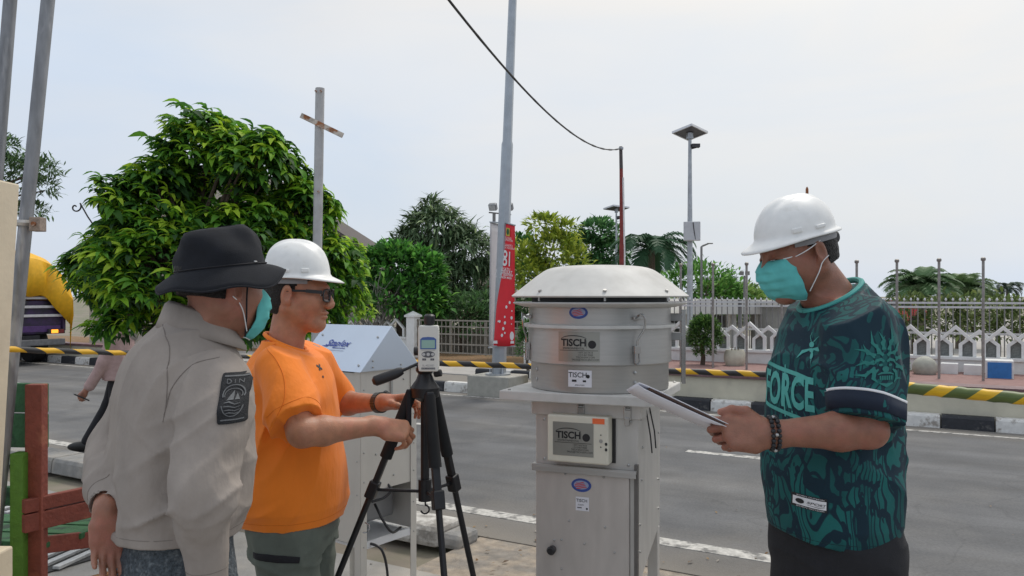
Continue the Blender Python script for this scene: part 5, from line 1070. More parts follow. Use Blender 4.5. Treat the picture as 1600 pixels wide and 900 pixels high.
# ================================================================== measuring gear
M_ALU = mat('brushed_aluminium', (.46, .45, .43), .40, .55, var=.05, vscale=3, bump=.03, bscale=200, stretch=(1, 1, 14))
M_ALUP = mat('aluminium_panel', (.57, .55, .52), .42, .45, var=.07, vscale=3, bump=.04, bscale=160, col2=(.50, .48, .45), mixr=(.5, .9), stretch=(2.5, 2.5, .7))
M_LID = mat('lid_painted_aluminium', (.58, .57, .54), .55, .0, var=.05, vscale=7, bump=.03, bscale=25, col2=(.50, .485, .45), mixr=(.5, .72), detail=8)
M_CHROME = mat('chrome_wire', (.40, .40, .40), .22, 1, var=0)
M_SCREW = mat('screw_steel', (.45, .45, .44), .35, .9, var=0)
M_PLATE = mat('name_plate', (.33, .33, .30), .35, .6, var=.04); M_INK = mat('ink_black', (.015, .015, .016), .6, var=0)
M_STICK = mat('white_sticker', (.72, .72, .76), .6, var=.03); M_BLUE = mat('sticker_blue', (.035, .075, .30), .5, var=0); M_REDS = mat('sticker_red', (.55, .06, .06), .5, var=0)
M_ORSTK = mat('orange_sticker', (.85, .16, .05), .6, var=0); M_IVORY = mat('ivory_box_paint', (.68, .65, .54), .45, var=.03)
def screws(pts, nn, parent, r=.0055):
    pro = None; nn = nrm(nn)
    for p in pts:
        p = np.asarray(p)
        if pro is None:
            b = MB(); b.tube([nn*-.002, nn*.003, nn*.0045], [r, r, r*.5], 8); pro = b.build('screw', M_SCREW, parent, True); off = np.array(pro.location)+wloc(parent); pro.location = p+off-wloc(parent)
        else: dup(pro, p+off, parent=parent)
def flag_oval(o, x, y, s, parent, proj):
    proj('flag_sticker', *ell2d(0, 0, .040*s, .026*s, 24), M_BLUE, 0, parent); proj('sticker_field', *ell2d(0, .001*s, .030*s, .017*s, 20), mat('pale_blue_field', (.30, .34, .50), .5, var=0), 1, parent)
    for k in range(4):
        yy = -.010*s+.0065*s*k; xs = np.linspace(-.026, .022-.004*k, 8)*s; pts = [(a, yy+.003*s*math.sin(a/s*110)) for a in xs if (a/(.030*s))**2+(yy/(.017*s))**2 < 1.0]
        if len(pts) > 2: proj('red_stripe', *stroke2d(pts, .0032*s), M_REDS, 2, parent)
def nameplate_print(s):                                           # the black lettering of the maker's plate, code square left out
    it = [(*text2d('TISCH', .036*s, 'CENTER', 0, .035), -.018*s, .014*s), (*text2d('ENVIRONMENTAL', .0105*s, 'CENTER'), -.018*s, -.006*s)]
    th = np.linspace(PI*.93, PI*.10, 16); it.append((*stroke2d([(-.018*s+.052*s*math.cos(a), .024*s+.017*s*math.sin(a)) for a in th], [.0032*s*(.35+.65*math.sin(i/15*PI)) for i in range(16)]), 0, 0))
    it.append((*ell2d(.052*s, .009*s, .0150*s, .0150*s, 20), 0, 0)); it.append((*rect2d(-.073*s, -.0145*s, .073*s, -.0128*s), 0, 0)); it.append((*rect2d(.0315*s, -.004*s, .0323*s, .024*s), 0, 0))
    for k, w_ in enumerate((.030, .034, .046, .050)): it.append((*text2d(('1.877.263.7610', '1.513.467.9000', 'TISCH-ENV.COM', 'SALES@TISCH-ENV.COM')[k], .0092*s, 'CENTER'), .027*s, (-.021-.0088*k)*s))
    return merge2d(it)
def tisch():
    a = math.radians(22); c0 = np.array([.352, 3.20, 0]); ex, ey = np.array([math.cos(a), -math.sin(a), 0]), np.array([math.sin(a), math.cos(a), 0]); R = np.stack([ex, ey, [0, 0, 1.]], 1)
    t = thing('air_sampler', 'grey high-volume air sampler with a domed round inlet on a square cabinet', 'air sampler', c0)
    mb = lambda: MB(c0, R); P = lambda x, y, z: c0+R@np.array([x, y, z], float)
    hs = .200
    # legs and cabinet
    for sx in (-1, 1):
        for sy in (-1, 1): b = mb(); b.box((sx*(hs-.022), sy*(hs-.022), .30), (.042, .042, .60)); b.build('leg', M_ALUP, t, bevel=.003)
    b = mb(); b.put([(-hs, -hs, .47), (hs, -hs, .47), (hs, hs, .61), (-hs, hs, .61), (-hs, -hs, 1.152), (hs, -hs, 1.152), (hs, hs, 1.152), (-hs, hs, 1.152)], [(3, 2, 1, 0), (4, 5, 6, 7), (0, 1, 5, 4), (1, 2, 6, 5), (2, 3, 7, 6), (3, 0, 4, 7)]); cab = b.build('cabinet', M_ALUP, t, bevel=.004)
    b = mb(); b.box((-.012, -hs-.007, .682), (hs*2-.035, .014, .424)); door = b.build('door', mat('door_panel_aluminium', (.56, .52, .485), .42, .4, var=.07, vscale=3, col2=(.50, .465, .43), mixr=(.5, .9), stretch=(2.5, 2.5, .7)), t, bevel=.003)
    b = mb(); b.box((-.004, -hs-.012, .902), (hs*2+.006, .030, .012)); b.box((-.004, -hs-.026, .892), (hs*2+.006, .003, .022)); b.build('drip_edge', M_ALU, t, bevel=.002)
    b = mb(); b.box((0, -hs-.006, 1.125), (hs*2+.026, .014, .060)); b.box((hs+.006, 0, 1.125), (.014, hs*2, .060)); b.build('collar_skirt', M_ALUP, t, bevel=.003)
    b = mb(); b.box((hs-.004, -hs-.004, .70), (.014, .02, .46)); b.build('corner_hinge', mat('hinge_dark', (.16, .15, .14), .5, .5), t, bevel=.002)
    b = mb(); b.tube([(-.125, -hs-.014, .585), (-.125, -hs-.040, .585), (-.125, -hs-.048, .585)], [.014, .017, .012], 14); b.build('door_knob', M_BLK, door, True)
    screws([P(x, -hs-.001, z) for x, z in ((-.165, 1.075), (.165, 1.075), (-.165, .925), (.165, .925), (.172, 1.085))], -ey, t); screws([P(x, -hs-.015, z) for x, z in ((-.075, .875), (.075, .875), (-.06, .70), (.08, .69), (.0, .62), (.115, .60), (-.09, .625), (-.12, .62), (-.09, .515))], -ey, t, .0042)
    screws([P(hs+.001, y, z) for y, z in ((-.16, 1.09), (.16, .99), (.16, .80), (-.14, .86), (-.17, .70), (-.17, .60), (.16, .68), (-.13, .98))], ex, t, .005)
    # plate carrying the round head
    b = mb(); b.box((-.025, .0, 1.170), (.590, .560, .036)); b.build('top_plate', M_LID, t, bevel=.004)
    screws([P(x, y, 1.189) for x, y in ((-.29, -.25), (.25, -.25), (.25, .25), (-.29, .25))], (0, 0, 1), t, .006)
    C = P(-.003, 0, 0)
    b = MB(C); b.lathe([(.262, 1.189), (.270, 1.190), (.2725, 1.196), (.2725, 1.288), (.276, 1.294)], 96); b.build('lower_drum', M_ALU, t, True)
    b = MB(C); b.lathe([(.276, 1.290), (.2835, 1.296), (.2835, 1.430)], 96); md = b.build('middle_drum', M_ALU, t, True)
    b = MB(C); b.lathe([(.2830, 1.428), (.3015, 1.428), (.3025, 1.434), (.3015, 1.440), (.281, 1.442)], 96); b.build('flange', M_LID, t, True, angle=50)
    b = MB(C); b.lathe([(.281, 1.440), (.281, 1.512)], 96); ud = b.build('upper_drum', M_ALU, t, True)
    b = MB(C); b.lathe([(.279, 1.508), (.300, 1.506), (.342, 1.518), (.345, 1.522), (.340, 1.526), (.29, 1.520)], 96); b.build('drip_tray', M_LID, t, True, angle=50)
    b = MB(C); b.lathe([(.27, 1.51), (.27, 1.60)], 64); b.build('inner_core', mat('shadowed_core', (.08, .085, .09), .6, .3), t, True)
    pr = spline([(.350, 1.549), (.318, 1.573), (.275, 1.607), (.238, 1.635), (.205, 1.654), (.16, 1.664), (.08, 1.669), (0, 1.670)], 4); b = MB(C); b.lathe([(.347, 1.545)]+[tuple(p) for p in pr[:-1]]+[(0, 1.670)], 112); lid = b.build('lid', M_LID, t, True, solid=.003)
    for k in range(8):
        g = k*PI/4-1.62; q = C+np.array([.335*math.cos(g), .335*math.sin(g), 0]); b = MB(q, rotz(g)); b.tube([(0, 0, 1.530), (0, 0, 1.556)], .0045, 8); b.tube([(-.008, 0, 1.560), (-.002, 0, 1.572)], .007, 8); b.build('lid_screw', M_SCREW, t, True)
    # over-centre wire latches
    for g in (-2.93, -1.17, .6):
        q = C+np.array([.2835*math.cos(g), .2835*math.sin(g), 0]); Rg = np.stack([[-math.sin(g), math.cos(g), 0], [math.cos(g), math.sin(g), 0], [0, 0, 1.]], 1)
        b = MB(q, Rg); b.box((0, .006, 1.468), (.04, .012, .012)); la = b.build('latch', M_ALU, t, bevel=.002)
        b = MB(q, Rg); b.tube(spline([(-.012, .012, 1.468), (-.008, .03, 1.480), (.006, .034, 1.478), (.013, .034, 1.455), (.010, .030, 1.425), (-.006, .016, 1.39), (-.008, .014, 1.362)], 5), .0038, 8); b.build('wire', M_CHROME, la, True)
        b = MB(q, Rg); b.box((-.008, .010, 1.352), (.026, .016, .028)); b.box((-.008, .008, 1.322), (.014, .010, .05)); b.tube([(-.016, .014, 1.345), (-.018, .016, 1.305), (-.008, .018, 1.298), (.002, .016, 1.305), (0, .014, 1.345)], .0026, 6); b.build('lever', M_CHROME, la, bevel=.001)
    # lid hinge and its stay at the right
    g = -.12; q = C+np.array([math.cos(g), math.sin(g), 0])*.2835; Rg = np.stack([[-math.sin(g), math.cos(g), 0], [math.cos(g), math.sin(g), 0], [0, 0, 1.]], 1)
    b = MB(q, Rg); b.box((0, .012, 1.465), (.06, .050, .030)); hg = b.build('hinge', mat('hinge_grey', (.28, .28, .275), .45, .5), t, bevel=.003); b = MB(q, Rg); b.box((0, .012, 1.390), (.06, .050, .030)); b.build('hinge_leaf', mat('hinge_grey', (.28, .28, .275), .45, .5), hg, bevel=.003)
    b = MB(q, Rg); b.box((-.02, .046, 1.35), (.004, .016, .29)); b.box((.0, .046, 1.35), (.004, .016, .29)); b.box((-.01, .046, 1.207), (.02, .016, .006)); b.tube([(-.03, .046, 1.47), (.03, .046, 1.47)], .006, 8); b.tube([(-.03, .046, 1.39), (.03, .046, 1.39)], .006, 8); b.build('stay', M_CHROME, hg)
    # plates and stickers on the drums: wrapped round the cylinder
    def wrap(r, g0, z0):
        def proj(name, V2, Fc, m, lay, parent):
            V2, Fc = subdiv2d(np.asarray(V2), Fc, .03); g = g0+V2[:, 0]/r; rr = r+.0012+.0007*lay; V = np.stack([C[0]+rr*np.cos(g), C[1]+rr*np.sin(g), z0+V2[:, 1]], 1); return mesh_obj(name, V, Fc, m, parent)
        return proj
    pj = wrap(.2835, -1.955, 1.362); npl = pj('name_plate', *rect2d(-.080, -.055, .080, .055), M_PLATE, 0, md); pj('plate_print', *nameplate_print(1.0), M_INK, 1, npl)
    flag_oval(0, 0, 0, .90, ud, wrap(.281, -1.955, 1.488))
    pj = wrap(.2725, -1.945, 1.244); st = pj('sticker', *rect2d(-.045, -.031, .045, .031), M_STICK, 0, t); pj('sticker_print', *merge2d([(*text2d('TISCH', .026, 'CENTER', 0, .01), -.008, .013), (*ell2d(.031, .009, .007, .007, 12), 0, 0), (*rect2d(-.03, -.012, -.012, -.004), 0, 0), (*rect2d(.012, -.012, .024, -.005), 0, 0), (*text2d('ENV.COM', .008, 'CENTER'), 0, -.024)]), M_INK, 1, st)
    for g in (-2.75, -1.18):
        for z in (1.265, 1.228): q = C+np.array([.2725*math.cos(g), .2725*math.sin(g), z]); screws([q], (math.cos(g), math.sin(g), 0), t, .007)
    # front clasps under the plate
    for x in (.0, .178):
        b = mb(); b.box((x-.012, -hs-.018, 1.118), (.026, .012, .05)); b.tube([(x-.02, -hs-.024, 1.135), (x+.0, -hs-.024, 1.135)], .006, 8); b.box((x-.012, -hs-.026, 1.088), (.016, .006, .03)); b.build('clasp', M_CHROME, t, bevel=.001)
    b = mb(); b.tube([(hs+.01, -.11, 1.125), (hs+.025, -.10, 1.02), (hs+.03, -.095, .955)], .0028, 6); b.build('prop_rod', M_BLK, t, True); b = mb(); b.tube([(hs+.012, -.06, 1.125), (hs+.03, -.05, 1.03), (hs+.034, -.045, .965)], .0028, 6); b.build('prop_rod', M_BLK, t, True)
    # controller box on the front
    yb = -hs-.036; b = mb(); b.box((-.012, yb, 1.018), (.236, .058, .176)); cb = b.build('control_box', M_IVORY, t, bevel=.006); b = mb(); b.box((-.006, -hs-.004, 1.022), (.246, .008, .186)); b.build('gasket', M_BLK, cb)
    fx = lambda name, V2, Fc, m, lay, parent, ox=-.012, oz=1.018, y=yb-.029: flat(name, V2, Fc, m, P(ox, y, oz), ex, (0, 0, 1), .0012+.0008*lay, parent)
    npl = fx('name_plate', *rect2d(-.095, -.062, .062, .062), M_PLATE, 0, cb); V, Fc = nameplate_print(.98); fx('plate_print', V+(-.0165, 0), Fc, M_INK, 1, npl)
    fx('warning_sticker', *rect2d(.058, .062, .104, .082), M_ORSTK, 0, cb)
    for x, z, r_ in ((.090, 0, .007), (.090, .022, .0025), (.090, -.022, .0025)): fx('button', *ell2d(x, z, r_, r_, 14), M_SCREW if r_ > .004 else M_INK, 0, cb)
    for x, z in ((.114, -.01), (.114, -.03)): fx('button', *ell2d(x-.004, z, .005, .006, 12), M_INK, 1, cb)
    fd = lambda name, V2, Fc, m, lay, parent: flat(name, V2, Fc, m, P(-.012, -hs-.014, .838), ex, (0, 0, 1), .0012+.0008*lay, parent)
    flag_oval(0, 0, 0, .98, door, fd)
    st = flat('sticker', *rect2d(-.026, -.026, .026, .026), M_STICK, P(-.008, -hs-.014, .768), ex, (0, 0, 1), .001, door); V, Fc = merge2d([(*text2d('TISCH', .016, 'CENTER', 0, .01), -.002, .012), (*text2d('TE-6070', .007, 'CENTER'), -.006, -.004), (*rect2d(-.02, -.016, -.002, -.013), 0, 0), (*ell2d(.018, -.017, .004, .004, 10), 0, 0)]); flat('sticker_print', V, Fc, M_INK, P(-.008, -hs-.014, .768), ex, (0, 0, 1), .0018, st)
tisch()
def staplex():
    C = np.array([(563-800)/F*3.8, 3.8, 0]); gx, ry = np.array([.6, .8, 0]), np.array([-.8, .6, 0]); R = np.stack([gx, ry, [0, 0, 1.]], 1); wg, lr = .375, .45; P = lambda x, y, z: C+R@np.array([x, y, z], float); mb = lambda: MB(C, R)
    t = thing('gable_sampler', 'white gable-roofed air sampler shelter between the men and the tripod', 'air sampler', C); M_SH = mat('shelter_aluminium', (.60, .575, .525), .42, .25, var=.04, vscale=2.5); M_RF = mat('sky_tinted_roof_aluminium', (.60, .67, .77), .30, .75, var=.03, vscale=2)  # the roof's blue tint paints the sky's reflection into its colour
    ze, zr = 1.187, 1.402
    b = mb(); b.box((.004, lr/2, .77), (.008, lr, .82)); b.build('side_panel', M_SH, t); b = mb(); b.box((wg-.004, lr/2, .77), (.008, lr, .82)); b.build('side_panel', M_SH, t)
    b = mb(); b.box((wg/2, .006, (.605+ze)/2), (wg-.02, .010, ze-.605)); b.build('front_panel', M_SH, t); b = mb(); b.box((wg/2, lr-.006, (.605+ze)/2), (wg-.02, .010, ze-.605)); b.build('back_panel', M_SH, t)
    for x in (.018, wg-.018):
        for y in (.016, lr-.016): b = mb(); b.box((x, y-.019 if y < .1 else y+.019, ze/2), (.038, .004, ze)); b.box((x-.021 if x < .1 else x+.021, y, ze/2), (.004, .038, ze)); b.build('corner_leg', M_SH, t)
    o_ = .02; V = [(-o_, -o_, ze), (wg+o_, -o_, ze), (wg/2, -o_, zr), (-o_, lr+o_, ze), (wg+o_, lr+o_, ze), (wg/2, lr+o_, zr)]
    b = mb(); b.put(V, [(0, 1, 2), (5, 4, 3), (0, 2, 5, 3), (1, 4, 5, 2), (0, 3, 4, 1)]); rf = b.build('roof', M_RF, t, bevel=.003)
    ny = nrm(np.cross(ry, P(wg/2, 0, zr)-P(-o_, 0, ze))); sl = nrm(P(wg/2, 0, zr)-P(-o_, 0, ze)); ny = -ny if (ny@gx) > 0 else ny
    cc = P(-o_, lr*.60, ze)+sl*.168
    it = [(*text2d('Staplex', .058, 'CENTER', .35, .012), 0, 0), (*stroke2d([(-.105, -.018), (-.07, -.020), (-.05, -.012)], [.002, .006, .003]), 0, 0), (*rect2d(-.02, -.031, .075, -.0275), 0, 0)]
    V2, Fc = merge2d(it); flat('maker_lettering', V2, Fc, mat('staplex_blue', (.03, .06, .33), .5, var=0), cc, -ry, sl, .003, rf)
    V2, Fc = rect2d(-.11, -.046, .075, -.0435); flat('maker_rule', V2, Fc, mat('pale_blue_rule', (.30, .34, .45), .6, var=0), cc, -ry, sl, .003, rf)
    screws([P(-o_, y, ze)+sl*k+ny*.002 for y, k in ((.02, .04), (.02, .22), (lr-.02, .22), (lr-.02, .04))], ny, rf, .006); screws([P(x, -o_-.001, z) for x, z in ((.06, ze+.02), (.06, ze+.05), (.25, ze+.02))], -ry, rf, .005)
    screws([P(x, -.001, z) for x, z in ((.10, 1.13), (.29, 1.13), (.10, .95), (.29, .95), (.10, .78), (.3, .78), (.22, .66), (.32, 1.06))], -ry, t, .005); screws([P(x, -.005, z) for x in (.018, wg-.018) for z in (1.10, .95, .80, .66, .50, .35)], -ry, t, .004)
    screws([P(-.004, y, z) for y in (.018,) for z in (1.08, .92, .76, .60, .45)], -gx, t, .004)
    b = mb(); b.box((.20, -.004, 1.095), (.012, .010, .09)); b.build('hook_strip', M_SCREW, t)
    b = mb(); b.box((wg/2, lr/2, .345), (wg-.03, lr-.03, .012)); b.box((wg/2, .004, .352), (wg-.04, .008, .035)); b.build('tray', mat('tray_white', (.70, .71, .72), .4, .2, var=.04), t)
    b = mb(); b.box((.20, .22, .62), (.26, .22, .40)); b.build('motor_housing', mat('motor_grey', (.26, .26, .26), .5, .3, var=.1), t, bevel=.01)
    b = mb(); b.box((.13, .08, .66), (.12, .05, .10)); b.build('junction_box', M_IVORY, t, bevel=.006)
    for pts in ([(.16, .05, .66), (.19, -.01, .60), (.16, .0, .56), (.10, .03, .545)], [(.15, .06, .52), (.14, -.01, .45), (.19, -.02, .385), (.30, .03, .375)], [(.06, .02, .36), (.09, -.05, .33), (.12, -.06, .2), (.10, -.07, .05), (.2, -.2, .01)]): b = mb(); b.tube(spline([np.array(p) for p in pts], 6), .0065, 7); b.build('power_cable', M_BLK, t, True)
    b = mb(); b.tube(spline([(.02, -.01, .47), (.03, -.03, .455), (.02, -.03, .43), (.005, -.012, .425)], 5), .003, 6); b.build('latch_wire', M_CHROME, t, True)
staplex()
def tripod(c, h, feet, label, name='tripod', full=True):
    c = np.asarray(c, float); t = thing(name, label, 'tripod', (c[0], c[1], 0)); top = np.array([c[0], c[1], h]); M_T = mat('tripod_black_metal', (.016, .016, .018), .42, .2, var=.15, vscale=20); M_F = mat('tripod_foam', (.012, .012, .013), .9, var=.1)
    b = MB(top); b.lathe([(.018, -.09), (.045, -.075), (.048, -.045), (.03, -.02), (.022, .0), (.03, .01), (.03, .02)], 20); b.build('crown', M_T, t, True)
    b = MB(top); b.tube([(0, 0, -.06), (0, 0, -.36)], [.014, .014], 14); b.tube([(0, 0, -.345), (0, 0, -.415)], .022, 14); col = b.build('centre_column', M_T, t, True)
    b = MB(top); b.tube([(0, 0, -.41), (.002, 0, -.43)]+[(.014*math.sin(a)+.0, 0, -.444+.014*math.cos(a)) for a in np.linspace(0, 4.4, 12)], .003, 6); b.build('weight_hook', M_T, col, True)
    hub = top+np.array([0, 0, -.385])
    for f in feet:
        f = np.asarray(f, float); ax = nrm(f-(top+(0, 0, -.06))); hd = np.array([ax[0], ax[1], 0]); s0 = top+np.array([0, 0, -.055])+nrm(hd)*.042; ax = nrm(f-s0); ln = np.linalg.norm(f-s0)
        kb_ = (s0[2]-hub[2])/-ax[2]; b = MB(); b.bar(s0, s0+ax*(kb_+.02), .026, .020); lg = b.build('leg', M_T, t, bevel=.004)
        b = MB(); b.tube([s0+ax*.01, s0+ax*.24], [.0185, .0205], 12); b.build('foam_grip', M_F, lg, True)
        b = MB(); b.tube([s0+ax*kb_, s0+ax*ln*.74], .0105, 10); b.tube([s0+ax*ln*.72, f], .008, 10); b.build('lower_section', M_T, lg, True)
        for k in (kb_, ln*.735): b = MB(); b.bar(s0+ax*(k-.03), s0+ax*(k+.03), .038, .034); b.build('leg_lock', M_T, lg, bevel=.005)
        kb = (s0[2]-hub[2])/-ax[2]; b = MB(); b.tube([hub, s0+ax*kb], .0055, 6); b.build('brace', M_T, t, True)
        b = MB(); b.lathe([(0, 0), (.014, .0), (.016, .02), (.010, .04)], 10, f*np.array([1, 1, 0])); b.build('rubber_foot', M_F, lg, True)
    return t, top
TC = np.array([W(664, 575, 2.62)[0], 2.62]); TH = W(664, 584, 2.62)[2]
foot1 = W(416, 1154, 2.70)*(1, 1, 0); foot2 = np.array([TC[0]+.26, 2.62-.42, 0]); foot2 = np.array([W(727, 1000, 2.30)[0], 2.30, 0]); foot3 = np.array([W(785, 1000, 2.98)[0], 2.98, 0])
tp, top = tripod((TC[0], TC[1]), TH, [foot1, foot2, foot3], 'black tripod carrying the handheld meter, held by the man in orange')
b = MB(top); b.tube([(-.02, -.01, .035), (-.075, -.02, .010)], .005, 8); b.tube(spline([(-.070, -.02, .013), (-.10, -.025, .000), (-.15, -.03, -.018), (-.166, -.032, -.024)], 4), [.011, .014, .0155, .0165, .017, .0172, .0175, .0175, .0172, .017, .015, .011, .008][:13], 12); b.build('pan_handle', M_BLK, tp, True)
b = MB(top); b.box((0, 0, .026), (.05, .05, .014)); b.tube([(.03, 0, .0), (.055, -.004, .004)], .012, 12); b.tube([(-.035, -.01, .075), (-.018, -.01, .075)], .0145, 14); b.build('head_plate', M_BLK, tp, bevel=.003)
b = MB(top); b.box((-.052, -.005, -.13), (.016, .02, .16)); b.build('strap', M_BLACKC if 'M_BLACKC' in globals() else M_BLK, tp, bevel=.004)
def meter():
    o = W(670, 580, 2.58); t = thing('handheld_meter', 'white handheld meter with blue-framed screen on the tripod', 'meter', o); M_MT = mat('meter_white_plastic', (.66, .645, .59), .45, var=.03)
    wd, ht, dp = .066, .148, .034; V = []
    b = MB(o); b.prism([(-wd*.46, 0), (wd*.46, 0), (wd*.5, ht*.10), (wd*.5, ht*.92), (wd*.46, ht), (-wd*.46, ht), (-wd*.5, ht*.92), (-wd*.5, ht*.10)], -dp/2, dp/2); body = b.build('case', M_MT, t, bevel=.004)
    fy = lambda name, V2, Fc, m, lay, parent: flat(name, V2, Fc, m, o+np.array([0, -dp/2, 0]), (1, 0, 0), (0, 0, 1), .0008+.0006*lay, parent)
    sc = fy('screen_frame', np.array([(-.0255, .072), (.0255, .072), (.0255, .104), (.018, .110), (0, .1115), (-.018, .110), (-.0255, .104)]), [tuple(range(7))], mat('meter_blue', (.06, .12, .34), .4, var=0), 0, body)
    fy('screen', *rect2d(-.0215, .0755, .0215, .1015), mat('lcd_green', (.29, .46, .40), .25, var=.03), 1, sc)
    fy('groove', *rect2d(-.022, .0685, .022, .0695), M_GREYP, 0, body); kp = fy('key_pad', *ell2d(0, .0555, .0215, .0105, 24), mat('key_grey', (.10, .10, .11), .5, var=0), 0, body)
    for x in (-.0145, 0, .0145): fy('key', *ell2d(x, .0555, .0055, .0055 if x == 0 else .0045, 14), mat('key_pale', (.50, .50, .49), .5, var=0), 1, kp)
    for x in (-.013, .013): k = fy('key', *rect2d(x-.006, .036, x+.006, .0425), mat('key_grey', (.10, .10, .11), .5, var=0), 0, body); fy('key_mark', *merge2d([(*text2d('>' if x < 0 else '=', .007, 'CENTER'), x, .039)]), mat('key_pale', (.50, .50, .49), .5, var=0), 1, k)
    fy('model_text', *text2d('SL-4023SD', .0085, 'CENTER'), M_GREYP, 0, body).location[2] += .0195
    s_ = fy('label_strip', *rect2d(-.022, .0075, .022, .0130), M_INK, 0, body); V2, Fc = text2d('METER  DATALOGGER', .0042, 'CENTER'); fy('label_text', V2+(0, .010), Fc, M_WHITE if 'M_WHITE' in globals() else M_STICK, 1, s_)
    b = MB(o+np.array([.002, 0, ht])); b.tube([(0, 0, -.004), (0, 0, .006)], .014, 16); b.tube([(0, 0, .004), (0, 0, .014), (0, 0, .030), (0, 0, .036)], [.0165, .018, .018, .012], 16); b.build('sensor_head', M_BLK, t, True, angle=40)
meter()
tripod((1.06, 2.95), 1.25, [W(1212, 1000, 2.75)*(1, 1, 0), W(1462, 1000, 2.95)*(1, 1, 0), np.array([1.1, 3.4, 0])], 'black tripod standing behind the man in the jersey')
# ------------------------------------------------------------------ man in the orange T-shirt
def cloth_ring(name, c, ax, bvh, m, parent, r=.0008, n=64, rmax=.3, lift=.0002):        # a line of stitching round a tube of cloth
    ax = nrm(ax); x = nrm(np.cross(ax, (0, 1, .01))); y = np.cross(ax, x); pts = []
    for i in range(n+1):
        a = 2*PI*i/n; dr = math.cos(a)*x+math.sin(a)*y; h = bvh.ray_cast(Vector(np.asarray(c)+dr*rmax), Vector(-dr), rmax)
        if h[0] is not None: pts.append(np.array(h[0])+dr*lift)
    if len(pts) > 6: k = MB(); k.tube(pts, r, 5, cap=False); return k.build(name, m, parent, True)
M_STO = mat('orange_thread_line', (.68, .155, .008), .9, var=0); M_STK = mat('taupe_thread_line', (.21, .18, .155), .9, var=0); M_STJ = mat('teal_thread_line', (.004, .03, .035), .9, var=0)
def orange_man():
    base = np.array([-.735, 2.65, 0]); root = thing('person', 'man in orange T-shirt, white hard hat and glasses adjusting the tripod', 'person', base)
    Rb = frame(0); ho = np.array([-.710, 2.65, 1.558]); Rh = frame(math.radians(-2), math.radians(3)); T = lambda *p: ho+Rh@np.array(p, float)
    shR, shL = np.array([-.722, 2.468, 1.332]), np.array([-.71, 2.832, 1.332])
    elR, elL = W(472, 676, 2.33), np.array([-.655, 2.97, 1.150]); wrR, wrL = W(584, 666, 2.47), W(597, 629, 2.79)
    secs = [(.825, .011, 0, .158, .205), (.88, .012, 0, .160, .202), (1.0, .013, 0, .164, .196), (1.13, .006, 0, .157, .192), (1.245, 0, 0, .149, .192), (1.30, -.004, 0, .138, .176), (1.345, -.010, 0, .116, .140), (1.385, -.014, 0, .085, .095), (1.425, -.012, 0, .069, .069)]
    # body
    S = Sdf(); head_sdf(S, ho, Rh, wide=1.02)
    S.cone((-.757, 2.65, 1.34), T(-.018, 0, -.055), .061, .055, .03)
    bs = [(z, cx, cy, rx*.9-.004, ry*.9-.004) for z, cx, cy, rx, ry in secs[:-2]]
    S.loft(base, Rb, [(.80, .01, 0, .11, .15), (.93, .01, 0, .11, .15)]+bs[2:], k=.03)
    for sh, el, wr in ((shR, elR, wrR), (shL, elL, wrL)):
        mid = el+(wr-el)*.28
        S.cone(sh, el, .047, .042, .03); S.cone(el, mid, .0405, .042, .02); S.cone(mid, wr, .042, .0265, .02)
    hand_sdf(S, wrR+np.array([.012, .004, 0]), (.86, .30, -.22), (.20, -.62, .76), (.1, .75, .6), [(38, 52, 30), (42, 55, 32), (46, 55, 32), (50, 55, 30)], .98, thumb_pts=[(.018, .022, -.010), (.046, .038, -.03), (.07, .04, -.05), (.088, .034, -.064)])
    hand_sdf(S, wrL+np.array([.012, -.004, .002]), (.93, -.30, .12), (-.25, .55, .80), (.3, -.75, .5), [(14, 34, 22), (20, 40, 26), (26, 42, 28), (30, 42, 28)], .98, thumb_pts=[(.018, .022, -.010), (.046, .040, -.024), (.072, .042, -.034), (.094, .036, -.040)])
    hp = [np.array([-.72, 2.65+s*.09, .84]) for s in (-1, 1)]; kn = [np.array([-.70, 2.65+s*.11, .48]) for s in (-1, 1)]; an = [np.array([-.74, 2.65+s*.12, .09]) for s in (-1, 1)]
    for h, k, a in zip(hp, kn, an): S.cone(h, k, .088, .056, .05); S.cone(k, a, .056, .04, .03); S.cone(a, a+(.11, 0, -.05), .038, .028, .03)
    body, BV, BF = S.build('body', .0038, M_SKIN_O, root); bvh = bvh_of(BV, BF)
    eyes(ho, Rh, body); brows(ho, Rh, body, bvh)
    V, Fc = ell2d(0, -.0665, .021, .0085); project('lips', V, [f[::-1] for f in Fc], M_LIP, T(.05, 0, 0), -Rh[:, 1], Rh[:, 2], bvh, body, .0008, .006)
    H = hair_sdf(ho, Rh, 1.02, -.075); H.build('hair', .004, M_HAIR, body)
    # T-shirt
    C = Sdf(); C.loft(base, Rb, secs[:-1]+[(1.405, -.018, 0, .074, .078)], k=.03)
    def sleeve(sh, el, wr, ln, r0, r1):
        ax = nrm(el-sh); hem = sh+ax*ln; C.cone(sh+np.array([0, (sh[1]-2.65)*-.04, .0]), sh+ax*(ln+.05), r0, r1, .045, cut=(hem, ax))
        C.cone(hem-ax*.03, hem+ax*.2, r1-.026, r1-.026, .004, 's')
    sleeve(shR, elR, wrR, .205, .073, .072); sleeve(shL, elL, wrL, .205, .073, .072)
    C.loft(base, Rb, [(z, cx, cy, rx-.036, ry-.036) for z, cx, cy, rx, ry in [(.76, .011, 0, .158, .205)]+secs[:2]], op='s', k=.004, zlo=.74, zhi=.85)
    C.cone((-.752, 2.65, 1.37), T(-.02, 0, -.06)+(0, 0, .06), .0655, .064, .004, 's')
    shR32 = shR.astype(np.float32)
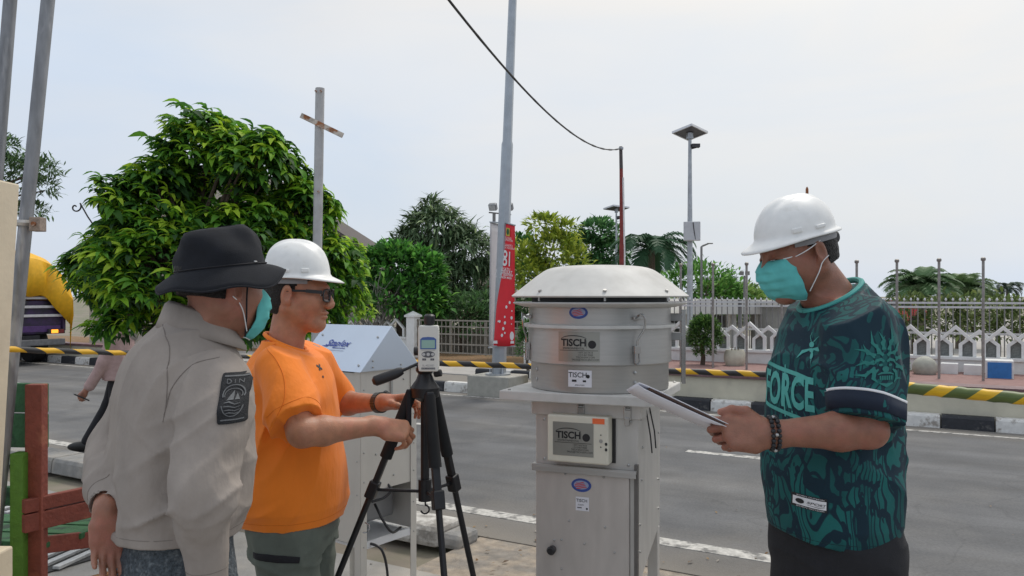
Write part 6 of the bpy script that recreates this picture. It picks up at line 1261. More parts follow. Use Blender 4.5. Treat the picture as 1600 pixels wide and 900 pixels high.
    def post(P, d):
        z = P[:, 2]; x = P[:, 0]-base[0]; near = np.exp(-((P[:, 1]-2.49)/.16)**2)
        yy = P[:, 1]; low = np.clip((1.32-z)*5, .15, 1); hemf = np.clip((z-.825)/.08+.35, .35, 1)
        a = fold(x, z, yy, .30, 9, 2.0, 3, 2.4, 1.)*.011*low+fold(x, z, yy, -.22, 13, 2.4, 4, 3, 5.)*.006*low
        a += fold(x, z, yy, 1.20, 12, 2.5, 3, 2.6, 9.)*.010*np.exp(-((z-.95)/.11)**2)*np.clip(.7-x*5, .2, 1.2)      # creases round the waist, deeper at the back
        a += fold(x, z, yy, .75, 15, 3, 4, 3, 2.)*.008*np.exp(-((z-1.20)/.10)**2)*near                                # drag from the armpit
        a *= hemf*2.3
        return np.maximum(d+.006-a, z-(1.398-.45*(x+.013)))
    C.post = post
    sh, SV, SF = C.build('t_shirt', .0055, M_ORANGE, root); sb = bvh_of(SV, SF)
    # collar rib, sleeve and hem stitching
    k = MB(); k.tube([np.array([-.752+.066*math.cos(a)*1.02+.004, 2.65+.070*math.sin(a), 1.395-.030*math.cos(a)]) for a in np.linspace(0, 2*PI, 40)], .0072, 8, cap=False); k.build('collar', M_ORANGE, sh, True)
    V, Fc = merge2d([(*stroke2d([(-.010, .008), (.010, -.006)], .007), 0, 0), (*stroke2d([(-.008, -.008), (.009, .010)], .006), 0, 0), (*ell2d(0, -.028, .005, .004, 8), 0, 0)])
    project('chest_logo', V, Fc, M_BLKP, np.array([-.60, 2.56, 1.318]), nrm((.55, .83, 0)), (0, 0, 1), sb, sh, .0015, .006)
    cloth_ring('hem_stitch', base+np.array([.011, 0, .850]), (0, 0, 1), sb, M_STO, sh, rmax=.28); ax_ = nrm(elR-shR); cloth_ring('cuff_stitch', shR+ax_*.185, ax_, sb, M_STO, sh, rmax=.088)
    pp = []
    for x_, y_ in spline(np.array([(-.80, 1.395), (-.752, 1.36), (-.715, 1.31), (-.70, 1.25), (-.715, 1.20)]), 6):      # armhole seam
        h = sb.ray_cast(Vector((x_+.04, 2.2, y_)), Vector((0, 1, 0)), .6)
        if h[0] is not None: pp.append(np.array(h[0])+(0, -.0004, 0))
    if len(pp) > 4: seam('armhole_seam', pp, None, M_STO, sh, .0012)
    # trousers
    Pn = Sdf()
    Pn.loft(base, Rb, [(.74, .012, 0, .128, .17), (.84, .012, 0, .128, .168), (.93, .010, 0, .125, .162)], k=.03)
    for h, kk, a in zip(hp, kn, an): Pn.cone(h+(0, 0, -.02), kk, .108, .082, .05); Pn.cone(kk, a, .082, .072, .03, cut=(a+(0, 0, -.03), (0, 0, -1)))
    def postp(P, d):
        q = np.stack([P[:, 0]*7, P[:, 1]*7, P[:, 2]*22+P[:, 0]*8], 1); q2 = np.stack([P[:, 0]*16+P[:, 2]*5, P[:, 1]*12, P[:, 2]*4], 1)
        return d+.003-ridge(q)**2*.007-ridge(q2)**2*.006
    Pn.post = postp
    pn, PV, PF = Pn.build('trousers', .007, M_PANTS, root); pb = bvh_of(PV, PF)
    V, Fc = stroke2d([(-.075, .008), (-.03, .006), (.02, .002), (.07, -.004)], [.018, .022, .022, .018])
    project('zip_pocket', V, Fc, M_BLACKC, np.array([-.722, 2.50, .742]), (1, 0, 0), (0, 0, 1), pb, pn, .002, .02, .003)
    shoes([a[:2] for a in an], 0, root)
    return root, T, Rh, ho, wrL, elL
M_BLKP = mat('black_print', (.015, .015, .018), .6, var=0)
O_ROOT, OT, ORH, OHO, O_WRL, O_ELL = orange_man()
hat = thing('hard_hat', 'white hard hat worn by the man in the orange T-shirt', 'hard hat', OHO+(0, 0, .06))
helmet(OHO+ORH@np.array([-.004, 0, .048]), ORH@frame(0, math.radians(-2)), hat, False, 1.0)
M_LENS = mat('spectacle_lens', (.35, .37, .38), .03, var=0); M_LENS.node_tree.nodes['Principled BSDF'].inputs['Transmission Weight'].default_value = 1; M_LENS.node_tree.nodes['Principled BSDF'].inputs['IOR'].default_value = 1.06
def glasses():
    g = thing('eyeglasses', 'black framed eyeglasses on the man in orange', 'glasses', OT(.1, 0, 0))
    for sy in (-1, 1):
        pts = [(.1105-.010*abs(math.sin(a))*0, sy*(.034+.027*math.copysign(abs(math.cos(a))**.55, math.cos(a))), -.002+.0195*math.copysign(abs(math.sin(a))**.55, math.sin(a))) for a in np.linspace(0, 2*PI, 25)]
        pts = [(p[0]-.25*max(0, abs(p[1])-.03), p[1], p[2]) for p in pts]
        k = MB(OHO, ORH); k.tube(pts, .0030, 6, cap=False); fr = k.build('frame', M_BLK, g, True)
        k = MB(OHO, ORH); k.put([(p[0], p[1], p[2]) for p in pts[:-1]], [tuple(range(24))]); k.build('lens', M_LENS, fr)
        k = MB(OHO, ORH); k.bar((.100, sy*.064, .008), (.05, sy*.079, .010), .0035, .011); k.bar((.05, sy*.079, .010), (-.012, sy*.083, .008), .0032, .007); k.build('temple', M_BLK, g)
    k = MB(OHO, ORH); k.tube([(.111, -.009, .004), (.116, 0, .007), (.111, .009, .004)], .0028, 6); k.build('bridge', M_BLK, g, True)
glasses()
def watch(p, ax, nm, label, dial=True):
    ax = nrm(ax); R = np.stack([nrm(np.cross((0, 0, 1), ax)), np.cross(ax, nrm(np.cross((0, 0, 1), ax))), ax], 1)
    w_ = thing('wrist_watch', label, 'watch', p); k = MB(p, R); n = 26
    for i in range(n):
        a = 2*PI*i/n; k.box((.0335*math.cos(a), .0335*math.sin(a), 0), (.006, .0075, .022), rotz(a))
    k.build('strap', mat('dark_steel_strap', (.10, .10, .095), .4, .7, var=.2, vscale=60), w_)
    k = MB(p, R); a = math.radians(30); k.tube([(.034*math.cos(a), .034*math.sin(a), 0), (.046*math.cos(a), .046*math.sin(a), 0)], .021, 20); k.build('case', M_BLK, w_, bevel=.002)
watch(O_WRL+nrm(O_ELL-O_WRL)*.012, O_WRL-O_ELL, 'watch', 'dark metal wrist watch on the man in orange')

# ------------------------------------------------------------------ man in the bucket hat
def bucket_man():
    yaw = math.radians(38); Rb = frame(yaw); base = np.array([-.80, 2.0, 0]); root = thing('person', 'man in grey-beige long-sleeved shirt and dark bucket hat, back half turned', 'person', base)
    B = lambda f, l, z: base+Rb@np.array([f, l, 0])+np.array([0, 0, z])
    hy = math.radians(52); Rh = frame(hy, math.radians(1)); ho = np.array([-.730, 2.01, 1.570]); T = lambda *p: ho+Rh@np.array(p, float)
    shR, shL = np.array([-.690, 1.872, 1.350]), np.array([-.935, 2.130, 1.365])
    elR, wrR = np.array([-.690, 1.778, 1.115]), np.array([-.682, 1.80, .885])
    elL, wrL = W(186, 700, 2.10), W(166, 797, 1.88)
    secs = [(.978, -.045, 0, .150, .19), (1.02, -.042, 0, .150, .18), (1.1, -.032, 0, .150, .176), (1.22, -.022, 0, .144, .172), (1.32, -.020, 0, .136, .172), (1.39, -.022, 0, .12, .148), (1.435, -.016, 0, .10, .110), (1.475, .002, 0, .08, .082), (1.50, .016, 0, .070, .072)]
    S = Sdf(); head_sdf(S, ho, Rh)
    S.cone(B(-.0, 0, 1.41), T(-.022, 0, -.05), .060, .055, .03)
    S.loft(base, Rb, [(z, cx, cy, rx*.88-.006, ry*.88-.006) for z, cx, cy, rx, ry in secs[:-1]], k=.03)
    for a, b, c in ((shR, elR, wrR), (shL, elL, wrL)):
        mid = b+(c-b)*.28; S.cone(a, b, .05, .042, .03); S.cone(b, mid, .042, .044, .02); S.cone(mid, c, .044, .028, .02)
    hand_sdf(S, wrL+np.array([.004, -.002, -.008]), (.03, -.10, -1), (-.55, .85, -.05), (.85, .5, 0), [(8, 16, 10), (14, 22, 14), (18, 26, 16), (22, 30, 18)], .88, spread=4, fat=1.16, thumb_pts=[(.02, .02, -.01), (.046, .042, -.02), (.066, .060, -.020), (.080, .074, -.016)])
    hand_sdf(S, wrR+np.array([.004, .005, -.01]), (.05, .12, -1), (.5, -.85, 0), (.75, .6, 0), [(20, 30, 20)]*4, 1.0)
    hp = [B(-.04, s*.09, .86) for s in (-1, 1)]; kn = [B(-.02, s*.11, .48) for s in (-1, 1)]; an = [B(-.05, s*.12, .09) for s in (-1, 1)]
    for h, k, a in zip(hp, kn, an): S.cone(h, k, .088, .056, .05); S.cone(k, a, .056, .04, .03); S.cone(a, a+Rb[:, 0]*.11+(0, 0, -.05), .038, .028, .03)
    body, BV, BF = S.build('body', .0045, M_SKIN_B, root)
    eyes(ho, Rh, body); hair_sdf(ho, Rh, .97, -.03).build('hair', .004, M_HAIR, body)
    # shirt
    C = Sdf(); C.loft(base, Rb, secs, k=.03)
    for sh_, el_, wr_, rs in ((shR+(0, .015, -.005), elR, wrR, (.064, .058, .046)), (shL, elL, wrL, (.062, .056, .044))):
        C.cone(sh_, sh_+(el_-sh_)*.3, rs[0], rs[0], .05); C.cone(sh_+(el_-sh_)*.3, el_, rs[0], rs[1], .012); C.cone(el_, wr_+nrm(wr_-el_)*.03, rs[1], rs[2], .02, cut=(wr_, nrm(wr_-el_)))
    for el, wr in ((elR, wrR), (elL, wrL)): ax = nrm(wr-el); C.cone(wr-ax*.012, wr+ax*.05, .0345, .0345, .004, 's')
    C.loft(base, Rb, [(z, cx, cy, rx-.025, ry-.025) for z, cx, cy, rx, ry in [(.88, -.045, 0, .15, .19)]+secs[:2]], op='s', k=.004, zlo=.87, zhi=1.005)
    Rb32, b32 = Rb.astype(np.float32), base.astype(np.float32); eR, eL, wR, wL, sR = (v.astype(np.float32) for v in (elR, elL, wrR, wrL, shR))
    axR, axL = nrm(wrR-elR).astype(np.float32), nrm(wrL-elL).astype(np.float32)
    def post(P, d):
        q = (P-b32)@Rb32; z = P[:, 2]; f, l = q[:, 0], q[:, 1]
        arm = np.exp(-(np.linalg.norm(P-eR, axis=1)/.17)**2); armL = np.exp(-(np.linalg.norm(P-eL, axis=1)/.13)**2)
        a = fold(l, z, f, .28, 10, 1.8, 3, 2.4, 3.)*.011+fold(l, z, f, -.35, 13, 2.2, 3, 2.8, 7.)*.008
        a += fold(l, z, f, 1.15, 12, 2.4, 3, 2.6, 11.)*.014*np.exp(-((z-1.06)/.10)**2)*(1-arm)                          # cloth bunched above the belt
        a += fold(P[:, 0], z, P[:, 1], 1.05, 19, 4, 4, 2.2, 4.)*.015*arm+fold(P[:, 0], z, P[:, 1], -.9, 22, 5, 5, 2.6, 8.)*.008*arm
        a += fold(P[:, 0], z, P[:, 1], 1.25, 24, 5, 5, 2.2, 6.)*.015*armL
        a += fold(P[:, 0], z, P[:, 1], .15, 12, 2, 3, 2.6, 14.)*.008*np.exp(-((z-1.28)/.08)**2)
        cuf = np.minimum(np.linalg.norm(P-wR, axis=1), np.linalg.norm(P-wL, axis=1)); a *= np.clip((cuf-.05)/.05, .15, 1)*np.clip((z-.97)/.08+.25, .25, 1)*1.15
        return np.maximum(d+.006-a, z-(1.484-.55*(f-.01)))
    C.post = post
    sh, SV, SF = C.build('shirt', .0055, M_KHAKI, root); sb = bvh_of(SV, SF)
    # collar: folded band round the neck
    cc = base+Rb@np.array([.008, 0, 0]); n = 44; V = []
    for a in np.linspace(math.radians(38), math.radians(322), n):
        c, s_ = math.cos(a), math.sin(a); back = .5-.5*c
        for rr, z in ((.064, 1.478), (.066, 1.520), (.069, 1.535), (.077, 1.528), (.090, 1.492), (.098, 1.470)):
            zz = z+.002*back-.066*(1-back); V.append(cc+Rb@np.array([rr*c*1.06+.012+(.016*(1-back) if rr > .08 else 0), rr*s_*1.02, 0])+np.array([0, 0, zz]))
    Fc = [(i*6+j, (i+1)*6+j, (i+1)*6+j+1, i*6+j+1) for i in range(n-1) for j in range(5)]
    mesh_obj('collar', np.array(V), Fc, M_KHAKI, sh, smooth=True, solid=.003)
    # shoulder yoke and sleeve seams
    def surf(pts, dirn):
        o_ = []
        for p in spline(pts, 6):
            h = sb.ray_cast(Vector(p-np.asarray(dirn)*.3), Vector(dirn), .6)
            if h[0] is not None: o_.append(np.array(h[0])-np.asarray(dirn)*.0006)
        return np.array(o_)
    dv = np.array([0, 1., 0])
    for pts in ([W(296, 486, 2), W(330, 510, 1.95), W(362, 545, 1.9)], [W(262, 492, 2), W(285, 540, 1.95), W(283, 600, 1.9), W(281, 650, 1.9)], [W(352, 556, 1.9), W(318, 566, 1.9), W(292, 596, 1.9), W(281, 640, 1.9)]):
        pp = surf(pts, dv)
        if len(pp) > 3: seam('seam', pp, None, M_THREAD, sh, .0011)
    # chest pocket flap and placket edge on the front
    for el_, wr_ in ((elR, wrR), (elL, wrL)): ax_ = nrm(wr_-el_); cloth_ring('cuff_stitch', wr_-ax_*.058, ax_, sb, M_STK, sh, rmax=.085)
    cloth_ring('hem_stitch', base+Rb@np.array([-.045, 0, 0])+np.array([0, 0, 1.0]), (0, 0, 1), sb, M_STK, sh, rmax=.235)
    # sleeve badge
    pm = mat('badge_black_fabric', (.014, .015, .018), .8, var=.2, vscale=70, bump=.4, bscale=300); pg = mat('badge_grey_thread', (.13, .135, .14), .8, var=.2, vscale=90)
    po = W(361, 623, 1.80); px, pz = nrm((1, .10, -.01)), nrm((-.02, 0, 1)); tilt = .03
    bw, bh = .0245, .054
    rr = [(sx*(bw-.005)+.005*math.cos(a)*1, sz*(bh-.005)+.005*math.sin(a)) for sx, sz, a0 in ((1, 1, 0), (-1, 1, 90), (-1, -1, 180), (1, -1, 270)) for a in [math.radians(a0+t) for t in (0, 30, 60, 90)]]
    b_ = project('badge', np.array(rr), [tuple(range(16))], pm, po, px, pz, sb, sh, .0018, .009, .003)
    if b_:
        it = []
        for y0, y1 in ((.047, .044), (-.047, -.044)): it.append((*rect2d(-.019, y0, .019, y1), 0, 0))
        th = np.linspace(math.radians(200), math.radians(-20), 14); it.append((*stroke2d([(.018*math.cos(a), .008+.020*math.sin(a)) for a in th], .0022), 0, 0)); it.append((*stroke2d([(.0145*math.cos(a), .006+.014*math.sin(a)) for a in th], .0015), 0, 0))
        th2 = np.linspace(math.radians(190), math.radians(350), 14); it.append((*stroke2d([(.017*math.cos(a), -.012+.026*math.sin(a)) for a in th2], .002), 0, 0))
        it.append((np.array([(-.009, -.006), (.001, .016), (.003, -.005)]), [(0, 1, 2)], 0, 0)); it.append((np.array([(.005, -.005), (.006, .010), (.012, -.004)]), [(0, 1, 2)], 0, 0))
        for y in (-.011, -.018, -.025, -.031): it.append((*stroke2d([(-.013, y), (-.004, y+.002), (.005, y-.001), (.013, y+.001)], [.001, .0028, .002, .001]), 0, 0))
        it.append((*text2d('D I N', .0125, 'CENTER'), 0, .0345))
        V, Fc = merge2d(it); project('badge_emblem', V, Fc, pg, po, px, pz, sb, b_, .0048, .012)
    # jeans
    Pn = Sdf(); Pn.loft(base, Rb, [(.78, -.045, 0, .128, .17), (.88, -.045, 0, .128, .172), (.985, -.04, 0, .124, .165)], k=.03)
    for h, kk, a in zip(hp, kn, an): Pn.cone(h+(0, 0, -.02), kk, .105, .075, .05); Pn.cone(kk, a, .075, .064, .03, cut=(a+(0, 0, -.03), (0, 0, -1)))
    Pn.post = lambda P, d: d+.003-ridge(np.stack([P[:, 0]*8, P[:, 1]*8, P[:, 2]*24], 1))**2*.007
    pn, PV, PF = Pn.build('jeans', .007, M_JEANS, root)
    k = MB(); k.tube([B(-.045+.131*math.cos(a), .175*math.sin(a), .900) for a in np.linspace(0, 2*PI, 60)], .0025, 5, cap=False); k.build('waist_stitching', mat('denim_seam', (.07, .085, .10), .9), pn, True)
    shoes([a[:2] for a in an], yaw, root)
    return root, ho, Rh
B_ROOT, BHO, BRH = bucket_man()
def bucket_hat():
    t = thing('bucket_hat', 'black wide-brimmed bucket hat on the man in the grey-beige shirt', 'hat', BHO+(0, 0, .05))
    R = frame(math.radians(53), math.radians(-6), math.radians(-4)); o = BHO+BRH@np.array([-.012, 0, .040])+np.array([.010, 0, .006]); n = 80
    prof = [(0, .116), (.03, .114), (.050, .108), (.067, .097), (.079, .080), (.087, .060), (.0915, .042), (.094, .03), (.0965, .008), (.098, 0), (.105, -.006), (.114, -.015), (.124, -.026), (.134, -.038), (.143, -.050)]
    V = []
    for i, (r, z) in enumerate(prof):
        for k in range(n):
            a = 2*PI*k/n; c, s_ = math.cos(a), math.sin(a); out_ = max(0, r-.098)/.049
            droop = out_*(.015*math.sin(2*a+2.6)+.010*math.sin(3*a+1.9)+.006*math.sin(6*a))+.006*out_*max(0, -c)+.016*out_*max(0, c)
            dent = .006*math.sin(3*a+z*40)*(1 if .02 < r < .1 else 0)*min(1, z/.05 if z > 0 else 0)+(vnoise(np.array([[c*2.5+9, s_*2.5+4, z*25.]]))[0]-.5)*.014*(z > .01)
            dz = -.012*math.exp(-((r*c-.01)/.03)**2-((r*s_)/.05)**2) if z > .095 else 0
            V.append(((r*1.05+dent+.009)*c, (r*.93+dent+.008)*s_, z*.96+droop+dz+(.006*c if z > .1 else 0)))
    m = len(prof); Fc = [(i*n+k, i*n+(k+1) % n, (i+1)*n+(k+1) % n, (i+1)*n+k) for i in range(1, m-1) for k in range(n)]; Fc += [(k, n+k, n+(k+1) % n) for k in range(n)]
    V = np.array(V)@R.T+o
    sc = mesh_obj('cloth', V, Fc, M_HATB, t, smooth=True, solid=.003)
    k = MB(o, R); k.tube([(.0995*1.05*math.cos(a)+.009*math.cos(a), (.0995*.93+.008)*math.sin(a), .004) for a in np.linspace(0, 2*PI, 60)], .002, 5, cap=False); k.build('band_seam', M_BLACKC, sc, True)
    k = MB(); k.tube([V[(m-1)*n+i % n] for i in range(n+1)], .0026, 6, cap=False); k.build('brim_edge', M_HATB, sc, True)
    T = lambda *p: BHO+BRH@np.array(p, float)
    k = MB(); k.tube(spline([T(.02, -.085, .03), T(.018, -.083, -.02), T(.025, -.072, -.075), T(.04, -.045, -.122)], 5), .0022, 6); k.build('chin_cord', M_BLACKC, sc, True)
    p = V[8*n+int(n*.80)]; k = MB(p); k.lathe([(0, -.003), (.005, -.002), (.006, 0), (.005, .002), (0, .003)], 12); k.build('eyelet', mat('eyelet_steel', (.5, .5, .5), .3, 1), sc, True)
bucket_hat()
mk = thing('face_mask', 'teal surgical face mask on the man in the bucket hat', 'mask', BHO+(0, 0, -.1)); face_mask(BHO, BRH, mk)

# ------------------------------------------------------------------ man in the teal jersey
def jersey_mat():
    m = mat('teal_navy_printed_jersey', (.01, .1, .1), .62, var=0); t = m.node_tree; n = t.nodes; l = t.links.new; p = n['Principled BSDF']
    tcn = n.new('ShaderNodeTexCoord'); mp_ = n.new('ShaderNodeMapping'); mp_.inputs['Scale'].default_value = (1.25, 1.25, .8); l(tcn.outputs['Object'], mp_.inputs['Vector'])
    nz = n.new('ShaderNodeTexNoise'); nz.inputs['Scale'].default_value = 5.2; nz.inputs['Detail'].default_value = 1.4; nz.inputs['Roughness'].default_value = .5; l(mp_.outputs[0], nz.inputs['Vector'])
    vm = n.new('ShaderNodeVectorMath'); vm.operation = 'MULTIPLY_ADD'; vm.inputs[1].default_value = (.42, .42, .34); l(nz.outputs['Color'], vm.inputs[0]); l(mp_.outputs[0], vm.inputs[2])
    wv = n.new('ShaderNodeTexWave'); wv.wave_type = 'BANDS'; wv.bands_direction = 'DIAGONAL'; wv.inputs['Scale'].default_value = 6.0; wv.inputs['Distortion'].default_value = 7.5; wv.inputs['Detail'].default_value = 2.2; wv.inputs['Detail Scale'].default_value = 2.4; l(vm.outputs[0], wv.inputs['Vector'])
    vr = n.new('ShaderNodeTexVoronoi'); vr.feature = 'SMOOTH_F1'; vr.inputs['Scale'].default_value = 9; l(vm.outputs[0], vr.inputs['Vector'])
    wv2 = n.new('ShaderNodeTexWave'); wv2.inputs['Scale'].default_value = 13; wv2.inputs['Distortion'].default_value = 6; wv2.inputs['Detail'].default_value = .6; l(vm.outputs[0], wv2.inputs['Vector'])
    r1 = n.new('ShaderNodeMapRange'); r1.inputs[1].default_value = .36; r1.inputs[2].default_value = .41; l(wv.outputs['Fac'], r1.inputs[0])
    r2 = n.new('ShaderNodeMapRange'); r2.inputs[1].default_value = .12; r2.inputs[2].default_value = .22; l(wv2.outputs['Fac'], r2.inputs[0])
    mu = n.new('ShaderNodeMath'); mu.operation = 'MULTIPLY'; l(r1.outputs[0], mu.inputs[0]); l(r2.outputs[0], mu.inputs[1])
    tl = n.new('ShaderNodeMix'); tl.data_type = 'RGBA'; tl.inputs['A'].default_value = (.008, .075, .078, 1); tl.inputs['B'].default_value = (.012, .125, .120, 1)
    r3 = n.new('ShaderNodeMapRange'); r3.inputs[1].default_value = .3; r3.inputs[2].default_value = .6; l(vr.outputs['Distance'], r3.inputs[0]); l(r3.outputs[0], tl.inputs['Factor'])
    mx = n.new('ShaderNodeMix'); mx.data_type = 'RGBA'; l(mu.outputs[0], mx.inputs['Factor']); mx.inputs['A'].default_value = (.006, .026, .042, 1); l(tl.outputs['Result'], mx.inputs['B'])
    l(mx.outputs['Result'], p.inputs['Base Color']); p.inputs['Specular IOR Level'].default_value = .25
    bz = n.new('ShaderNodeTexNoise'); bz.inputs['Scale'].default_value = 420; bp = n.new('ShaderNodeBump'); bp.inputs['Strength'].default_value = .12; bp.inputs['Distance'].default_value = .004; l(tcn.outputs['Object'], bz.inputs['Vector']); l(bz.outputs[0], bp.inputs['Height']); l(bp.outputs[0], p.inputs['Normal'])
    return m
M_JERSEY = jersey_mat(); M_MINT = mat('mint_print', (.075, .36, .32), .7, var=.08, vscale=30); M_NAVY = mat('navy_cloth', (.007, .015, .034), .8, var=.15)
M_TEALC = mat('mint_collar', (.06, .33, .30), .7, var=.1); M_TEALP = mat('teal_print', (.014, .17, .15), .7, var=.1, vscale=30)
M_WHITE = mat('white_print', (.78, .78, .80), .6, var=.03)
def right_man():
    yaw = math.radians(195); Rb = frame(yaw); base = np.array([.862, 2.15, 0]); root = thing('person', 'man in teal patterned jersey and white hard hat holding a clipboard', 'person', base)
    B = lambda f, l, z: base+Rb@np.array([f, l, 0])+np.array([0, 0, z])
    ho = np.array([.767, 2.15, 1.668]); Rh = frame(math.radians(196), math.radians(16)); T = lambda *p: ho+Rh@np.array(p, float)
    shL, shR = np.array([.858, 1.976, 1.476]), np.array([.915, 2.325, 1.475])
    elL, wrL = W(1358, 672, 1.905), W(1207, 677, 1.93); elR, wrR = np.array([.96, 2.40, 1.20]), np.array([.90, 2.37, .95])
    secs = [(.88, .004, 0, .142, .182), (.97, .006, 0, .145, .182), (1.12, .010, 0, .146, .180), (1.28, .002, 0, .144, .178), (1.35, -.008, 0, .142, .182), (1.44, -.024, 0, .127, .172), (1.50, -.028, 0, .106, .148), (1.54, -.016, 0, .089, .112), (1.578, .006, 0, .075, .082)]
    S = Sdf(); head_sdf(S, ho, Rh, wide=1.02)
    S.cone(B(-.035, 0, 1.49), T(-.020, 0, -.045), .067, .060, .03)
    S.loft(base, Rb, [(.86, 0, 0, .10, .14), (1.0, 0, 0, .115, .15)]+[(z, cx, cy, rx*.9-.004, ry*.9-.004) for z, cx, cy, rx, ry in secs[2:-1]], k=.03)
    for a, b, c in ((shL, elL, wrL), (shR, elR, wrR)):
        mid = b+(c-b)*.30; S.cone(a, b, .040, .041, .03); S.cone(b, mid, .041, .045, .02); S.cone(mid, c, .045, .0285, .02)
    hand_sdf(S, wrL+np.array([-.010, 0, -.004]), (-.985, .06, .06), (.08, -.92, .38), (.05, .40, .9), [(40, 62, 36), (46, 66, 40), (52, 70, 42), (58, 74, 44)], 1.06, spread=3, thumb_pts=[(.018, .024, -.002), (.050, .050, .004), (.082, .052, .004), (.106, .046, .0)])
    hand_sdf(S, wrR+np.array([0, 0, -.01]), (-.1, 0, -1), (.2, 1, 0), (-1, .2, .1), [(50, 60, 30)]*4, 1.0)
    hp = [B(-.01, s*.09, .88) for s in (-1, 1)]; kn = [B(.0, s*.11, .50) for s in (-1, 1)]; an = [B(-.04, s*.12, .09) for s in (-1, 1)]
    for h, k, a in zip(hp, kn, an): S.cone(h, k, .09, .058, .05); S.cone(k, a, .058, .04, .03); S.cone(a, a+Rb[:, 0]*.11+(0, 0, -.05), .038, .028, .03)
    body, BV, BF = S.build('body', .0038, M_SKIN_R, root); bvh = bvh_of(BV, BF)
    eyes(ho, Rh, body); brows(ho, Rh, body, bvh); hair_sdf(ho, Rh, 1.02, -.05).build('hair', .004, M_HAIR, body)
    C = Sdf(); C.loft(base, Rb, secs, k=.03)
    def sleeve(sh, el, ln, r0, r1):
        ax = nrm(el-sh); hem = sh+ax*ln; cutn = nrm(ax+np.array([-.2, 0, 0])); C.cone(sh, sh+ax*(ln+.08), r0, r1, .05, cut=(hem, cutn)); C.cone(hem-ax*.03, hem+ax*.2, r1-.023, r1-.023, .004, 's'); return hem, cutn
    hem, hax = sleeve(shL, elL, .228, .078, .071); sleeve(shR, elR, .19, .074, .068)
    C.loft(base, Rb, [(z, cx, cy, rx-.025, ry-.025) for z, cx, cy, rx, ry in [(.80, 0, 0, .148, .188)]+secs[:2]], op='s', k=.004, zlo=.78, zhi=.935)
    C.cone(B(-.02, 0, 1.47), T(-.02, 0, -.045), .0705, .068, .004, 's')
    Rb32, b32 = Rb.astype(np.float32), base.astype(np.float32)
    def post(P, d):
        q = (P-b32)@Rb32; z = P[:, 2]; f, l = q[:, 0], q[:, 1]
        d = np.maximum(d, .908-.016*np.clip(-f/.18, -1, 1)-z+.0)          # the hem dips towards the back
        a = fold(f, z, l, .22, 9, 1.8, 3, 2.5, 2.)*.009+fold(f, z, l, -.28, 12, 2.2, 3, 3, 6.)*.006
        a += fold(f, z, l, 1.1, 12, 2.5, 3, 2.8, 10.)*.008*np.exp(-((z-1.08)/.12)**2)+fold(f, z, l, .8, 15, 3, 4, 3, 3.)*.006*np.exp(-((z-1.38)/.09)**2)
        a = a*np.clip((z-.91)/.08+.3, .3, 1)*1.5
        return np.maximum(d+.005-a, z-(1.551-.55*(f-.008)))
    C.post = post
    sh, SV, SF = C.build('jersey', .0052, M_JERSEY, root); sb = bvh_of(SV, SF)
    k = MB(); k.tube([B(.008+.077*math.cos(a), .079*math.sin(a), 1.550-.0425*math.cos(a)) for a in np.linspace(0, 2*PI, 44)], .0085, 8, cap=False); k.build('collar', M_TEALC, sh, True)
    # cuff band with its white piping
    def ring(name, off, r, wd, m):
        x = nrm(np.cross(hax, (0, 1, 0))); y = np.cross(hax, x); c0 = hem+hax*off; V = []; n = 48
        for e in (-wd/2, wd/2):
            for i in range(n):
                a = 2*PI*i/n; dr = math.cos(a)*x+math.sin(a)*y; p = c0+hax*e; h = sb.ray_cast(Vector(p+dr*.15), Vector(-dr), .15); rr = np.linalg.norm(np.array(h[0])-p) if h[0] is not None else r
                rr = rr if .04 < rr < .102 else r; V.append(p+dr*(rr+.0018))
        return mesh_obj(name, np.array(V), [(i, (i+1) % n, n+(i+1) % n, n+i) for i in range(n)], m, sh, smooth=True, solid=.0025)
    ring('cuff', -.0235, .080, .041, M_NAVY); ring('cuff_piping', -.047, .081, .006, M_WHITE)
    cloth_ring('hem_stitch', base+np.array([0, 0, .935]), (-.02, 0, 1), sb, M_STJ, sh, rmax=.26)
    # chest lettering: between two chains of bars
    it = []; S1 = .11
    it.append((*text2d('FORCE', .120, 'CENTER', 0, .03), 0, 0))
    for s_ in (1, -1):
        it.append((*stroke2d([(-.17, s_*.056+.012), (-.05, s_*.056+.004), (.08, s_*.056-.004), (.165, s_*.056-.014)], .011), 0, 0))
    th = np.linspace(math.radians(-165), math.radians(-10), 16)
    for i in range(0, 15, 1):
        a = th[i]; it.append((*ell2d(.105+.058*math.cos(a), -.038+.042*math.sin(a), .0048, .0034, 8), 0, 0))
    it.append((*stroke2d([(-.01, .072), (.0, -.066)], .009), 0, 0))
    V, Fc = merge2d(it); V = V*(.52, .96)
    oc = B(.145, .008, 1.298); xr = nrm(Rb@np.array([-.50, .86, 0])); project('chest_lettering', V, Fc, M_MINT, oc, xr, nrm((-.06, 0, 1)), sb, sh, .0018, .009)
    # wasp-like crest
    it = [(*ell2d(0, 0, .010, .008, 12), 0, 0), (*ell2d(.002, -.016, .0085, .006, 12), 0, 0), (*ell2d(.006, -.030, .006, .010, 12), 0, 0), (*stroke2d([(0, -.012), (-.03, -.022), (-.045, -.040)], [.004, .010, .001]), 0, 0), (*stroke2d([(.006, -.012), (.030, -.010), (.042, -.014)], [.004, .012, .001]), 0, 0), (*stroke2d([(-.004, .008), (-.010, .022), (-.004, .034)], [.003, .002, .001]), 0, 0), (*stroke2d([(.006, .008), (.022, .020), (.036, .026)], [.003, .002, .001]), 0, 0), (*stroke2d([(.008, -.04), (.010, -.056)], [.003, .0005]), 0, 0)]
    V, Fc = merge2d(it); V = V*.92; project('chest_crest', V, Fc, M_MINT, B(.13, .085, 1.425), xr, (0, 0, 1), sb, sh, .0018, .008)
